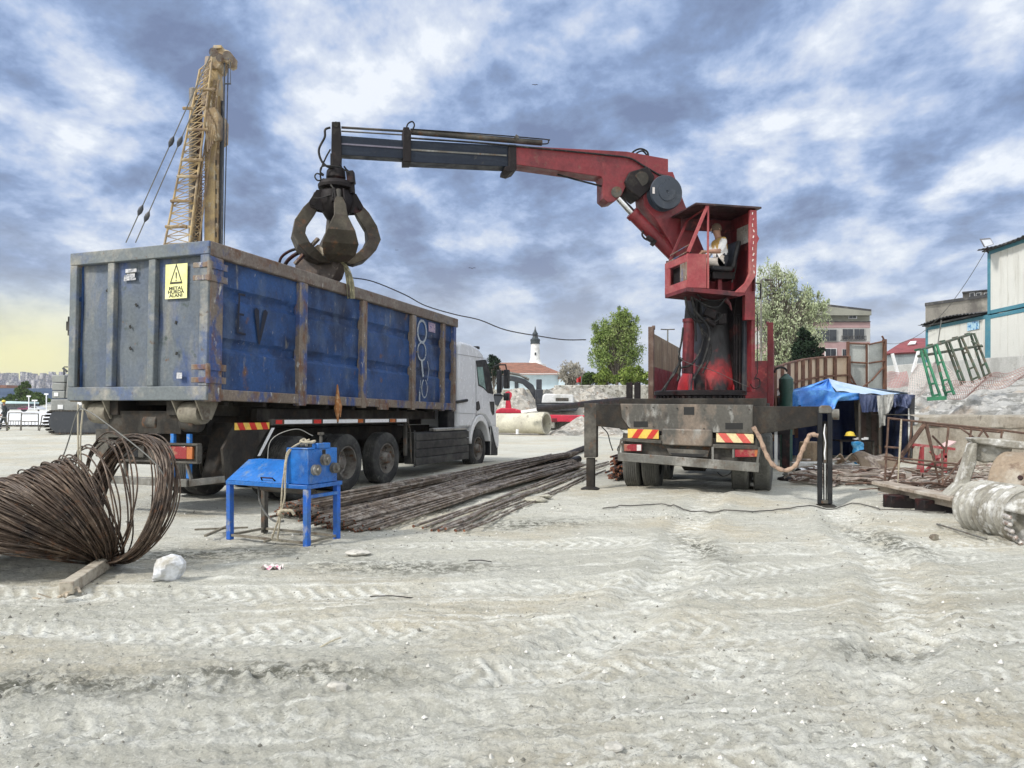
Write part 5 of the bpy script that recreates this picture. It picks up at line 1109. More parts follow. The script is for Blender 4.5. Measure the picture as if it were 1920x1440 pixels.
BN = [((-2.95, 9.9), (1.1, 18.7), 46, .014, .070, 'rebar bundle farthest back, running close along the wheels of the white truck', .0, .0),
      ((-2.75, 9.55), (1.45, 18.4), 46, .014, .066, 'upper rebar bundle resting on two others, its rusty ends under the blue machine', .13, .20),
      ((-2.50, 9.55), (1.35, 17.9), 48, .014, .066, 'middle rebar bundle with rusty ends behind the machine leg', .0, .04),
      ((-2.20, 9.10), (1.0, 18.2), 46, .014, .062, 'rebar bundle whose ends show between the right-hand legs of the blue machine', .02, .18),
      ((-2.05, 8.85), (1.5, 17.3), 40, .014, .058, 'rebar bundle nearest the camera in the big stack, low at its front end', .0, .02),
      ((-1.72, 8.75), (1.25, 17.2), 16, .013, .050, 'thin rebar bundle spreading out on the clay right of the blue machine', .0, .08)]
for i, (a, b, n, r_, s_, l, z0, z1) in enumerate(BN): bundle((*a, 0), (*b, 0), n, r_, s_, l, 20 + i, (z0, z1), .5 + .2 * (i % 3))
rnd = random.Random(33)
for i, (x0, y0, x1, y1) in enumerate(((775, 993, 1142, 868), (790, 996, 1143, 871), (806, 997, 1140, 875), (822, 999, 1100, 888), (838, 1002, 1096, 897), (858, 1001, 1110, 892), (800, 990, 1120, 866), (868, 1004, 1136, 884), (850, 997, 1090, 884), (828, 994, 1060, 900))):
    a = gp(x0 + 0, y0 - 2); b = gp(x1, y1 - 1); m = MB(); r_ = .015 if i % 3 else .019
    m.tube([a.lerp(b, t) + V(.02 * math.sin(t * 5 + i), 0, max(gh(*a.lerp(b, t).xy), -.02) + r_ + .012 * math.sin(t * 4 + i * 2) + .012) for t in np.linspace(0, 1, 10)], r_, 8, 0, cm=1)
    thing(m, 'steel_bar', [m_bar, m_end], 'one of the loose brown bars lying side by side before the rebar stack', 'steel bar', 'loose bars on the ground between the stack and the crane truck')
m = MB(); a = gp(1018, 888); b = gp(1044, 882); m.cyl(a + V(0, 0, .05), b + V(.05, .1, .05), .045, n=16); thing(m, 'pipe_stub', m_bare, 'short grey pipe stub lying beside the far end of the rebar stack', 'pipe', bevel=.004)
for q, l in ((((1040, 868), (1098, 845)), 'thick dark pipe on the ground at the far end of the rebar stack, upper one'), (((1035, 880), (1085, 868)), 'thick dark pipe lying low beside the far end of the rebar stack')):
    m = MB(); m.cyl(gp(*q[0]) + V(0, 0, .09), gp(*q[1]) + V(0, 0, .1), .085, n=18); thing(m, 'dark_pipe', m_soot, l, 'pipe')
m = MB(); m.rock(gp(1005, 940) + V(0, 0, .03), .1, 5, 8, (2.2, 1.6, .5)); m.rock(gp(1022, 934) + V(0, 0, .03), .07, 6, 8, (2, 1.6, .5)); thing(m, 'clod', mat('clay_clod', (.42, .40, .33), [((.3, .29, .24), 15, .5, .65)], .95, bump=.6), 'lump of pale clay lying across the loose bars', 'clod', sharp=30)
# rods stacked under the left outrigger of the crane truck
m = MB(); rnd = random.Random(9)
for i in range(60):
    z = .02 + .42 * rnd.random() ** 1.4; a = at(1120 + 0 * i, 758 + 2, 15.2); a = V(2.0 + rnd.uniform(-.1, .1) + z * .35, 15.0 + rnd.uniform(-.5, .5), z); m.tube([a, a + V(1.9, 5.2, 0)], .022, 6, 0, cm=1)
thing(m, 'rod_stack', [mat('dark_rod', (.09, .06, .05), [((.16, .12, .10), 10, .5, .65)], .6, .2), m_end], 'stack of dark brown rods showing between the left outrigger and the crane truck wheels', 'rod stack')
# cable over the clay in front of the crane truck
cp = [gpt(x, y, .008) for x, y in ((1130, 956), (1180, 951), (1240, 948), (1275, 955), (1320, 964), (1400, 961), (1470, 957), (1540, 955), (1590, 948), (1640, 954), (1700, 959), (1760, 963), (1790, 955))]
cq = curve(cp, 6)
for p_ in cq: p_.z = gh(p_.x, p_.y) + .022
m = MB(); m.tube(cq, .009, 6); thing(m, 'ground_cable', mat('dusty_cable', (.10, .095, .085), (), .8), 'long thin black cable snaking over the clay in front of the crane truck', 'cable')
# overhead wire from the skip to the far tree
q = [at(655, 520, 13.2), at(700, 528, 14), at(760, 553, 16), at(800, 574, 18), at(855, 590, 21), at(900, 600, 24), at(950, 619, 28), at(1010, 630, 36), at(1060, 637, 46), at(1098, 637, 57)]
m = MB(); qc = curve(q, 5); m.tube(qc, [.011 + .0008 * max(0, p.y - 14) for p in qc], 5); thing(m, 'overhead_wire', m_soot, 'single dark wire sagging from the skip across the sky to the green tree', 'wire')
# blue hose, wrapped, from the crane truck to the right outrigger
m = MB(); hq = curve([CP.pix(x, y, -.06) for x, y in ((1412, 800), (1425, 822), (1436, 850), (1450, 872), (1472, 882), (1492, 872), (1502, 850), (1512, 828), (1520, 815), (1534, 817))], 7)
m.tube(hq, [.035 + .006 * math.sin(i * 1.3) for i in range(len(hq))], 10); thing(m, 'wrapped_hose', mat('tan_wrapped_hose', (.38, .27, .20), [((.22, .15, .12), 14, .5, .62)], .8, bump=.6), 'tan wrapped hose slung between the crane truck body and its right outrigger', 'hose')
# ---------------------------------------------------------------- middle distance and left background
def bx(m, px0, px1, py0, py1, D, depth, mi=None):
    a = at(px0, py1, D); b = at(px1, py0, D); m.mm((a.x, D, a.z), (b.x, D + depth, b.z), mi)
def leafmat(name, c1, c2, c3):
    mt = mat(name, c1, [(c2, 1.1, .45, .6), (c3, 3.5, .5, .62)], .95, var=.25, grain=9, rvar=0, coord='World', spec=.08)
    b = mt.node_tree.nodes['Principled BSDF']; b.inputs['Subsurface Weight'].default_value = 0
    return mt
def tree(name, x, y, h, blobs, lm, tm, label, n=9000, leaf=.12, trunk_r=.15, branch=14, seed=1, group=None, z0=None, droop=0.0, up=0.0):
    """trunk and limbs reach into the crown; the crown is many small leaf faces clustered round twigs"""
    rnd = random.Random(seed); z0 = gh(x, y) if z0 is None else z0; rt = root(name, (x, y, z0), label, 'tree' if 'bush' not in name and 'hedge' not in name else 'bush', group=group)
    mb = MB(); top = V(x + rnd.uniform(-.2, .2), y, z0 + h * .8)
    tk = curve([V(x, y, z0 - .1), V(x + .05 * h * rnd.uniform(-1, 1), y, z0 + h * .35), top], 4); mb.tube(tk, [trunk_r * (1 - .85 * i / (len(tk) - 1)) for i in range(len(tk))], 8)
    cl = []
    tot = sum(b[3] * b[4] * b[5] for b in blobs)
    for bx_, by_, bz_, rx_, ry_, rz_ in blobs:
        k = max(3, int(branch * (rx_ * ry_ * rz_ / tot) ** .6 * 2.2))
        for j in range(k):
            d = Vector((rnd.gauss(0, 1), rnd.gauss(0, 1), rnd.gauss(0, 1))).normalized() * (rnd.random() ** .4)
            c = V(x + bx_ + d.x * rx_, y + by_ + d.y * ry_, z0 + bz_ + d.z * rz_); cl.append((c, .30 * (rx_ * ry_ * rz_) ** (1 / 3) * rnd.uniform(.55, 1.15)))
    for c, _ in cl:
        s = tk[min(len(tk) - 1, rnd.randint(1, len(tk) - 1))]
        if s.z > c.z: s = tk[1]
        mid = s.lerp(c, .5) + V(0, 0, .05 * h); r0 = trunk_r * .32; mb.tube([s, mid, c], [r0, r0 * .55, r0 * .15], 5)
    build(mb, 'trunk', tm, rt)
    vs = np.zeros((n, 4, 3)); per = n // len(cl) + 1; i = 0; R = np.random.RandomState(seed)
    for c, r_ in cl:
        m_ = min(per, n - i)
        if m_ <= 0: break
        d = R.normal(size=(m_, 3)); d /= np.linalg.norm(d, axis=1)[:, None]; p = np.array(c) + d * (r_ * R.rand(m_, 1) ** .45 * 1.25) * np.array([1, 1, .9 + up]); p[:, 2] -= droop * R.rand(m_) * r_
        a = R.normal(size=(m_, 3)); a[:, 2] += up * 2; a /= np.linalg.norm(a, axis=1)[:, None]; b = np.cross(a, R.normal(size=(m_, 3))); b /= np.linalg.norm(b, axis=1)[:, None]
        s = leaf * (.6 + .8 * R.rand(m_, 1)); vs[i:i + m_, 0] = p - a * s; vs[i:i + m_, 1] = p + b * s * .42; vs[i:i + m_, 2] = p + a * s; vs[i:i + m_, 3] = p - b * s * .42; i += m_
    vs = vs[:i].reshape(-1, 3) - np.array([x, y, z0]); me = bpy.data.meshes.new('crown'); me.vertices.add(len(vs)); me.vertices.foreach_set('co', vs.ravel())
    me.loops.add(len(vs)); me.loops.foreach_set('vertex_index', np.arange(len(vs), dtype=np.int32)); me.polygons.add(i); me.polygons.foreach_set('loop_start', np.arange(0, len(vs), 4, dtype=np.int32)); me.update(); me.validate()
    me.materials.append(lm); o = bpy.data.objects.new('crown', me); COL.objects.link(o); o.parent = rt
    return rt
m_bark = mat('grey_brown_bark', (.12, .10, .08), [((.22, .2, .17), 6, .5, .65)], .9)
lf_spring = leafmat('fresh_spring_leaf', (.20, .27, .08), (.30, .36, .14), (.11, .17, .05)); lf_pale = leafmat('silvery_willow_leaf', (.36, .41, .25), (.48, .52, .36), (.24, .29, .16))
lf_dark = leafmat('dark_conifer_leaf', (.018, .032, .020), (.03, .05, .028), (.010, .018, .012)); lf_yel = leafmat('yellow_green_leaf', (.20, .27, .06), (.28, .34, .10), (.10, .15, .04)); lf_mid = leafmat('mid_green_leaf', (.07, .11, .035), (.12, .17, .06), (.035, .06, .02))
def tree_px(name, px, base, top, D, wpx, lm, label, **k):
    x = (px - 960) / FPX * D; z0 = EYE - (base - HOR) / FPX * D; h = (base - top) / FPX * D; w_ = wpx / FPX * D; k.setdefault('blobs', None)
    bl = k.pop('blobs') or [(0, 0, h * .62, w_ * .40, w_ * .40, h * .30), (-w_ * .18, 0, h * .48, w_ * .30, w_ * .3, h * .22), (w_ * .2, 0, h * .5, w_ * .28, w_ * .28, h * .22), (0, 0, h * .82, w_ * .24, w_ * .24, h * .15)]
    return tree(name, x, D, h, [(b[0], b[1], b[2], b[3], b[4], b[5]) for b in bl], lm, m_bark, label, z0=z0, **k)
u = 60 / FPX
tree_px('round_tree', 1155, 735, 570, 60, 122, lf_spring, 'round fresh-green tree standing behind the stone wall left of the crane', n=20000, leaf=.085, branch=70, seed=5, up=.5, trunk_r=.16,
        blobs=[(-26 * u, 0, 72 * u, 26 * u, 24 * u, 32 * u), (24 * u, 0, 76 * u, 28 * u, 24 * u, 34 * u), (0, 0, 112 * u, 34 * u, 24 * u, 34 * u), (-24 * u, 0, 108 * u, 22 * u, 18 * u, 26 * u), (26 * u, 0, 118 * u, 20 * u, 18 * u, 28 * u), (6 * u, 0, 140 * u, 18 * u, 14 * u, 18 * u)])
u = 45 / FPX
tree_px('willow_tree', 1462, 735, 488, 45, 150, lf_pale, 'tall pale silvery tree behind the crane truck bed and the tan fence', n=15000, leaf=.075, branch=75, seed=9, up=.9, trunk_r=.17,
        blobs=[(-22 * u, 0, 150 * u, 36 * u, 30 * u, 60 * u), (22 * u, 0, 130 * u, 44 * u, 30 * u, 55 * u), (62 * u, 0, 125 * u, 32 * u, 26 * u, 50 * u), (-20 * u, 0, 212 * u, 22 * u, 20 * u, 36 * u), (12 * u, 0, 196 * u, 24 * u, 20 * u, 34 * u), (46 * u, 0, 165 * u, 20 * u, 20 * u, 34 * u), (78 * u, 0, 165 * u, 12 * u, 14 * u, 26 * u), (-10 * u, 0, 70 * u, 40 * u, 30 * u, 40 * u)])
tree_px('dark_tree', 1512, 735, 608, 42, 66, lf_dark, 'dark evergreen tree in front of the pale willow', n=7000, leaf=.09, branch=26, seed=12)
tree_px('pine_tree', 925, 735, 660, 95, 40, lf_dark, 'small dark pine beside the red-brown roof behind the lorry mirror', n=2500, leaf=.16, branch=14, seed=13)
tree_px('garden_bush', 1188, 735, 686, 57, 75, lf_yel, 'bright yellow-green bush between the stone wall and the crane truck bed', n=5500, leaf=.12, branch=18, seed=14)
tree_px('garden_bush', 1135, 735, 688, 56, 52, lf_yel, 'yellow-green bush under the round tree, above the stone wall', n=4000, leaf=.12, branch=14, seed=15)
tree_px('dark_bush', 1104, 735, 697, 58, 44, lf_mid, 'dark green bush just right of the small red flag', n=3000, leaf=.12, branch=12, seed=16)
tree_px('bare_tree', 1072, 735, 678, 90, 60, leafmat('bare_twig_grey', (.30, .28, .24), (.38, .36, .31), (.2, .19, .16)), 'pale leafless trees behind the small house with the arched window', n=1800, leaf=.16, branch=18, seed=17, up=1)
tree_px('roadside_tree', 44, 770, 714, 140, 46, lf_mid, 'olive green tree at far left behind the parked bus, the taller one', n=2600, leaf=.25, branch=14, seed=18)
tree_px('roadside_tree', 72, 770, 736, 138, 46, lf_mid, 'olive green tree at far left beside the drilling rig counterweights', n=2000, leaf=.25, branch=12, seed=19)
tree_px('roadside_tree', 14, 768, 738, 142, 40, lf_mid, 'low olive green tree at the left picture edge behind the hard-hatted worker', n=1800, leaf=.25, branch=10, seed=20)
# stone wall and rubble bank
m_stone = mat('pale_rubble_masonry', (.36, .35, .31), [((.50, .49, .45), (3.2, 3.2, 3.2), .48, .58), ((.17, .16, .14), (6, 6, 6), .52, .60), ((.28, .25, .2), 1.1, .5, .7)], .95, bump=.9, bscale=6, vor=4, coord='World')
m = MB(); z1 = EYE + 36 / FPX * 50; xa = (1040 - 960) / FPX * 50; m.mm((xa, 50, -1), (20, 50.7, z1)); w1 = thing(m, 'stone_wall', m_stone, 'long low rubble stone wall under the round green tree', 'stone wall', bevel=.06)
m = MB(); m.mm((-4.0, 52, -1), (xa + 1.0, 53, z1 - .25)); thing(m, 'stone_wall', m_stone, 'lower broken stretch of stone wall behind the excavator', 'stone wall', bevel=.06)
def mound(name, px0, px1, py, base, D, depth, mats, label, cat, seed, amp=.35, kind=None):
    x0 = (px0 - 960) / FPX * D; x1 = (px1 - 960) / FPX * D; zt = EYE - (py - HOR) / FPX * D; zb = EYE - (base - HOR) / FPX * D
    def fn(u_, v_):
        s = math.sin(math.pi * u_) ** .6 * math.sin(math.pi * v_) ** .8; X = x0 + (x1 - x0) * u_; Y = D - depth / 2 + depth * v_
        return V(X, Y, zb - .1 + (zt - zb) * s * (1 + amp * 1.6 * float(fbm(np.array([X * .9 + seed]), np.array([Y * .9]), 1, 4, .6)[0])))
    m = MB(); m.grid(fn, 60, 24); return thing(m, name, mats, label, cat, sharp=25) if not kind else setp(build(m, name, mats, loc=(0, 0, 0), sharp=25), kind=kind)
m_rubble = mat('mixed_demolition_rubble', (.38, .36, .32), [((.20, .19, .17), 2.2, .48, .6), ((.56, .54, .5), 5, .55, .65), ((.26, .2, .15), 3.1, .55, .66)], .95, bump=1.0, bscale=9, vor=5, coord='World')
mound('rubble_mound', 940, 1200, 728, 775, 47.5, 5, m_rubble, 'bank of rubble against the foot of the stone wall', 'rubble', 3)
mound('rubble_mound', 930, 1010, 728, 775, 44, 4, m_rubble, 'grey rubble heap behind the lorry mirror', 'rubble', 7)
mound('earth_bank', 1030, 1170, 786, 812, 38, 4, m_rubble, 'low stony earth bank under the red steel beam', 'earth bank', 9)
# houses and minaret
m_wallblue = mat('pale_blue_plaster', (.56, .66, .72), [((.48, .57, .62), .5, .45, .65)], .8, var=.04, coord='World'); m_tile = mat('terracotta_tiles', (.26, .12, .08), [((.18, .09, .065), (1, 1, 5), .45, .6)], .85, bump=.3, bscale=4, coord='World'); m_dwin = mat('dark_window', (.03, .035, .045), (), .15)
hs = root('mosque_hall', (at(960, 0, 110).x, 110, EYE - 1), 'long pale blue hall with low brown tiled roof behind the excavator', 'building'); m = MB(); bx(m, 905, 1053, 702, 770, 110, 10); build(m, 'wall', m_wallblue, hs)
m = MB(); a = at(895, 702, 109); b = at(1060, 702, 109); r0 = at(935, 683, 114); r1 = at(1005, 683, 114); c = at(895, 702, 121); d = at(1060, 702, 121); c.z = a.z; d.z = a.z; r0.z = r1.z = a.z + 2.0
m.add([a, b, d, c, r0, r1], [(0, 1, 5, 4), (1, 2, 5), (2, 3, 4, 5), (3, 0, 4), (0, 3, 2, 1)]); build(m, 'roof', m_tile, hs, flat=True)
m = MB(); bx(m, 897, 1058, 700, 703, 109.2, 11); build(m, 'eaves', m_white, hs)
for px in (935, 965): m = MB(); bx(m, px, px + 7, 712, 728, 109.9, .1); build(m, 'window', m_dwin, hs)
h2 = root('small_house', (at(1066, 0, 104).x, 104, EYE - 1), 'small pale blue house with an arched window beside the red flag', 'building'); m = MB(); bx(m, 1052, 1080, 708, 770, 104, 7); build(m, 'wall', m_wallblue, h2)
m = MB(); bx(m, 1051, 1081, 705, 708.5, 103.6, 7.5); build(m, 'roof', m_tile, h2); m = MB(); c = at(1064, 722, 103.9); m.cyl(c, c + V(0, .2, 0), .38, n=20); bx(m, 1059.2, 1068.8, 722, 730, 103.9, .2); build(m, 'arched_window', m_dwin, h2)
mn = root('minaret', (at(1003.5, 0, 118).x, 118, 1.5), 'white round minaret with a black pointed lead cap above the brown roof', 'minaret'); q = 118 / FPX; zz = lambda py: EYE - (py - HOR) * q; m = MB()
m.lathe([(zz(770), 1.2), (zz(690), 1.25), (zz(683), 1.3), (zz(681), 1.05), (zz(672), .75), (zz(645), .68)], (mn.location.x, 118, 0), (0, 0, 1), 16); build(m, 'shaft', mat('white_stone_shaft', (.70, .71, .70), [((.5, .5, .48), .9, .5, .66)], .8, coord='World'), mn)
m = MB(); m.lathe([(zz(645), .78), (zz(642), .72), (zz(637), .80), (zz(634), .50), (zz(630), .38), (zz(626), .46), (zz(622), .25), (zz(618), .12), (zz(612), .03)], (mn.location.x, 118, 0), (0, 0, 1), 20); build(m, 'lead_cap', mat('dark_lead', (.025, .035, .04), (), .5), mn)
m = MB(); m.lathe([(zz(690), 1.45), (zz(687), 1.75), (zz(683), 1.75), (zz(683), 1.2)], (mn.location.x, 118, 0), (0, 0, 1), 16); build(m, 'balcony', m_white, mn)
for py in (664, 676): m = MB(); m.mm((mn.location.x - .12, 117.2, zz(py + 2.5)), (mn.location.x + .12, 117.6, zz(py - 2.5))); build(m, 'slit_window', m_dwin, mn)
# flag
fl = root('flag', (at(1089, 0, 52).x, 52, z1 - .1), 'small red flag hanging from a thin pole on the stone wall', 'flag'); m = MB(); m.cyl(at(1090, 728, 52), at(1090, 703, 52), .035, n=6); build(m, 'pole', m_bare, fl)
m = MB(); m.grid(lambda u_, v_: at(1090 - 9 * u_, 705 + 12 * v_ + 5 * u_ * (1 - v_), 52 + .2 * math.sin(u_ * 7)), 8, 6); build(m, 'cloth', mat('flag_red', (.55, .03, .03), ()), fl)
# excavator
ex = root('excavator', (at(985, 0, 46).x, 46, 0), 'dark excavator with curved arm and white engine cover, working behind the concrete pipe', 'excavator')
EX = Plane((at(960, 0, 46).x, 46), (1, 0)); E = lambda pts, off, th, name, mats, par=ex, **k: pp(par, name, mats, pts, off, th, plane=EX, **k)
m_exd = mat('slate_machine', (.03, .035, .045), [((.09, .09, .09), 2, .5, .7)], .5); m_exw = mat('dusty_machine_white', (.66, .67, .68), [((.4, .4, .38), 1, .5, .7)], .5, coord='World')
E([(951, 703), (968, 706), (985, 711), (1000, 722), (1010, 745), (1002, 748), (993, 732), (980, 720), (960, 714), (951, 714)], 0, .45, 'boom', m_exd, bevel=.03)
E([(951, 701), (951, 707), (937, 742), (930, 742), (940, 706)], .05, .35, 'stick', m_exd, bevel=.02); E([(926, 738), (940, 738), (944, 752), (934, 762), (924, 756)], -.2, .9, 'bucket', m_exd, bevel=.03)
E(rect(1004, 730, 1018, 757), -.6, 1.1, 'cab', m_exd, bevel=.04); E(rect(1006, 711, 1016, 731), .0, .8, 'cab_top', m_exd, bevel=.03)
E([(1018, 742), (1022, 738), (1075, 740), (1076, 756), (1016, 756)], -1.2, 2.4, 'engine_cover', m_exw, bevel=.06); E([(1042, 746), (1066, 746), (1066, 752), (1042, 752)], -1.22, .03, 'vent_grille', m_grime)
for o_ in (-1.4, 1.0): E([(1000, 762), (1005, 757), (1080, 757), (1086, 764), (1080, 771), (1005, 771)], o_, .55, 'track', m_exd, bevel=.05)
m = MB(); m.tube([EX.pix(x, y, .2) for x, y in ((955, 699), (975, 703), (992, 712))], .08, 8); build(m, 'boom_ram', m_bare, ex)
# concrete pipe, black pipe, red machinery
pa, pb = at(925, 793.5, 38.6), at(1011, 793, 37.6); cpipe = root('concrete_pipe', (pb.x, pb.y, 0), 'large cream concrete pipe lying on the ground behind the lorry cab', 'pipe'); m = MB(); ax = (pb - pa).normalized()
pb2 = pb + V(.35, -.5, 0); ax = (pb2 - pa).normalized(); L_ = (pb2 - pa).length
m.lathe([(-1.2, .50), (L_ * .55, .50), (L_ * .56, .52), (L_ * .86, .52), (L_ * .87, .56), (L_, .56), (L_, .46), (L_ - 2.5, .45)], pa, ax, 40); build(m, 'barrel', mat('cream_concrete', (.56, .54, .44), [((.42, .40, .33), 1.5, .45, .65), ((.25, .23, .19), 4, .60, .70)], .85, bump=.2, coord='World'), cpipe)
m = MB(); m.tube([at(1010, 767, 36), at(1060, 762, 34), at(1110, 756, 31), at(1180, 750, 28)], .13, 12); thing(m, 'black_pipe', m_soot, 'long black pipe slanting up toward the crane truck outrigger', 'pipe')
m = MB(); m.beam(at(978, 772, 36.5), at(1012, 767, 36), .12, .12); thing(m, 'white_strut', m_white, 'thin white strut at the lower end of the black pipe', 'strut')
rm = root('red_drill_tool', (at(948, 0, 40).x, 40, .6), 'red machine part with a rounded upright standing on the concrete pipe', 'machine part'); RM = Plane((0, 40), (1, 0))
m_crim = mat('crimson_machine', (.50, .02, .05), [((.35, .015, .04), 2, .5, .65), ((.6, .15, .15), 5, .6, .7)], .5)
pp(rm, 'upright', m_crim, [(947, 770), (949, 745), (946, 740), (948, 735), (954, 733), (960, 737), (959, 744), (957, 750), (960, 770)], 0, .4, plane=RM, bevel=.03); pp(rm, 'base', m_crim, [(928, 775), (932, 768), (940, 765), (965, 766), (982, 771), (984, 775)], -.4, 1.2, plane=RM, bevel=.05)
m = MB(); m.cyl(RM.pix(953, 741, -.1), RM.pix(953, 741, .5), .2, n=16); build(m, 'eye_bolt', m_crim, rm)
rb = root('red_steel_beam', (at(1060, 0, 39.5).x, 39.5, 0), 'long crimson steel beam lying on the rubble to the right of the pipe', 'beam'); m = MB(); m.beam(at(1026, 784, 39.5), at(1160, 786, 37.5), .3, .36); build(m, 'beam', m_crim, rb, bevel=.03)
for px in (1040, 1054, 1075): m = MB(); m.box(at(px, 788, 39.1), (.3, .12, .22)); build(m, 'bracket', m_darkred, rb, bevel=.03)
m = MB(); m.cyl(at(970, 814, 35.8), at(970, 805, 35.8), .07, n=8); thing(m, 'marker_peg', m_white, 'short white peg in the ground in front of the concrete pipe', 'peg')
# ---- drilling rig far left behind the skip
RD = 39.0; rig = root('drilling_rig', (at(240, 0, RD).x, RD, 0), 'tall yellow-brown piling rig with lattice mast and crawler tracks behind the blue skip', 'drilling rig')
RP = Plane((0, RD), (1, 0)); m_mastc = mat('ochre_mast_steel', (.26, .18, .09), [((.15, .10, .06), 1.2, .45, .6), ((.42, .36, .26), 2.5, .52, .66), ((.10, .07, .05), 3, .6, .7)], .6, coord='World'); m_cw = mat('grey_counterweight', (.27, .28, .27), [((.20, .2, .19), 1.5, .5, .7)], .7, coord='World'); m_och2 = mat('pale_ochre_tube', (.40, .29, .14), [((.22, .16, .10), 1.2, .46, .62), ((.34, .31, .26), 1.6, .55, .68)], .6, coord='World')
R = lambda name, mats, pts, off, th, par=rig, **k: pp(par, name, mats, pts, off, th, plane=RP, **k)
def rtube(name, mats, segs, par=rig, n=6):
    m = MB()
    for (x0, y0), (x1, y1), r_, *o_ in segs: o_ = o_[0] if o_ else 0; m.cyl(RP.pix(x0, y0, o_), RP.pix(x1, y1, o_), r_, n=n)
    return build(m, name, mats, par)
for k, (a, b) in enumerate(((703, 717), (718, 732), (733, 747))): R('counterweight', m_cw, rect(97, a, 121, b), -.6, 2.6, bevel=.04); 
for q in (rect(101, 736, 109, 743),): R('placard', m_white, q, -.63, .02)
R('upper_body', m_cw, [(95, 749), (260, 747), (260, 772), (95, 770)], -1.2, 3.4, bevel=.05); R('placard', m_white, rect(108, 759, 118, 767), -1.23, .02); R('placard', m_white, rect(145, 749, 153, 760), -1.23, .02)
R('engine_hood', m_cw, [(122, 747), (126, 706), (190, 700), (300, 700), (300, 747)], -.8, 2.8, bevel=.05)
for o_ in (-1.9, 1.2):
    m = MB(); pts = [(95, 776), (101, 770), (236, 770), (244, 778), (246, 792), (240, 806), (230, 812), (104, 812), (93, 803), (90, 789)]; m.prism([RP.pix(*p, off=o_) for p in pts], (0, .75, 0)); tr = build(m, 'crawler_track', m_exd, rig, bevel=.03)
    m = MB()
    for (x0, y0), (x1, y1) in zip(pts, pts[1:] + pts[:1]):
        n_ = max(1, int(math.hypot(x1 - x0, y1 - y0) / 5))
        for k in range(n_): f = (k + .5) / n_; m.box(RP.pix(x0 + (x1 - x0) * f, y0 + (y1 - y0) * f, o_ + .37), (.10, .80, .06), Matrix.Rotation(math.atan2(y1 - y0, x1 - x0), 3, 'Y'))
    build(m, 'track_shoes', m_grime, tr)
# mast tube, leader, lattice back-mast, kelly bars
mt_ = R('mast_tube', m_och2, [(381, 700), (383, 300), (386, 200), (394, 95), (404, 95), (408, 150), (409, 240), (403, 300), (401, 700)], 0, .8, bevel=.05)
R('mast_rail', m_mastc, [(402, 700), (404, 280), (409, 180), (413, 180), (410, 300), (407, 700)], .1, .5, mt_)
for k in range(14): R('rail_hole', m_hole, rect(404, 300 + k * 27, 406, 310 + k * 27), .08, .01, mt_) if k < 12 else None
top_ = R('mast_head', m_mastc, [(399, 85), (414, 85), (416, 90), (428, 94), (433, 98), (432, 114), (424, 118), (416, 112), (411, 128), (396, 130), (395, 100)], -.1, 1.0, mt_, bevel=.05)
R('sheave_box', m_och2, [(400, 84), (415, 84), (415, 90), (400, 91)], -.2, 1.2, mt_, bevel=.03)
m = MB(); [m.cyl(RP.pix(x, y, -.2), RP.pix(x, y, .0), r_, n=18) for x, y, r_ in ((426, 104, .22), (400, 98, .22), (412, 108, .2))]; build(m, 'sheave', m_skiprail, top_)
rnd = random.Random(6)
for a, b, c, d, nm in ((348, 352, 170, 560, 'kelly_bar'), (366, 366, 175, 560, 'kelly_bar')): pass
m = MB(); m.cyl(RP.pix(360, 560, .5), RP.pix(362, 175, .5), .19, n=16); m.lathe([(0, .2), (.3, .2), (.4, .05)], RP.pix(362, 178, .5), (0, 0, 1), 16); build(m, 'kelly_bar', mat('grey_kelly_steel', (.16, .145, .13), [((.28, .26, .23), (1, 1, .3), .5, .66)], .55, coord='World'), rig)
m = MB(); m.cyl(RP.pix(370, 560, .8), RP.pix(374, 180, .8), .17, n=16); build(m, 'kelly_bar', mat('red_brown_kelly', (.14, .075, .055), [((.25, .2, .16), (1, 1, .3), .5, .66)], .55, coord='World'), rig)
m = MB(); m.cyl(RP.pix(388, 200, .3), RP.pix(396, 110, .3), .30, n=16); build(m, 'upper_kelly', mat('brown_kelly', (.20, .15, .11), [((.3, .24, .18), (1, 1, .3), .5, .66)], .55, coord='World'), rig)
# tapering lattice: four chords braced across
def lattice(name, A0, A1, B0, B1, depth, n, r, mats):
    """A/B: bottom and top pixel ends of the two chords"""
    m = MB(); ch_ = []
    for o_ in (-depth / 2, depth / 2):
        for (p, q_) in ((A0, A1), (B0, B1)): m.cyl(RP.pix(*p, off=o_), RP.pix(*q_, off=o_ * .4), r, n=6); ch_.append((p, q_, o_))
    P = lambda c, t_: RP.pix(ch_[c][0][0] + (ch_[c][1][0] - ch_[c][0][0]) * t_, ch_[c][0][1] + (ch_[c][1][1] - ch_[c][0][1]) * t_, ch_[c][2] * (1 - .6 * t_))
    for i in range(n):
        t0, t1 = i / n, (i + 1) / n
        for a, b in ((0, 1), (2, 3), (0, 2), (1, 3)): m.cyl(P(a, t0), P(b, t1) if i % 2 else P(b, t1), r * .42, n=5); m.cyl(P(a, t1), P(b, t1), r * .42, n=5); m.cyl(P(b, t0), P(a, t1), r * .42, n=5) if a == 0 and b == 1 else None
    return build(m, name, mats, rig)
lattice('lattice_strut', (300, 500), (375, 130), (350, 500), (398, 110), 1.5, 26, .06, m_och2)
lattice('lattice_strut', (352, 500), (402, 150), (368, 500), (410, 150), .8, 26, .05, m_mastc)
R('working_platform', m_mastc, [(380, 205), (402, 200), (410, 215), (409, 255), (398, 262), (384, 250)], -.4, 1.4, bevel=.04)
rtube('hydraulic_pipes', m_mastc, [((386 + i * 3, 200 + 6 * i), (390 + i * 3.2, 285 - 5 * i), .05, -.45) for i in range(6)])
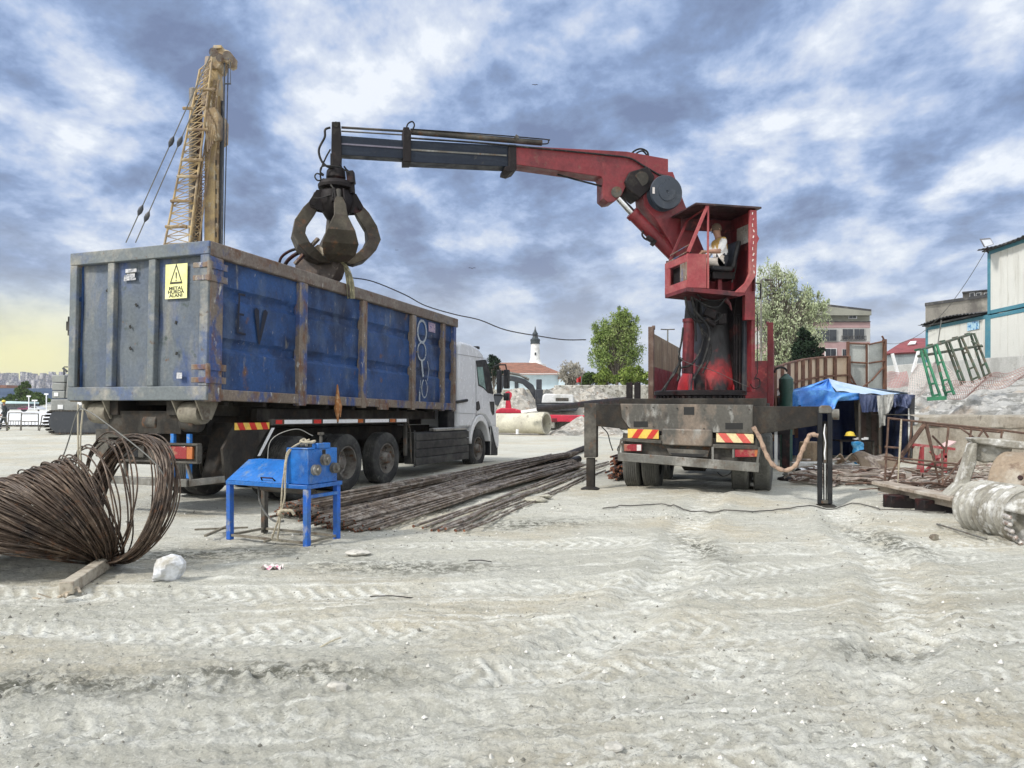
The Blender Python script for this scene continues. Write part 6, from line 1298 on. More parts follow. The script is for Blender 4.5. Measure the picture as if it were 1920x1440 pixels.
for x0, y0, x1, y1 in ((343, 203, 364, 203), (353, 243, 390, 243), (340, 300, 380, 300), (332, 331, 372, 331), (320, 377, 360, 377), (310, 425, 350, 425), (375, 168, 404, 168)): rtube('cross_tube', m_mastc, [((x0, y0), (x1, y1), .08, -.7)])
for (a, b), tb_ in ((((236, 455), (397, 98)), (.17, .53)), (((254, 455), (380, 168)), (.17, .66))):
    rtube('stay_cable', m_cableway, [(a, b, .028, -.9)], n=5)
    for t_ in tb_: x = a[0] + (b[0] - a[0]) * t_; y = a[1] + (b[1] - a[1]) * t_; m = MB(); p = RP.pix(x, y, -.9); d = (RP.pix(*b, off=-.9) - RP.pix(*a, off=-.9)).normalized(); m.tube([p - d * .3, p - d * .1, p + d * .1, p + d * .3], [.03, .12, .12, .03], 8); build(m, 'turnbuckle', m_exd, rig)
rtube('hoist_cable', m_exd, [((415, 560), (421, 118), .045, 0), ((418, 560), (428, 118), .03, .1), ((432, 116), (432, 156), .02, 0), ((421, 157), (433, 157), .04, 0), ((411, 560), (417, 190), .11, .3), ((377, 560), (377, 200), .07, .9)], n=6)
rtube('handrail', m_exd, [((120, 692), (120, 703), .04, 0), ((118, 690), (126, 697), .06, 0), ((120, 688), (127, 688), .03, 0)])
# ---- far left: worker, barriers, lot, bus, cars, shed, city on the hill
JW = {'pelvis': ((0, 0, .95), (.16, .12)), 'waist': ((0, 0, 1.12), (.15, .12)), 'chest': ((.02, 0, 1.35), (.18, .13)), 'necb': ((.02, 0, 1.47), .08), 'neck': ((.03, 0, 1.53), .055), 'head': ((.05, 0, 1.64), .09), 'crown': ((.05, 0, 1.70), .08)}
for s, k in ((-1, 'r'), (1, 'l')): JW.update({k + 'sh': ((.0, s * .2, 1.42), .075), k + 'el': ((.02 - s * .05, s * .27, 1.15), .055), k + 'wr': ((.16 - s * .05, s * .24, .95), .035), k + 'hip': ((.0, s * .10, .90), .11), k + 'kn': ((.08 - s * .12, s * .11, .50), .075), k + 'an': ((-.02 - s * .22, s * .11, .10), .05), k + 'to': ((.12 - s * .22, s * .12, .04), .04)})
m_over = mat('dark_overalls', (.035, .045, .05), [((.4, .42, .2), (1, 1, 9), .64, .66)], .8); m_vis = mat('pale_hivis', (.62, .60, .30), (), .7)
BW = [('pelvis', 'waist', 1), ('waist', 'chest', 1), ('chest', 'necb', 2), ('necb', 'neck', 0), ('neck', 'head', 0), ('head', 'crown', 0)]
for k in 'rl': BW += [('chest', k + 'sh', 1), (k + 'sh', k + 'el', 1), (k + 'el', k + 'wr', 1), ('pelvis', k + 'hip', 1), (k + 'hip', k + 'kn', 1), (k + 'kn', k + 'an', 1), (k + 'an', k + 'to', 1)]
wp = gp(9, 806); wk = person('person', (wp.x, wp.y, gh(wp.x, wp.y)), JW, BW, None, [m_skin, m_over, m_vis], 'worker in dark overalls and yellow hard hat walking by the steel barriers at far left', rad(-150))
head_bits(wk, V(.05, 0, 1.655), V(1, 0, 0), hat=mat('yellow_helmet', (.75, .60, .10), ()))
for s in (-1, 1): hand(wk, V(.18 - s * .05, s * .24, .93), V(.3, 0, -1), V(1, 0, 0))
def barrier(px0, px1, py0, base, lean, label):
    D = 43.0; m = MB(); a = at(px0, base, D); b = at(px1, base, D); rt = root('crowd_barrier', (a.x, D, 0), label, 'barrier', group='steel barriers on the edge of the lot'); t_ = EYE - (py0 - HOR) / FPX * D; l = V(lean, 0, 0)
    a.z = b.z = gh(a.x, D); ta = V(a.x, D, t_) + l; tb_ = V(b.x, D, t_) + l
    for p, q_ in ((a, ta), (b, tb_), (ta, tb_), (a.lerp(ta, .25), b.lerp(tb_, .25)), (a.lerp(ta, .55), b.lerp(tb_, .55))): m.cyl(p, q_, .03, n=6)
    build(m, 'frame', m_bare, rt); m = MB(); [m.cyl(a.lerp(b, k / 5).lerp(ta.lerp(tb_, k / 5), .25), a.lerp(b, k / 5).lerp(ta.lerp(tb_, k / 5), .55), .015, n=5) for k in range(1, 5)]; build(m, 'bars', m_bare, rt)
barrier(-30, 12, 783, 806, 0, 'grey steel crowd barrier cut by the left picture edge'); barrier(14, 38, 774, 803, .08, 'tall grey steel barrier just right of the hard-hatted worker'); barrier(40, 72, 776, 803, .0, 'grey steel barrier second from the drilling rig'); barrier(74, 94, 779, 803, .15, 'leaning grey steel barrier touching the drilling rig track')
m = MB(); m.add([(-140, 52, -.05), (-22, 52, -.05), (-30, 150, .1), (-190, 150, .1)], [(0, 1, 2, 3)]); setp(build(m, 'pavement', mat('bright_concrete_lot', (.74, .75, .76), [((.62, .62, .62), .2, .45, .65)], .8, coord='World', var=.03), loc=(0, 0, .12)), kind='structure')
bs_ = root('bus', (at(33, 0, 118).x, 118, 0), 'long dark bus with pale roof parked at far left behind the worker', 'bus'); BP = Plane((0, 118), (1, 0))
pp(bs_, 'body', m_exd, [(2, 768), (2, 757), (54, 757), (55, 768)], 0, 2.5, plane=BP, bevel=.1); pp(bs_, 'roof', mat('pale_teal_roof', (.45, .58, .58), ()), [(0, 757), (0, 752), (54, 754), (54, 757)], -.05, 2.6, plane=BP, bevel=.05)
for k in range(6): pp(bs_, 'window', m_glass, rect(5 + k * 8, 758, 11 + k * 8, 763), -.03, .02, plane=BP)
m = MB(); [m.cyl(BP.pix(x, 767, -.05), BP.pix(x, 767, .3), .45, n=14) for x in (12, 45)]; build(m, 'wheels', m_rubber, bs_)
for k, (x0, D_, c, l) in enumerate(((42, 112, (.18, .04, .08), 'dark red parked car in front of the bus at far left'), (62, 112, (.55, .57, .6), 'pale silver parked car right of the bus at far left'))):
    P_ = Plane((0, D_), (1, 0)); r_ = root('parked_car', (at(x0, 0, D_).x, D_, 0), l, 'car', group='cars parked by the bus'); pp(r_, 'body', mat('car_paint_%d' % k, c, (), .3), [(x0 - 10, 768), (x0 - 10, 765.5), (x0 - 6, 764.5), (x0 - 3, 762), (x0 + 5, 762), (x0 + 9, 765), (x0 + 14, 766), (x0 + 14, 768)], 0, 1.7, plane=P_, bevel=.1)
    pp(r_, 'window', m_glass, [(x0 - 5, 764.7), (x0 - 2.5, 762.5), (x0 + 4.5, 762.5), (x0 + 7.5, 764.8)], -.02, .03, plane=P_)
for x, y, t_ in ((54, 768, 743), (65, 768, 751), (87, 770, 739)):
    m = MB(); m.cyl(at(x, y, 105), at(x, t_, 105), .07, n=6); m.box(at(x, t_, 105), (.5 if x != 65 else .7, .2, .2)); thing(m, 'lamp_post', m_white, {54: 'thin white lamp post at far left between bus and silver car', 65: 'short white lamp post with a wide head right of the silver car', 87: 'pale lamp post nearest the drilling rig counterweights'}[x], 'lamp post')
m = MB(); bx(m, -300, 98, 728, 748, 330, 30); thing(m, 'waterfront_shed', mat('deep_blue_cladding', (.035, .065, .14), [((.06, .10, .18), (.05, .05, .5), .45, .6)], .6, coord='World'), 'long deep blue flat-roofed hall stretching behind the trees at far left', 'hall')
m = MB(); bx(m, -300, 12, 722, 727, 380, 20); thing(m, 'terrace_row', m_tile, 'low row of red-brown roofs above the blue hall at the left edge', 'houses')
def hill():
    m = MB()
    def fn(u_, v_):
        px = -500 + u_ * 2600; r_ = 27 + 5 * math.sin(px * .02) + 4 * math.sin(px * .05 + 1) + 2.5 * math.sin(px * .13); r_ *= max(.12, min(1, (560 - px) / 300)) if px > 260 else 1
        D = 1500 + v_ * 500; return V((px - 960) / FPX * D, D, (34 + r_ ) / FPX * D * (math.sin(min(1, v_ * 1.6) * math.pi / 2)) * .72 + 1.5)
    m.grid(fn, 140, 10); setp(build(m, 'hills', mat('hazy_far_hill', (.30, .30, .30), [((.22, .24, .22), .01, .45, .6), ((.42, .41, .42), .03, .5, .6)], .95, var=.1, coord='World', grain=.05), loc=(0, 0, 0)), kind='structure')
hill()
fm = [mat('far_block_%d' % i, c, [((.16, .16, .20), (.25, .25, .33), .50, .54, 1)], .8, var=.05, coord='World') for i, c in enumerate(((.46, .44, .46), (.38, .36, .41), (.54, .52, .50), (.40, .37, .36)))]
rnd = random.Random(21)
for i in range(110):
    t_ = rnd.random(); px = rnd.uniform(-40, 128) if i < 92 else rnd.uniform(128, 230); D_ = 1200 + 280 * t_; yb = 727 - 22 * t_ + rnd.uniform(-2, 2); h_ = rnd.uniform(5, 11) if rnd.random() < .75 else rnd.uniform(9, 15); w_ = rnd.uniform(2.2, 6); m = MB(); bx(m, px, px + w_, max(yb - h_, 697), yb + 12, D_, 14)
    thing(m, 'apartment_block', fm[i % 4], 'one of the small pale apartment blocks crowding the distant hillside at far left', 'apartment block', 'apartment blocks on the far hillside')
# birds
for x, y, D_, s, l in ((1003, 159, 60, .22, 'small dark bird high in the clouds above the boom'), (885, 503, 70, .30, 'dark bird gliding above the white lorry cab'), (744, 469, 80, .16, 'tiny bird right of the grab')):
    c = at(x, y, D_); m = MB(); m.tube([c + V(-s * .1, -s * .5, 0), c, c + V(.1 * s, s * .5, 0)], [s * .05, s * .16, s * .03], 6)
    for k in (-1, 1): m.prism([c + V(k * s * .05, -.2 * s, .0), c + V(k * s * .7, 0, .22 * s), c + V(k * s * 1.25, .15 * s, .05 * s), c + V(k * s * .6, .25 * s, .12 * s), c + V(k * s * .05, .25 * s, 0)], (0, 0, .03 * s))
    thing(m, 'bird', m_soot, l, 'bird', 'birds in the sky')
# ---------------------------------------------------------------- right side: slope, walls, offices
m_conc = mat('stained_concrete', (.29, .265, .22), [((.22, .19, .15), (2.5, 2.5, .5), .50, .66), ((.40, .38, .34), 2, .52, .7), ((.12, .10, .08), (5, 5, 1.2), .58, .70)], .9, bump=.5, bscale=12, coord='World')
m_slope = mat('broken_shale_slope', (.37, .37, .36), [((.20, .20, .19), (1.2, 1.2, 4), .48, .58), ((.52, .52, .50), 3.2, .54, .64), ((.13, .13, .12), (1.4, 3, 9), .60, .68), ((.36, .30, .24), .8, .55, .7)], .95, bump=1.0, bscale=7, vor=3, coord='World')
def slope():
    LL, LR, UL, UR = at(1575, 800, 23), at(2250, 800, 13.5), at(1585, 738, 36), at(2250, 690, 22)
    m = MB()
    def fn(u_, v_):
        p = LL.lerp(LR, u_).lerp(UL.lerp(UR, u_), v_); n_ = float(fbm(np.array([p.x * .8]), np.array([p.y * .8]), 1, 5, .6)[0]); edge = min(1, v_ * 8)
        st = .10 * math.sin(p.z * 26 + p.x * 1.3 + 5 * n_)
        return p + V(0, st * edge, (.42 * n_ + .10 * abs(n_ * 3) ** .5 * math.sin(p.y * 7 + p.x * 3)) * edge + .06 * math.sin(math.pi * v_))
    m.grid(fn, 260, 130); setp(build(m, 'slope', m_slope, loc=(0, 0, 0), sharp=60), kind='structure')
slope()
def wallseg(name, pts, th, mats, label, cat, bevel=.02, wob=0):
    """pts: (px, ytop, ybottom, D) along the foot"""
    m = MB(); q = [(at(x, t_, D), at(x, b, D)) for x, t_, b, D in pts]
    for (t0, b0), (t1, b1) in zip(q, q[1:]): m.prism([b0, b1, t1, t0], V(.15, 1, 0).normalized() * th)
    return thing(m, name, mats, label, cat, bevel=bevel)
# rough retaining wall: lumpy face and broken coping
m = MB(); A, B = at(1712, 0, 18.6), at(2230, 0, 14.2)
def rw(u_, v_):
    p = V(A.x + (B.x - A.x) * u_, A.y + (B.y - A.y) * u_, 0); n_ = float(fbm(np.array([p.x * 2.2 + 5]), np.array([v_ * 3.0]), 1, 4, .6)[0]); rib = .05 * abs(math.sin(p.x * 5))
    prof = [(0, -.1), (0, .95), (-.12, 1.0), (-.14, 1.2), (.1, 1.24), (1.4, 1.24)]; i = v_ * 5; k = min(int(i), 4); f = i - k
    o_ = prof[k][0] + (prof[k + 1][0] - prof[k][0]) * f; z = prof[k][1] + (prof[k + 1][1] - prof[k][1]) * f
    return p + V(-.35 * o_, o_ + .10 * n_ - rib * (v_ < .2), z + .05 * n_)
m.grid(rw, 200, 41); thing(m, 'retaining_wall', m_conc, 'brown-stained rough concrete retaining wall under the shale slope at right', 'retaining wall', sharp=60)
wallseg('low_wall', [(1640, 688, 760, 34), (1780, 676, 745, 29.5), (2150, 650, 735, 21)], .25, mat('light_cast_concrete', (.46, .46, .44), [((.34, .34, .32), (1, 1, .4), .5, .66), ((.25, .24, .22), 3, .6, .7)], .85, bump=.2, coord='World'), 'low grey concrete wall along the foot of the white site offices', 'wall')
# offices: stacked container cabins
OD = V(.064, 1, 0).normalized(); ON = V(-1, .064, 0).normalized(); O0 = V(19.2, 30, 0)
def O(D, z, off=0): s = D - 30; return V(O0.x, O0.y, 0) + OD * s + ON * off + V(0, 0, z)
m_panel = mat('off_white_sandwich_panel', (.66, .66, .62), [((.50, .49, .44), (2, 2, .25), .50, .68), ((.34, .32, .28), (4, 4, .5), .62, .74)], .55, var=.05, coord='World'); m_teal = mat('teal_steel_frame', (.055, .20, .27), [((.10, .25, .30), 2, .5, .7), ((.2, .17, .13), 5, .64, .74)], .5, coord='World')
def office(D0, D1, z0, z1, label):
    r_ = root('site_office', O(D1, z0), label, 'site office', group='stacked white container offices'); m = MB(); k = 5 if D1 - D0 > 5.5 else 4
    for i in range(k): a = D0 + .1 + (D1 - D0 - .2) * i / k; b = D0 + .1 + (D1 - D0 - .2) * (i + 1) / k - .025; m.prism([O(a, z0 + .12), O(b, z0 + .12), O(b, z1 - .12), O(a, z1 - .12)], ON * -.06)
    m.prism([O(D0 + .08, z0 + .1, -.06), O(D1 - .08, z0 + .1, -.06), O(D1 - .08, z1 - .1, -.06), O(D0 + .08, z1 - .1, -.06)], ON * -2.2); build(m, 'panel_wall', m_panel, r_, bevel=.006)
    for D_ in (D0 + .06, D1 - .06): m = MB(); m.prism([O(D_ - .09, z0, .03), O(D_ + .09, z0, .03), O(D_ + .09, z1, .03), O(D_ - .09, z1, .03)], ON * -.18); build(m, 'corner_post', m_teal, r_, bevel=.01)
    for z_ in (z0 + .001, z1 - .151): m = MB(); m.prism([O(D0 + .151, z_, .02), O(D1 - .151, z_, .02), O(D1 - .151, z_ + .15, .02), O(D0 + .151, z_ + .15, .02)], ON * -.12); build(m, 'frame_beam', m_teal, r_, bevel=.01)
    m = MB(); m.prism([O(D1, z0 + .1, -.05), O(D1, z0 + .1, -2.2), O(D1, z1 - .1, -2.2), O(D1, z1 - .1, -.05)], OD * -.03); build(m, 'end_wall', m_panel, r_)
    return r_
a = office(24.0, 30.1, 5.12, 7.66, 'white container office with teal frame, upper one at the right picture edge'); b = office(24.0, 30.1, 2.55, 5.08, 'white container office with teal frame, ground floor at the right edge'); c = office(30.15, 35.2, 2.55, 5.12, 'white container office left of the two-storey stack, behind the green rack')
m_dk = mat('tarred_corrugated_roof', (.045, .045, .048), [((.14, .13, .12), 2, .5, .7)], .7, coord='World')
for par, D0, D1, z_ in ((a, 23.8, 30.3, 7.70), (c, 30.32, 35.3, 5.20)):
    m = MB(); m.grid(lambda u_, v_: O(D0 + (D1 - D0) * u_, z_ + .03 * math.sin(u_ * (D1 - D0) * 22) + (.25 * v_) + (.14 * math.sin(u_ * 3.1) if par is c else .08 * math.sin(u_ * 7)), .35 - 2.6 * v_), 120, 4); m2 = [tuple(Vector(v) - V(0, 0, .05)) for v in m.v]; build(m, 'corrugated_roof', m_dk, par, sharp=80)
    m = MB(); m.prism([O(D0 + .1, z_ - .05, .2), O(D1 - .1, z_ - .05, .2), O(D1 - .1, z_ - .05, -2.2), O(D0 + .1, z_ - .05, -2.2)], (0, 0, .05)); build(m, 'roof_board', m_dk, par)
m = MB(); m.prism([O(30.7, 4.60, .03), O(31.6, 4.60, .03), O(31.6, 4.95, .03), O(30.7, 4.95, .03)], ON * .01); build(m, 'blue_notice', mat('pale_blue_notice', (.40, .60, .72), [((.05, .2, .45), 6, .5, .6)], .5), c)
m = MB(); bx_ = at(1852, 456, 29.5); m.prism([at(1838, 449, 29.4), at(1858, 447, 29.6), at(1864, 458, 29.2), at(1846, 464, 29.0)], (.02, .1, .05)); fl_ = thing(m, 'floodlight', mat('grey_lamp_body', (.12, .12, .13), ()), 'square floodlight tilted on an arm at the upper corner of the white office', 'floodlight', bevel=.01)
m = MB(); m.prism([at(1840.5, 450.3, 29.35), at(1857, 448.7, 29.5), at(1862, 457.4, 29.12), at(1847, 462.2, 28.95)], (-.004, -.02, -.01)); build(m, 'lamp_lens', mat('lamp_glass', (.5, .52, .55), (), .15), fl_, loc=(0, 0, 0), world=False)
o_ = bpy.data.objects[-1] if False else [x for x in COL.objects if x.name.startswith('lamp_lens')][-1]; o_.location = -fl_.location
m = MB(); m.tube([at(1852, 463, 29.2), at(1849, 468, 29.3), at(1853, 474, 29.8)], .03, 6); ob = build(m, 'bracket', m_soot, fl_, loc=(0, 0, 0), world=False); ob.location = -fl_.location
m = MB(); m.tube(hang(at(1848, 470, 29.3), at(1655, 642, 40), 1.2, 20), .012, 5); thing(m, 'service_wire', m_cableway, 'thin wire sloping from the floodlight down to the grey fence panels', 'wire')
# buildings behind
m_gcon = mat('raw_grey_brown_concrete', (.24, .225, .20), [((.13, .12, .11), (.8, .8, .5), .48, .62), ((.34, .32, .28), 1.1, .54, .7)], .9, bump=.4, bscale=3, coord='World')
gb = root('concrete_building', (at(1800, 0, 46).x, 46, 1), 'raw grey-brown concrete building behind the container offices', 'building'); m = MB(); a = at(1735, 572, 46); b = at(1900, 549, 46); m.prism([V(a.x, 46, 1), V(b.x, 46, 1), b, a], (6, 9, 0)); build(m, 'wall', m_gcon, gb, bevel=.05)
m = MB(); a = at(1734, 573.5, 45.9); b = at(1900, 550.5, 45.9); m.prism([a, b, b + V(0, 0, .18), a + V(0, 0, .18)], (6, 9.3, 0)); build(m, 'parapet', m_dk, gb)
m = MB(); m.prism([at(1805, 565, 47), at(1900, 562, 47), at(1900, 540, 47), at(1805, 549, 47)], (2.8, 4, 0)); pc = build(m, 'rooftop_room', m_gcon, gb, bevel=.03); m = MB(); m.prism([at(1804, 549.5, 46.8), at(1900, 540.5, 46.8), at(1900, 538, 46.8), at(1804, 547, 46.8)], (3, 4.4, 0)); build(m, 'flat_roof', m_dk, gb)
for x in (1818, 1830, 1845): m = MB(); m.prism([at(x, 560, 46.95), at(x + 10, 559, 46.95), at(x + 10, 548, 46.95), at(x, 549, 46.95)], (0, .03, 0)); f_ = build(m, 'window_frame', m_white, gb); m = MB(); m.prism([at(x + 1.5, 558.6, 46.93), at(x + 8.5, 558, 46.93), at(x + 8.5, 549.5, 46.93), at(x + 1.5, 550, 46.93)], (0, .02, 0)); build(m, 'pane', m_dwin, gb)
wh = root('red_roof_shed', (at(1700, 0, 60).x, 60, 1), 'grey shed with dull red pitched roof and a skylight behind the mesh', 'shed'); m = MB(); bx(m, 1664, 1760, 661, 740, 60, 8); build(m, 'wall', mat('blue_grey_cladding', (.34, .38, .40), [((.27, .3, .32), (2, 2, .2), .5, .66)], .6, coord='World'), wh)
m = MB(); m.prism([at(1657, 663, 59.8), at(1765, 657, 59.8), at(1765, 634, 64), at(1711, 634, 64), at(1690, 642, 62.5)], (0, .1, -.12)); build(m, 'roof', mat('dull_red_roofing', (.24, .055, .06), [((.17, .04, .045), (1, 1, 4), .45, .65)], .7, coord='World'), wh, flat=True)
m = MB(); m.prism([at(1701, 648, 61.5), at(1716, 646, 61.5), at(1718, 641, 62.2), at(1706, 642, 62.2)], (0, -.05, .08)); build(m, 'skylight', m_white, wh)
pk = root('apartment_house', (at(1580, 0, 70).x, 70, 0), 'pink and grey three-storey house with dark windows behind the tan fence', 'building'); m_pink = mat('faded_pink_plaster', (.40, .27, .27), [((.32, .21, .21), .6, .45, .65)], .85, coord='World', var=.06); m_khaki = mat('khaki_grey_plaster', (.27, .27, .23), [((.21, .21, .18), .5, .45, .65)], .85, coord='World', var=.06); m_greyw = mat('pale_grey_plaster', (.42, .42, .41), [((.33, .33, .32), .5, .45, .65)], .85, coord='World', var=.06)
def pband(name, mt, y0, y1, D_=70, x0=1440, x1=1632, dep=10): m = MB(); bx(m, x0, x1, y0, y1, D_, dep); return build(m, name, mt, pk, bevel=.03)
pband('lower_wall', m_pink, 641.2, 760); pband('middle_wall', m_greyw, 615.2, 641); pband('middle_band', m_pink, 603.2, 615); pband('attic_wall', m_khaki, 584, 603, 70.3, x1=1631)
m = MB(); a = at(1436, 572, 69.7); b = at(1540, 573, 69.7); c = at(1634, 584, 69.7); m.prism([a, b, c, c - V(0, 0, .35), V(a.x, a.y, c.z - .35)], (0, 11, 0)); build(m, 'roof', m_khaki, pk); m = MB(); m.prism([a, b, c, c + V(0, 0, .2), b + V(0, 0, .2), a + V(0, 0, .2)], (0, 11, 0)); build(m, 'roof_edge', m_dk, pk); pband('cornice', m_dk, 602, 603.4, 69.8, x1=1633, dep=10.5)
for x0, x1, y0, y1, D_ in ((1592, 1606, 585, 597, 70.2), (1529, 1569, 618, 639, 69.9), (1580, 1600, 617, 636, 69.9), (1602, 1621, 617, 636, 69.9), (1548, 1568, 654, 669, 69.9), (1580, 1587, 655, 668, 69.9), (1495, 1520, 618, 639, 69.9)):
    m = MB(); bx(m, x0 - .8, x1 + .8, y0 - .8, y1 + .8, D_, .2); f_ = build(m, 'window_frame', m_white if x0 in (1592, 1548) else m_greyw, pk); m = MB(); w3 = (x1 - x0) / (2 if x1 - x0 < 25 else 3)
    for k in range(int(round((x1 - x0) / w3))): bx(m, x0 + k * w3 + .3, x0 + (k + 1) * w3 - .5, y0, y1, D_ - .03, .1)
    build(m, 'panes', m_dwin, f_)
m = MB(); bx(m, 1578, 1625, 637, 638.2, 69, .3); [bx(m, x, x + .5, 630, 637, 69, .1) for x in range(1579, 1625, 3)]; bx(m, 1578, 1625, 629.5, 630.3, 69, .1); build(m, 'balcony_rail', m_dk, pk)
# tan hoarding with brown steel frame, grey sheet panels beside it
m_tanp = mat('tan_hoarding', (.56, .42, .29), [((.48, .35, .24), 1.5, .45, .65), ((.62, .52, .40), .8, .5, .7)], .8, coord='World', var=.05); m_brn = mat('brown_frame_steel', (.12, .055, .035), [((.2, .1, .06), 4, .5, .65)], .7, coord='World')
FT = [(1448, 690, 20.0), (1464, 684, 21.0), (1480, 679, 21.8), (1500, 674, 22.6), (1525, 670.5, 23.4), (1552, 668, 24.2), (1592, 667.5, 25.0)]
hd = root('site_hoarding', (*at(1464, 0, 21).xy, 0), 'curved tan board fence on brown steel frame behind the blue tent', 'fence'); m = MB(); fp = [at(*q) for q in FT]
for a, b in zip(fp, fp[1:]): m.prism([V(a.x, a.y, .6), V(b.x, b.y, .6), b, a], (-.01, .04, 0))
build(m, 'boards', m_tanp, hd)
xs = [1452, 1466, 1478, 1492, 1505, 1518, 1532, 1547, 1565, 1591]
def fpt(px):
    for (x0, y0, D0), (x1, y1, D1) in zip(FT, FT[1:]):
        if px <= x1: f = (px - x0) / (x1 - x0); return at(px, y0 + (y1 - y0) * f, D0 + (D1 - D0) * f - .06)
    return at(*FT[-1])
for i, px in enumerate(xs):
    t_ = fpt(px); m = MB(); m.beam(V(t_.x, t_.y, .5), t_, .10, .12, up=(0, 1, 0)); b_ = fpt(px - 6 if i else px) ; m.beam(V(t_.x, t_.y - .05, 1.4), V(t_.x - .45, t_.y - .5, .5), .05, .05); m.beam(V(t_.x, t_.y - .03, t_.z - .7), V(b_.x, b_.y - .25, .8), .05, .05); build(m, 'post', m_brn, hd)
for dz_ in (.0, -.62, -1.25): m = MB(); m.tube([fpt(px) + V(0, -.03, dz_ - .02) for px in xs], .035, 5); build(m, 'rail', m_brn, hd)
gpn = root('grey_sheet_panels', (*at(1627, 0, 25).xy, 1), 'two pale grey sheet panels in brown steel frames between hoarding and red-roof shed', 'fence panels'); m_gp = mat('pale_sheet_steel', (.38, .40, .38), [((.28, .30, .28), 1.2, .45, .65), ((.3, .2, .14), 2.5, .62, .7)], .55, coord='World')
P1 = Plane(at(1592, 0, 25.2).xy[:], (1, -.08)); P2 = Plane(at(1628, 0, 24.9).xy[:], (1, .35))
for P_, q in ((P1, [(1593, 643), (1627, 643), (1627, 760), (1593, 760)]), (P2, [(1629, 645), (1660, 638), (1660, 760), (1629, 760)])): pp(gpn, 'sheet', m_gp, q, 0, .04, plane=P_)
for P_, q in ((P1, [(1589, 640), (1593, 640), (1593, 765), (1589, 765)]), (P1, rect(1625, 643, 1630, 765)), (P2, [(1659, 636), (1663, 636), (1663, 765), (1659, 765)])): pp(gpn, 'post', m_brn, q, -.1, .12, plane=P_)
for P_, a, b in ((P1, (1592, 679), (1627, 681)), (P2, (1629, 681), (1661, 676)), (P1, (1594, 715), (1610, 730)), (P2, (1632, 715), (1612, 730)), (P1, (1592, 644), (1626, 645)), (P2, (1629, 646), (1661, 639)), (P1, (1593, 700), (1607, 727)), (P2, (1655, 690), (1634, 714)), (P2, (1659, 640), (1654, 630))): m = MB(); m.cyl(P_.pix(*a, off=-.08), P_.pix(*b, off=-.08), .03, n=6); build(m, 'brace', m_brn, gpn)
# plastic mesh, props
def net(name, P_, q, nu, nv, mt, label, r=.012, wob=.12):
    """q: four pixel corners, clockwise from top left"""
    a, b, c, d = [P_.pix(*p) for p in q]; m = MB()
    def pt(u_, v_): return a.lerp(b, u_).lerp(d.lerp(c, u_), v_) + V(0, wob * math.sin(u_ * 9 + v_ * 4), wob * .5 * math.sin(u_ * 13 + v_ * 2))
    for j in range(nv + 1): m.tube([pt(i / 24, j / nv) for i in range(25)], r, 4)
    for i in range(nu + 1): m.tube([pt(i / nu, j / 8) for j in range(9)], r, 4)
    return thing(m, name, mt, label, 'safety net')
net('safety_net', Plane(at(1620, 0, 26).xy[:], (1, .1)), [(1622, 700), (1700, 697), (1703, 725), (1626, 728)], 30, 10, mat('faded_coral_net', (.50, .20, .20), (), .8), 'faded coral plastic safety mesh strung across the slope behind the tent', .008, .05)
net('safety_net', Plane(at(1700, 0, 23).xy[:], (1, -.2)), [(1718, 688), (1768, 680), (1800, 730), (1700, 742)], 26, 12, mat('white_net', (.62, .55, .52), (), .8), 'pale plastic mesh behind the green steel rack', .008)
net('safety_net', Plane(at(1785, 0, 20).xy[:], (1, -.25)), [(1770, 722), (1920, 690), (1920, 712), (1775, 752)], 40, 4, mat('rusty_pink_net', (.36, .22, .20), (), .8), 'sagging reddish mesh lying up the slope to the right of the green rack', .007)
m = MB(); rnd = random.Random(12)
for k in range(9): m.beam(at(1634 + k * 2.5, 698, 25.5), at(1636 + k * 3, 688 + rnd.uniform(-1, 1), 25.3), .05, .03)
thing(m, 'board_pile', m_gp, 'row of small upright pale boards above the coral mesh', 'boards')
for (x0, y0, x1, y1), l in (((1673, 663, 1684, 697), 'white leaning prop post behind the mesh, the left one'), ((1723, 655, 1711, 692), 'white leaning prop post behind the mesh, the right one')): m = MB(); m.beam(at(x0, y0, 28), at(x1, y1 + 6, 28), .10, .08); thing(m, 'prop_post', m_white, l, 'prop')
m = MB(); m.tube([at(1765, 600, 27), at(1758, 650, 27), at(1752, 700, 27)], .02, 5); thing(m, 'down_pipe', m_cableway, 'thin dark cable hanging in front of the left container office', 'cable')
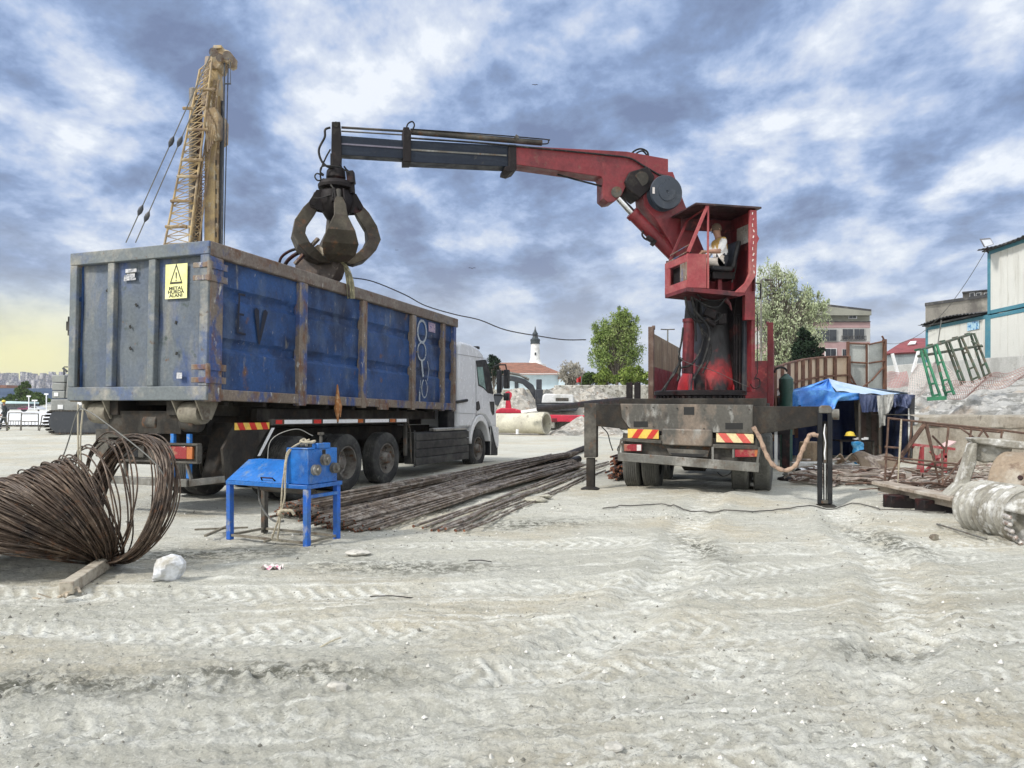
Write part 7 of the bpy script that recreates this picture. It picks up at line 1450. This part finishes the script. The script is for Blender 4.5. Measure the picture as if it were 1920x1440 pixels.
# green steel rack
gr = root('green_steel_rack', at(1790, 735, 21), 'leaning green steel rack of five ladder frames standing on the shale slope', 'rack'); m_grn = mat('weathered_green_steel', (.035, .20, .10), [((.02, .11, .06), 3, .45, .6), ((.14, .11, .08), 5, .58, .68)], .5, coord='World'); m_grd = mat('dull_green_brown_steel', (.055, .075, .05), [((.12, .10, .07), 4, .48, .62), ((.05, .14, .09), 3, .55, .7)], .6, coord='World')
for i, (tx_, ty_, b0, b1, by0, by1, D_) in enumerate(((1727, 657, 1751, 1764, 749, 746, 19.3), (1750, 648, 1774, 1789, 743, 740, 20.0), (1773, 641, 1803, 1809, 722, 718, 21.0), (1797, 634, 1824, 1838, 718, 712, 21.8), (1820, 627, 1848, 1858, 712, 706, 22.6))):
    m = MB(); mt_i = m_grn if i < 2 else m_grd; T0 = at(tx_, ty_, D_ + .5); T1 = at(tx_ + 6, ty_ - 2, D_ + .5); B0 = at(b0, by0, D_); B1 = at(b1, by1, D_ - .2)
    m.beam(T0, B0, .05, .06); m.beam(T1, B1, .05, .06); m.beam(T0 + V(-.03, .25, .02), T1 + V(.03, .25, .02), .06, .06)
    for f in (.35, .7, .93): m.beam(T0.lerp(B0, f), T1.lerp(B1, f), .05, .05)
    if i == 0: m.beam(at(1738, 748, 19.2), at(1775, 746, 19), .08, .1)
    build(m, 'ladder_frame', mt_i, gr, bevel=.006)
for (a, b, D0, D1), nm in ((((1726, 656), (1822, 626), 19.8, 23.1), 'top_rail'), (((1722, 668), (1840, 648), 20.2, 23.0), 'middle_rail')): m = MB(); m.tube([at(*a, D0), at(*b, D1)], .04, 6); build(m, nm, m_grd, gr)
m = MB(); m.tube([at(1822, 640, 22.8), at(1842, 650, 22.4), at(1834, 648, 22.6)], .03, 6); build(m, 'hook', m_grd, gr)
# ---- blue tent
TD = 19.6; tent = root('tarp_tent', (*at(1595, 0, TD).xy, 0), 'work shelter roofed with pale and bright blue tarpaulins beside the retaining wall', 'tent')
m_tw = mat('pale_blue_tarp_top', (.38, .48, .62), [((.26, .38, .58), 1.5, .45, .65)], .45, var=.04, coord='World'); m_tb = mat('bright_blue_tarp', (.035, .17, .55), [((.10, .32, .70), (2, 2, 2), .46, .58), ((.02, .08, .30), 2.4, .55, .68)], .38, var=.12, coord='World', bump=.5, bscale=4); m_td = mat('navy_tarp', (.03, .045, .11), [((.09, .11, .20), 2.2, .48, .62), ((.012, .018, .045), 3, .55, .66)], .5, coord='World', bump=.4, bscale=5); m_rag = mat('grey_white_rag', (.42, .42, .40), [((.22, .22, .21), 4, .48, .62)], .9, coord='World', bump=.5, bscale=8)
TPl = Plane(at(1595, 0, TD).xy[:], (1, 0)); ez = TPl.pix(1595, 741).z
def drape(name, mt, top, bot, off=0, amp=.05, fr=9, par=tent, nu=44, nv=16, seed=0):
    """cloth hung between two pixel polylines on the tent front, with folds"""
    def ipx(pl, u_):
        L_ = len(pl) - 1; i = u_ * L_; k = min(int(i), L_ - 1); f = i - k; return pl[k][0] + (pl[k + 1][0] - pl[k][0]) * f, pl[k][1] + (pl[k + 1][1] - pl[k][1]) * f
    m = MB()
    def fn(u_, v_):
        a = TPl.pix(*ipx(top, u_), off=off); b = TPl.pix(*ipx(bot, u_), off=off); p = a.lerp(b, v_); w_ = amp * (.3 + v_) * (math.sin(u_ * fr + 2 * v_ + seed) + .5 * math.sin(u_ * fr * 2.3 + seed * 2 - 3 * v_) + .3 * math.sin(u_ * 31 + 7 * v_))
        return p + V(.2 * w_, w_, .1 * w_)
    m.grid(fn, nu, nv); return build(m, name, mt, par, sharp=80)
pk_ = V(TPl.pix(1593, 714).x, TD + 1.3, ez + (TPl.pix(1593, 714).z - ez) * 1.05 + .06); cs = [TPl.pix(1480, 735), TPl.pix(1714, 738)]
def roofseg(name, mt, a, b, nu=24):
    m = MB(); m.grid(lambda u_, v_: a.lerp(b, u_).lerp(pk_, v_) + V(0, 0, -.10 * math.sin(math.pi * v_) * (.6 + .4 * math.sin(u_ * 9)) + .03 * math.sin(u_ * 17 + v_ * 5) - (0.05 * math.sin(math.pi * u_) * (1 - v_))), nu, 12); build(m, name, mt, tent, sharp=80)
bl = V(cs[0].x, TD + 2.7, ez + .0); br = V(cs[1].x, TD + 2.7, ez + .05)
mid_ = cs[0].lerp(cs[1], .38)
roofseg('roof_tarp', m_tb, cs[0], mid_ + V(0, 0, .03)); roofseg('roof_tarp', m_tw, mid_ + V(0, 0, .03), cs[1]); roofseg('roof_tarp', m_tb, bl, cs[0]); roofseg('roof_tarp', m_tw, cs[1], br); roofseg('roof_tarp', m_tw, br, bl)
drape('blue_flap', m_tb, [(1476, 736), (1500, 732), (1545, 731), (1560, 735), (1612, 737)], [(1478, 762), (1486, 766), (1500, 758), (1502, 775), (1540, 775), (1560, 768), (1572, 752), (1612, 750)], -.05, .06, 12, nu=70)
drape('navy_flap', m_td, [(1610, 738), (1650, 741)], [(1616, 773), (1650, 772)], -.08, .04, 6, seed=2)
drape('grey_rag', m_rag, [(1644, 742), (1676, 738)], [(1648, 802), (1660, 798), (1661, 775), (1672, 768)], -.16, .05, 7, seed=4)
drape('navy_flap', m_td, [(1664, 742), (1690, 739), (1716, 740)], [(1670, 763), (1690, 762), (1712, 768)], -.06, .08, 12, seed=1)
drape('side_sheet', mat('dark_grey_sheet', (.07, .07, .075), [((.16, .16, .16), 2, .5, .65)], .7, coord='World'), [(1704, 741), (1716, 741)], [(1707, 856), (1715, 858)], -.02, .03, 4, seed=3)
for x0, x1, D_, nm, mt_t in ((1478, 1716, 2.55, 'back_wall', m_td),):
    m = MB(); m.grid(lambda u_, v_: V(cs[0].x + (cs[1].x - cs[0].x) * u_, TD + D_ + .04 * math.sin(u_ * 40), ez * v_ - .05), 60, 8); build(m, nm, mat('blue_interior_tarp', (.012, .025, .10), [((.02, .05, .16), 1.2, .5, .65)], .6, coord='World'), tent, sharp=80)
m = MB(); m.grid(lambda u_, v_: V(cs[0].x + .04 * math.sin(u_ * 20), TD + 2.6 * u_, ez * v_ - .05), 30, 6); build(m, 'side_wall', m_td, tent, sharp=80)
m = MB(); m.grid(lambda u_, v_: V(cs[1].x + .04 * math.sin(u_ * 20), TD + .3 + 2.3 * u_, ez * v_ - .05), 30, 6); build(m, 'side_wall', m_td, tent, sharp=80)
for x in (1482, 1612, 1650, 1712): m = MB(); p = TPl.pix(x, 741, .05); m.cyl((p.x, p.y, -.05), p, .035, n=8); build(m, 'pole', m_grime, tent)
# things in and around the tent
def G2(px, D): return V((px - 960) / FPX * D, D, 0)
sh = root('timber_boards', G2(1632, 20.5), 'dark upright planks leaning inside the blue shelter', 'planks')
for k in range(5): m = MB(); p = G2(1612 + k * 9, 20.8); m.beam(p, p + V(.03 * k, .2, 1.75 - .1 * (k % 3)), .16, .03, up=(0, 1, 0)); build(m, 'plank', mat('dark_plank_%d' % k, (.09 + .03 * (k % 2), .08, .065), [((.05, .04, .03), 6, .5, .65)], .85), sh)
tb_ = root('work_table', G2(1600, 19.9), 'low dark work table with white clutter under the blue shelter', 'table'); m = MB(); p = at(1575, 826, 19.9); q_ = at(1640, 826, 19.9); m.mm((p.x, 19.9, p.z - .03), (q_.x, 20.5, p.z)); build(m, 'table_top', m_soot, tb_)
for x in (1577, 1637): m = MB(); g_ = at(x, 826, 19.95); m.mm((g_.x - .02, 19.93, -.02), (g_.x + .03, 19.98, g_.z - .031)); build(m, 'leg', m_grime, tb_)
m = MB(); [m.box(at(1603 + k * 7, 823 - k % 2, 19.95), (.08, .1, .04 + .02 * (k % 2))) for k in range(4)]; thing(m, 'white_parts', m_white, 'scattered white pieces on the table in the shelter', 'parts')
m = MB(); c = at(1594, 817, 19.7); m.lathe([(0, .15), (.01, .12), (.06, .11), (.10, .08), (.12, .0)], c, (0, 0, 1), 18); thing(m, 'hard_hat', mat('helmet_yellow', (.70, .52, .06), ()), 'yellow hard hat lying at the edge of the table under the shelter', 'hard hat')
m = MB(); c = G2(1518, 17.6); m.lathe([(0, .20), (.02, .23), (.30, .255), (.58, .23), (.60, .20), (.60, 0)], c + V(0, 0, .02), (0, 0, 1), 24); thing(m, 'wooden_drum', m_tanboard, 'wooden slatted drum standing behind the right outrigger', 'drum')
wt = root('water_container', G2(1610, 17.8), 'crumpled bright cyan-blue water container on the debris in front of the shelter', 'container'); m = MB(); c = G2(1607, 17.8)
m.grid(lambda u_, v_: c + V((.16 + .025 * math.sin(v_ * 16) + .02 * math.sin(u_ * 25)) * math.cos(u_ * 6.283) * (1 - .25 * v_) + .10 * (1 - v_), (.16 + .02 * math.sin(v_ * 14)) * math.sin(u_ * 6.283), .08 + .52 * v_), 24, 16); m.lathe([(.60, .12), (.62, .0)], c, (0, 0, 1), 12); build(m, 'body', mat('cyan_plastic', (.04, .28, .58), [((.20, .50, .75), 9, .5, .62)], .3, bump=.5, bscale=14), wt, sharp=80)
bk_ = root('bucket', G2(1591, 16.8), 'small white bucket standing among the rusty debris', 'bucket'); m = MB(); c = G2(1591, 16.8); m.lathe([(0, .0), (0, .06), (.17, .085), (.175, .09), (.175, .08), (.03, .055), (.03, 0)], c + V(0, 0, .02), (0, 0, 1), 18); build(m, 'pail', m_white, bk_); m = MB(); m.tube([c + V(.085 * math.cos(t_), -.02, .2 + .07 * math.sin(t_)) for t_ in np.linspace(0, 3.14, 9)], .004, 5); build(m, 'handle', m_cableway, bk_)
m = MB(); m.grid(lambda u_, v_: G2(1640, 15.6) + V(-.35 + .8 * u_, -.25 + .6 * v_ , .05 + .42 * math.sin(v_ * 1.9) * (1 - .5 * (u_ - .4) ** 2) + .05 * math.sin(u_ * 8)), 20, 16); m.v = [(x, y, max(z, .02)) for x, y, z in m.v]
o_ = thing(m, 'curved_sheet', mat('brown_curled_sheet', (.17, .13, .09), [((.42, .36, .30), 3, .52, .62), ((.08, .05, .04), 5, .5, .66)], .7, bump=.3), 'brown curled steel sheet rearing out of the debris pile', 'sheet metal', sharp=80); s_ = o_.modifiers.new('s', 'SOLIDIFY'); s_.thickness = .02
m = MB(); a = G2(1612, 16.2); m.prism([a + V(0, 0, .5), a + V(.10, 0, .52), a + V(.62, -.1, .0), a + V(.48, -.1, -.02)], (0, .03, 0)); thing(m, 'dark_strip', m_soot, 'dark flat strip slanting down beside the cyan container', 'strip')
for k, (px, D_, l) in enumerate(((1575, 16.9, 'crumpled pale cardboard piece in the debris left of the white bucket'), (1600, 17.0, 'tan broken sheet propped over the white bucket'))):
    m = MB(); m.grid(lambda u_, v_: G2(px, D_) + V(-.3 + .55 * u_, .3 * v_, .10 + .25 * u_ * (1 - u_) * 4 * (1 - .5 * v_) + .04 * math.sin(u_ * 14 + k)), 12, 6); o_ = thing(m, 'cardboard', mat('tan_card_%d' % k, (.42, .30, .21), [((.5, .48, .4), 6, .5, .62)], .9), l, 'cardboard'); s_ = o_.modifiers.new('s', 'SOLIDIFY'); s_.thickness = .015
m = MB(); p = G2(1497, 15.5); m.cyl(p + V(0, 0, .10), p + V(.55, .5, .12), .075, n=18, cm=1); thing(m, 'white_pipe', [m_white, m_hole], 'white plastic pipe lying by the wrapped hose behind the right outrigger', 'pipe')
m = MB(); m.box(G2(1520, 16.8) + V(0, 0, .1), (.9, .4, .2)); thing(m, 'white_slab', mat('white_slab', (.62, .62, .6), [((.4, .4, .37), 5, .5, .65)], .8), 'white slab under the wooden drum', 'slab', bevel=.02)
gt = root('green_tank', G2(1474, 17.2), 'dark green tank with a looped top hose behind the crane truck bed', 'tank'); m = MB(); c = G2(1474, 17.2); m.lathe([(0, .14), (1.75, .14), (1.82, .16), (2.08, .16), (2.14, .10), (2.2, .04)], c, (0, 0, 1), 20); build(m, 'body', mat('deep_green_paint', (.015, .06, .05), [((.10, .16, .14), 4, .55, .7)], .4), gt); m = MB(); m.tube([c + V(-.12 + .14 * math.cos(t_), 0, 2.25 + .10 * math.sin(t_)) for t_ in np.linspace(0, 3.4, 10)], .025, 6); build(m, 'hose_loop', m_hose, gt)
# red trestle
tr_ = root('red_trestle', G2(1745, 14.6), 'small red steel trestle with a tilted plate standing by the retaining wall', 'trestle'); RT = Plane(at(1745, 0, 14.6).xy[:], (1, 0)); m_rt = mat('dusty_crimson_frame', (.30, .04, .045), [((.42, .20, .19), 6, .5, .65)], .6)
m = MB(); 
for a, b, o0, o1 in (((1708, 833), (1790, 842), 0, 0), ((1710, 830), (1712, 838), 0, .5), ((1729, 838), (1729, 886), 0, 0), ((1772, 842), (1772, 886), 0, 0), ((1729, 838), (1722, 880), .5, .5), ((1774, 842), (1766, 880), .5, .5), ((1772, 846), (1735, 884), .2, .2), ((1745, 846), (1772, 882), .3, .3), ((1752, 856), (1775, 856), 0, 0), ((1752, 872), (1775, 870), .2, .2)): m.beam(RT.pix(*a, off=o0), RT.pix(*b, off=o1), .05, .05, up=(0, 1, 0))
build(m, 'frame', m_rt, tr_); m = MB(); m.prism([RT.pix(1756, 841, 0), RT.pix(1772, 843, 0), RT.pix(1793, 830, .5), RT.pix(1778, 828, .5)], (0, 0, .03)); build(m, 'tilted_plate', mat('pink_dusted_plate', (.62, .44, .42), [((.4, .1, .1), 5, .58, .7)], .6), tr_)
# rebar cage
RC = Plane(at(1760, 0, 11.8).xy[:], (1, -.12)); cage = root('rebar_cage', G2(1770, 11.8), 'rusty triangulated reinforcing-bar cage standing on the debris in front of the retaining wall', 'rebar cage'); m_cg = mat('dark_rust_rebar', (.095, .055, .04), [((.17, .10, .07), 12, .5, .62)], .7)
def cg(nm, segs, r=.016):
    m = MB(); [m.cyl(RC.pix(*a, off=o0), RC.pix(*b, off=o1), r, n=6) for a, b, o0, o1 in segs]; build(m, nm, m_cg, cage)
cg('top_rail', [((1664, 784), (1735, 792), 0, 0), ((1735, 792), (1881, 807), 0, 0), ((1881, 807), (1925, 813), 0, 0), ((1735, 796), (1881, 811), .5, .5)], .018)
cg('bottom_rail', [((1658, 856), (1812, 872), 0, 0), ((1658, 860), (1812, 884), .4, .4), ((1658, 904), (1800, 908), .2, .2)])
for sg_ in [((1666, 784), (1659, 906), 0, 0), ((1710, 789), (1703, 860), 0, .1), ((1779, 798), (1773, 850), 0, 0), ((1822, 802), (1813, 848), 0, 0), ((1879, 808), (1877, 822), 0, 0), ((1690, 786), (1688, 845), 0, 0), ((1659, 838), (1688, 840), 0, 0)]: cg('upright', [sg_])
cg('diagonal', [((1734, 793), (1762, 908), 0, .1), ((1738, 793), (1754, 872), .4, .3), ((1831, 824), (1766, 910), 0, 0), ((1766, 845), (1768, 910), .2, 0), ((1803, 804), (1831, 824), .2, 0), ((1831, 824), (1844, 806), 0, 0), ((1844, 806), (1853, 820), 0, 0), ((1748, 817), (1772, 842), .2, .2), ((1688, 855), (1661, 910), 0, .1)])
cg('heavy_strut', [((1735, 794), (1688, 858), 0, .1)], .035)
m = MB(); m.tube([RC.pix(*p, off=-.05) for p in ((1690, 786), (1688, 830), (1685, 880), (1682, 934))], [.012, .018, .010, .006], 6); thing(m, 'white_rope', m_rope, 'pale rope hanging from the rebar cage to the ground', 'rope')
# debris field of offcuts
m = MB(); rnd = random.Random(31)
for i in range(520):
    px = rnd.uniform(1478, 1880); D_ = rnd.uniform(11.2, 16.5) if px > 1640 else rnd.uniform(13.4, 16.5); p = G2(px, D_); L_ = rnd.uniform(.2, 1.1); a_ = rnd.gauss(.1, .8); z_ = .02 + abs(rnd.gauss(0, .10)) + gh(p.x, p.y); d = V(math.cos(a_), math.sin(a_) * .7, rnd.gauss(0, .07)) * L_
    if rnd.random() < .6: m.tube(curve([p + V(0, 0, z_), p + d * .5 + V(0, 0, z_ + rnd.uniform(0, .08)), p + d + V(0, 0, z_)], 3), rnd.uniform(.006, .02), 5, rnd.choice((0, 0, 1, 2)))
    else: m.beam(p + V(0, 0, z_), p + d * .6 + V(0, 0, z_), rnd.uniform(.03, .14), rnd.uniform(.008, .03), rnd.choice((0, 1, 1, 2)))
setp(build(m, 'scrap_debris', [m_cg, mat('grey_brown_offcut', (.24, .20, .165), [((.36, .33, .3), 7, .5, .65)], .8), mat('pinkish_dusted_offcut', (.46, .40, .36), [((.22, .14, .11), 7, .5, .65)], .8)], loc=(0, 0, 0)), 'tangle of rusty rods, strips and offcuts on the ground before the retaining wall', 'scrap debris', kind='stuff')
m = MB(); m.tube(curve([G2(1600, 14.4) + V(0, 0, .2), G2(1640, 14) + V(0, 0, .12), G2(1668, 13.2) + V(0, 0, .05)], 5), .02, 6); m.tube(curve([G2(1620, 14) + V(0, 0, .05), G2(1640, 13.4) + V(0, 0, .20), G2(1690, 12.9) + V(0, 0, .1)], 5), .014, 6); thing(m, 'bent_rods', m_cg, 'two bent rusty rods curling out of the debris left of the cage', 'rods')
# long plank-like girder on blocks
gd = root('steel_girder', G2(1720, 10.6), 'long dusty flat girder resting on dark blocks, running toward the drill bucket', 'girder'); m = MB(); a = at(1650, 905, 11.6); b = at(1800, 936, 10.0); m.beam(a, b, .30, .05); m.beam(a - V(0, 0, .07), b - V(0, 0, .07), .08, .12); build(m, 'beam', mat('dusty_tan_girder', (.33, .28, .23), [((.18, .14, .11), 5, .5, .65), ((.46, .43, .38), 3, .55, .7)], .8, bump=.3), gd, bevel=.008)
for px, D_ in ((1690, 11.0), (1752, 10.5)): m = MB(); p = G2(px, D_); m.mm((p.x - .2, p.y - .1, -.03), (p.x + .2, p.y + .15, .16)); thing(m, 'support_block', m_soot, 'dark block under the dusty girder, %s one' % ('left' if px < 1700 else 'right'), 'block', 'blocks under the girder', bevel=.01)
# mud-caked bracket, casing ring, drill bucket
m_mud = mat('whitish_mud_caked_steel', (.36, .35, .31), [((.20, .185, .15), 3, .45, .6), ((.62, .62, .60), 6, .52, .66), ((.20, .17, .13), 7, .60, .70)], .9, bump=.7, bscale=18)
MK = Plane(at(1860, 0, 10.1).xy[:], (1, -.15)); bk2 = root('steel_bracket', G2(1860, 10.1), 'big mud-whitened steel bracket propped behind the drill bucket', 'bracket')
for nm, q, o_, th in (('plate', [(1831, 830), (1900, 838), (1896, 856), (1870, 866), (1845, 868), (1826, 862)], .05, .05), ('flange', [(1826, 822), (1850, 821), (1900, 826), (1960, 832), (1960, 846), (1900, 842), (1834, 832)], -.06, .3), ('leg', [(1824, 832), (1834, 830), (1832, 868), (1818, 912), (1797, 912), (1810, 876)], -.03, .2), ('foot', [(1775, 930), (1800, 908), (1830, 905), (1832, 914), (1800, 925), (1782, 934)], -.05, .25)): pp(bk2, nm, m_mud, q, o_, th, plane=MK, bevel=.02)
cs_ = root('casing_ring', G2(1905, 9.5), 'wide rusty-tan steel casing tube lying at the right edge behind the drill bucket', 'casing'); c0 = at(1908, 914, 9.9); axc = V(.50, -.87, 0).normalized(); m = MB()
m.lathe([(.0, .40), (.0, .455), (.02, .47), (.62, .47), (.64, .49), (.72, .49), (.72, .43), (.0, .43)], c0 - axc * .15 + V(0, 0, .0), axc, 48); build(m, 'tube', mat('tan_rusted_casing', (.27, .21, .15), [((.40, .36, .30), 3, .5, .65), ((.13, .085, .06), 5, .55, .68)], .75, bump=.35), cs_)
for t_ in (1.2, 2.2, 4.0, 5.2): m = MB(); e1 = V(0, 0, 1); e2 = axc.cross(e1); d = e1 * math.cos(t_) + e2 * math.sin(t_); m.cyl(c0 + axc * .25 + d * .465, c0 + axc * .25 + d * .49, .03, n=12); build(m, 'bolt', m_soot, cs_)
db = root('drill_bucket', G2(1870, 8.6), 'mud-caked cylindrical drill bucket with a row of round teeth, lying at the right edge', 'drill bucket'); a0 = at(1836, 950, 9.15); a1 = at(1938, 972, 8.15); axd = (a1 - a0).normalized(); Lb = (a1 - a0).length; m = MB(); pr = [(-.12, .05), (-.10, .27), (-.04, .31)]
for k in range(7): x = Lb * .80 * k / 6; pr += [(x, .32), (x + .016, .331), (x + .03, .32)]
pr += [(Lb * .95, .315), (Lb * .96, .31), (Lb * .96, .02)]; m.lathe(pr, a0, axd, 56)
rs = np.random.RandomState(4); m.v = [tuple(Vector(v) + (Vector(v) - a0 - axd * (Vector(v) - a0).dot(axd)) * (.06 * float(fbm(np.array([v[0] * 4]), np.array([v[2] * 4 + v[1]]), 1, 3)[0]))) for v in m.v]
build(m, 'barrel', m_mud, db, sharp=50)
e1 = (V(0, 0, 1) - axd * axd.z).normalized(); e2 = axd.cross(e1); rp_ = lambda r_, t_, h: a0 + axd * h + (e1 * math.cos(t_) + e2 * math.sin(t_)) * r_
m = MB(); m.grid(lambda u_, v_: rp_(.315 - .26 * v_, -2.6 + 3.9 * u_, Lb * .96 + .22 * math.sin(v_ * 1.9) + .10 * math.sin(u_ * 3.1)), 30, 10); o_ = build(m, 'cutting_lip', m_mud, db, sharp=80); s_ = o_.modifiers.new('s', 'SOLIDIFY'); s_.thickness = .04
for k in range(9):
    t_ = 1.5 + .24 * k if True else 0; p = rp_(.29, t_, Lb * .97); q_ = rp_(.32, t_, Lb * .97 + .13); m = MB(); m.cyl(p, q_, .030, .024, n=12); m.lathe([(0, .026), (.015, .024), (.028, .012), (.03, 0)], q_, (q_ - p).normalized(), 12); build(m, 'tooth', mat('polished_tooth', (.55, .53, .50), [((.3, .2, .16), 20, .5, .62)], .4, .3) if k == 0 else bpy.data.materials['polished_tooth'], db)
m = MB(); m.tube([gpt(1757, 988, .035), gpt(1803, 1003, .04), gpt(1850, 1018, .04)], .012, 6); thing(m, 'thin_rod', m_bare, 'thin straight rod lying on the clay in front of the drill bucket', 'rod')
m = MB(); m.rock(gpt(1752, 1013) + V(0, 0, .03), .05, 77, 8, (1.3, 1, .8)); thing(m, 'ground_stone', m_tanmud, 'small tan stone on the clay beside the thin rod', 'stone', sharp=30)
# lamps on poles
for px, yt, D_, arm, l in ((1427, 525, 44, 21, 'street lamp with a single arm rising beside the crane mast, in front of the willow'),):
    r_ = root('street_lamp', (*at(px, 0, D_).xy, 0), l, 'street lamp'); m = MB(); m.cyl(V(at(px, 0, D_).x, D_, 0), at(px, yt, D_), .07, .05, n=8); m.tube([at(px, yt, D_), at(px + 6, yt - 2, D_), at(px + 12, yt - 1, D_)], .04, 6); build(m, 'pole', m_bare, r_); m = MB(); m.box(at(px + 15, yt, D_), (.5, .2, .08)); build(m, 'lamp_head', m_grime, r_, bevel=.02)
r_ = root('street_lamp', (*at(1252, 0, 55).xy, 0), 'street lamp with a T-shaped double arm seen over the bed boards of the crane truck', 'street lamp'); m = MB(); m.cyl(V(at(1252, 0, 55).x, 55, 0), at(1252, 618, 55), .08, .05, n=8); build(m, 'pole', m_bare, r_)
for s in (-1, 1): m = MB(); m.beam(at(1252, 618, 55), at(1252 + s * 13, 617.5, 55), .12, .07); build(m, 'lamp_arm', m_grime, r_)
# ---------------------------------------------------------------- light haze over the whole place
m = MB(); m.mm((-12300, -75, -1.6), (12300, 5100, 140))
hz = build(m, 'haze', [bpy.data.materials.new('air')], loc=(0, 0, 0), flat=True); hz['kind'] = 'stuff'
am = hz.data.materials[0]; am.use_nodes = True; an = am.node_tree; an.nodes.clear()
pv = an.nodes.new('ShaderNodeVolumePrincipled'); pv.inputs['Color'].default_value = (.80, .84, .92, 1); pv.inputs['Density'].default_value = .00018
ao = an.nodes.new('ShaderNodeOutputMaterial'); an.links.new(pv.outputs[0], ao.inputs['Volume'])
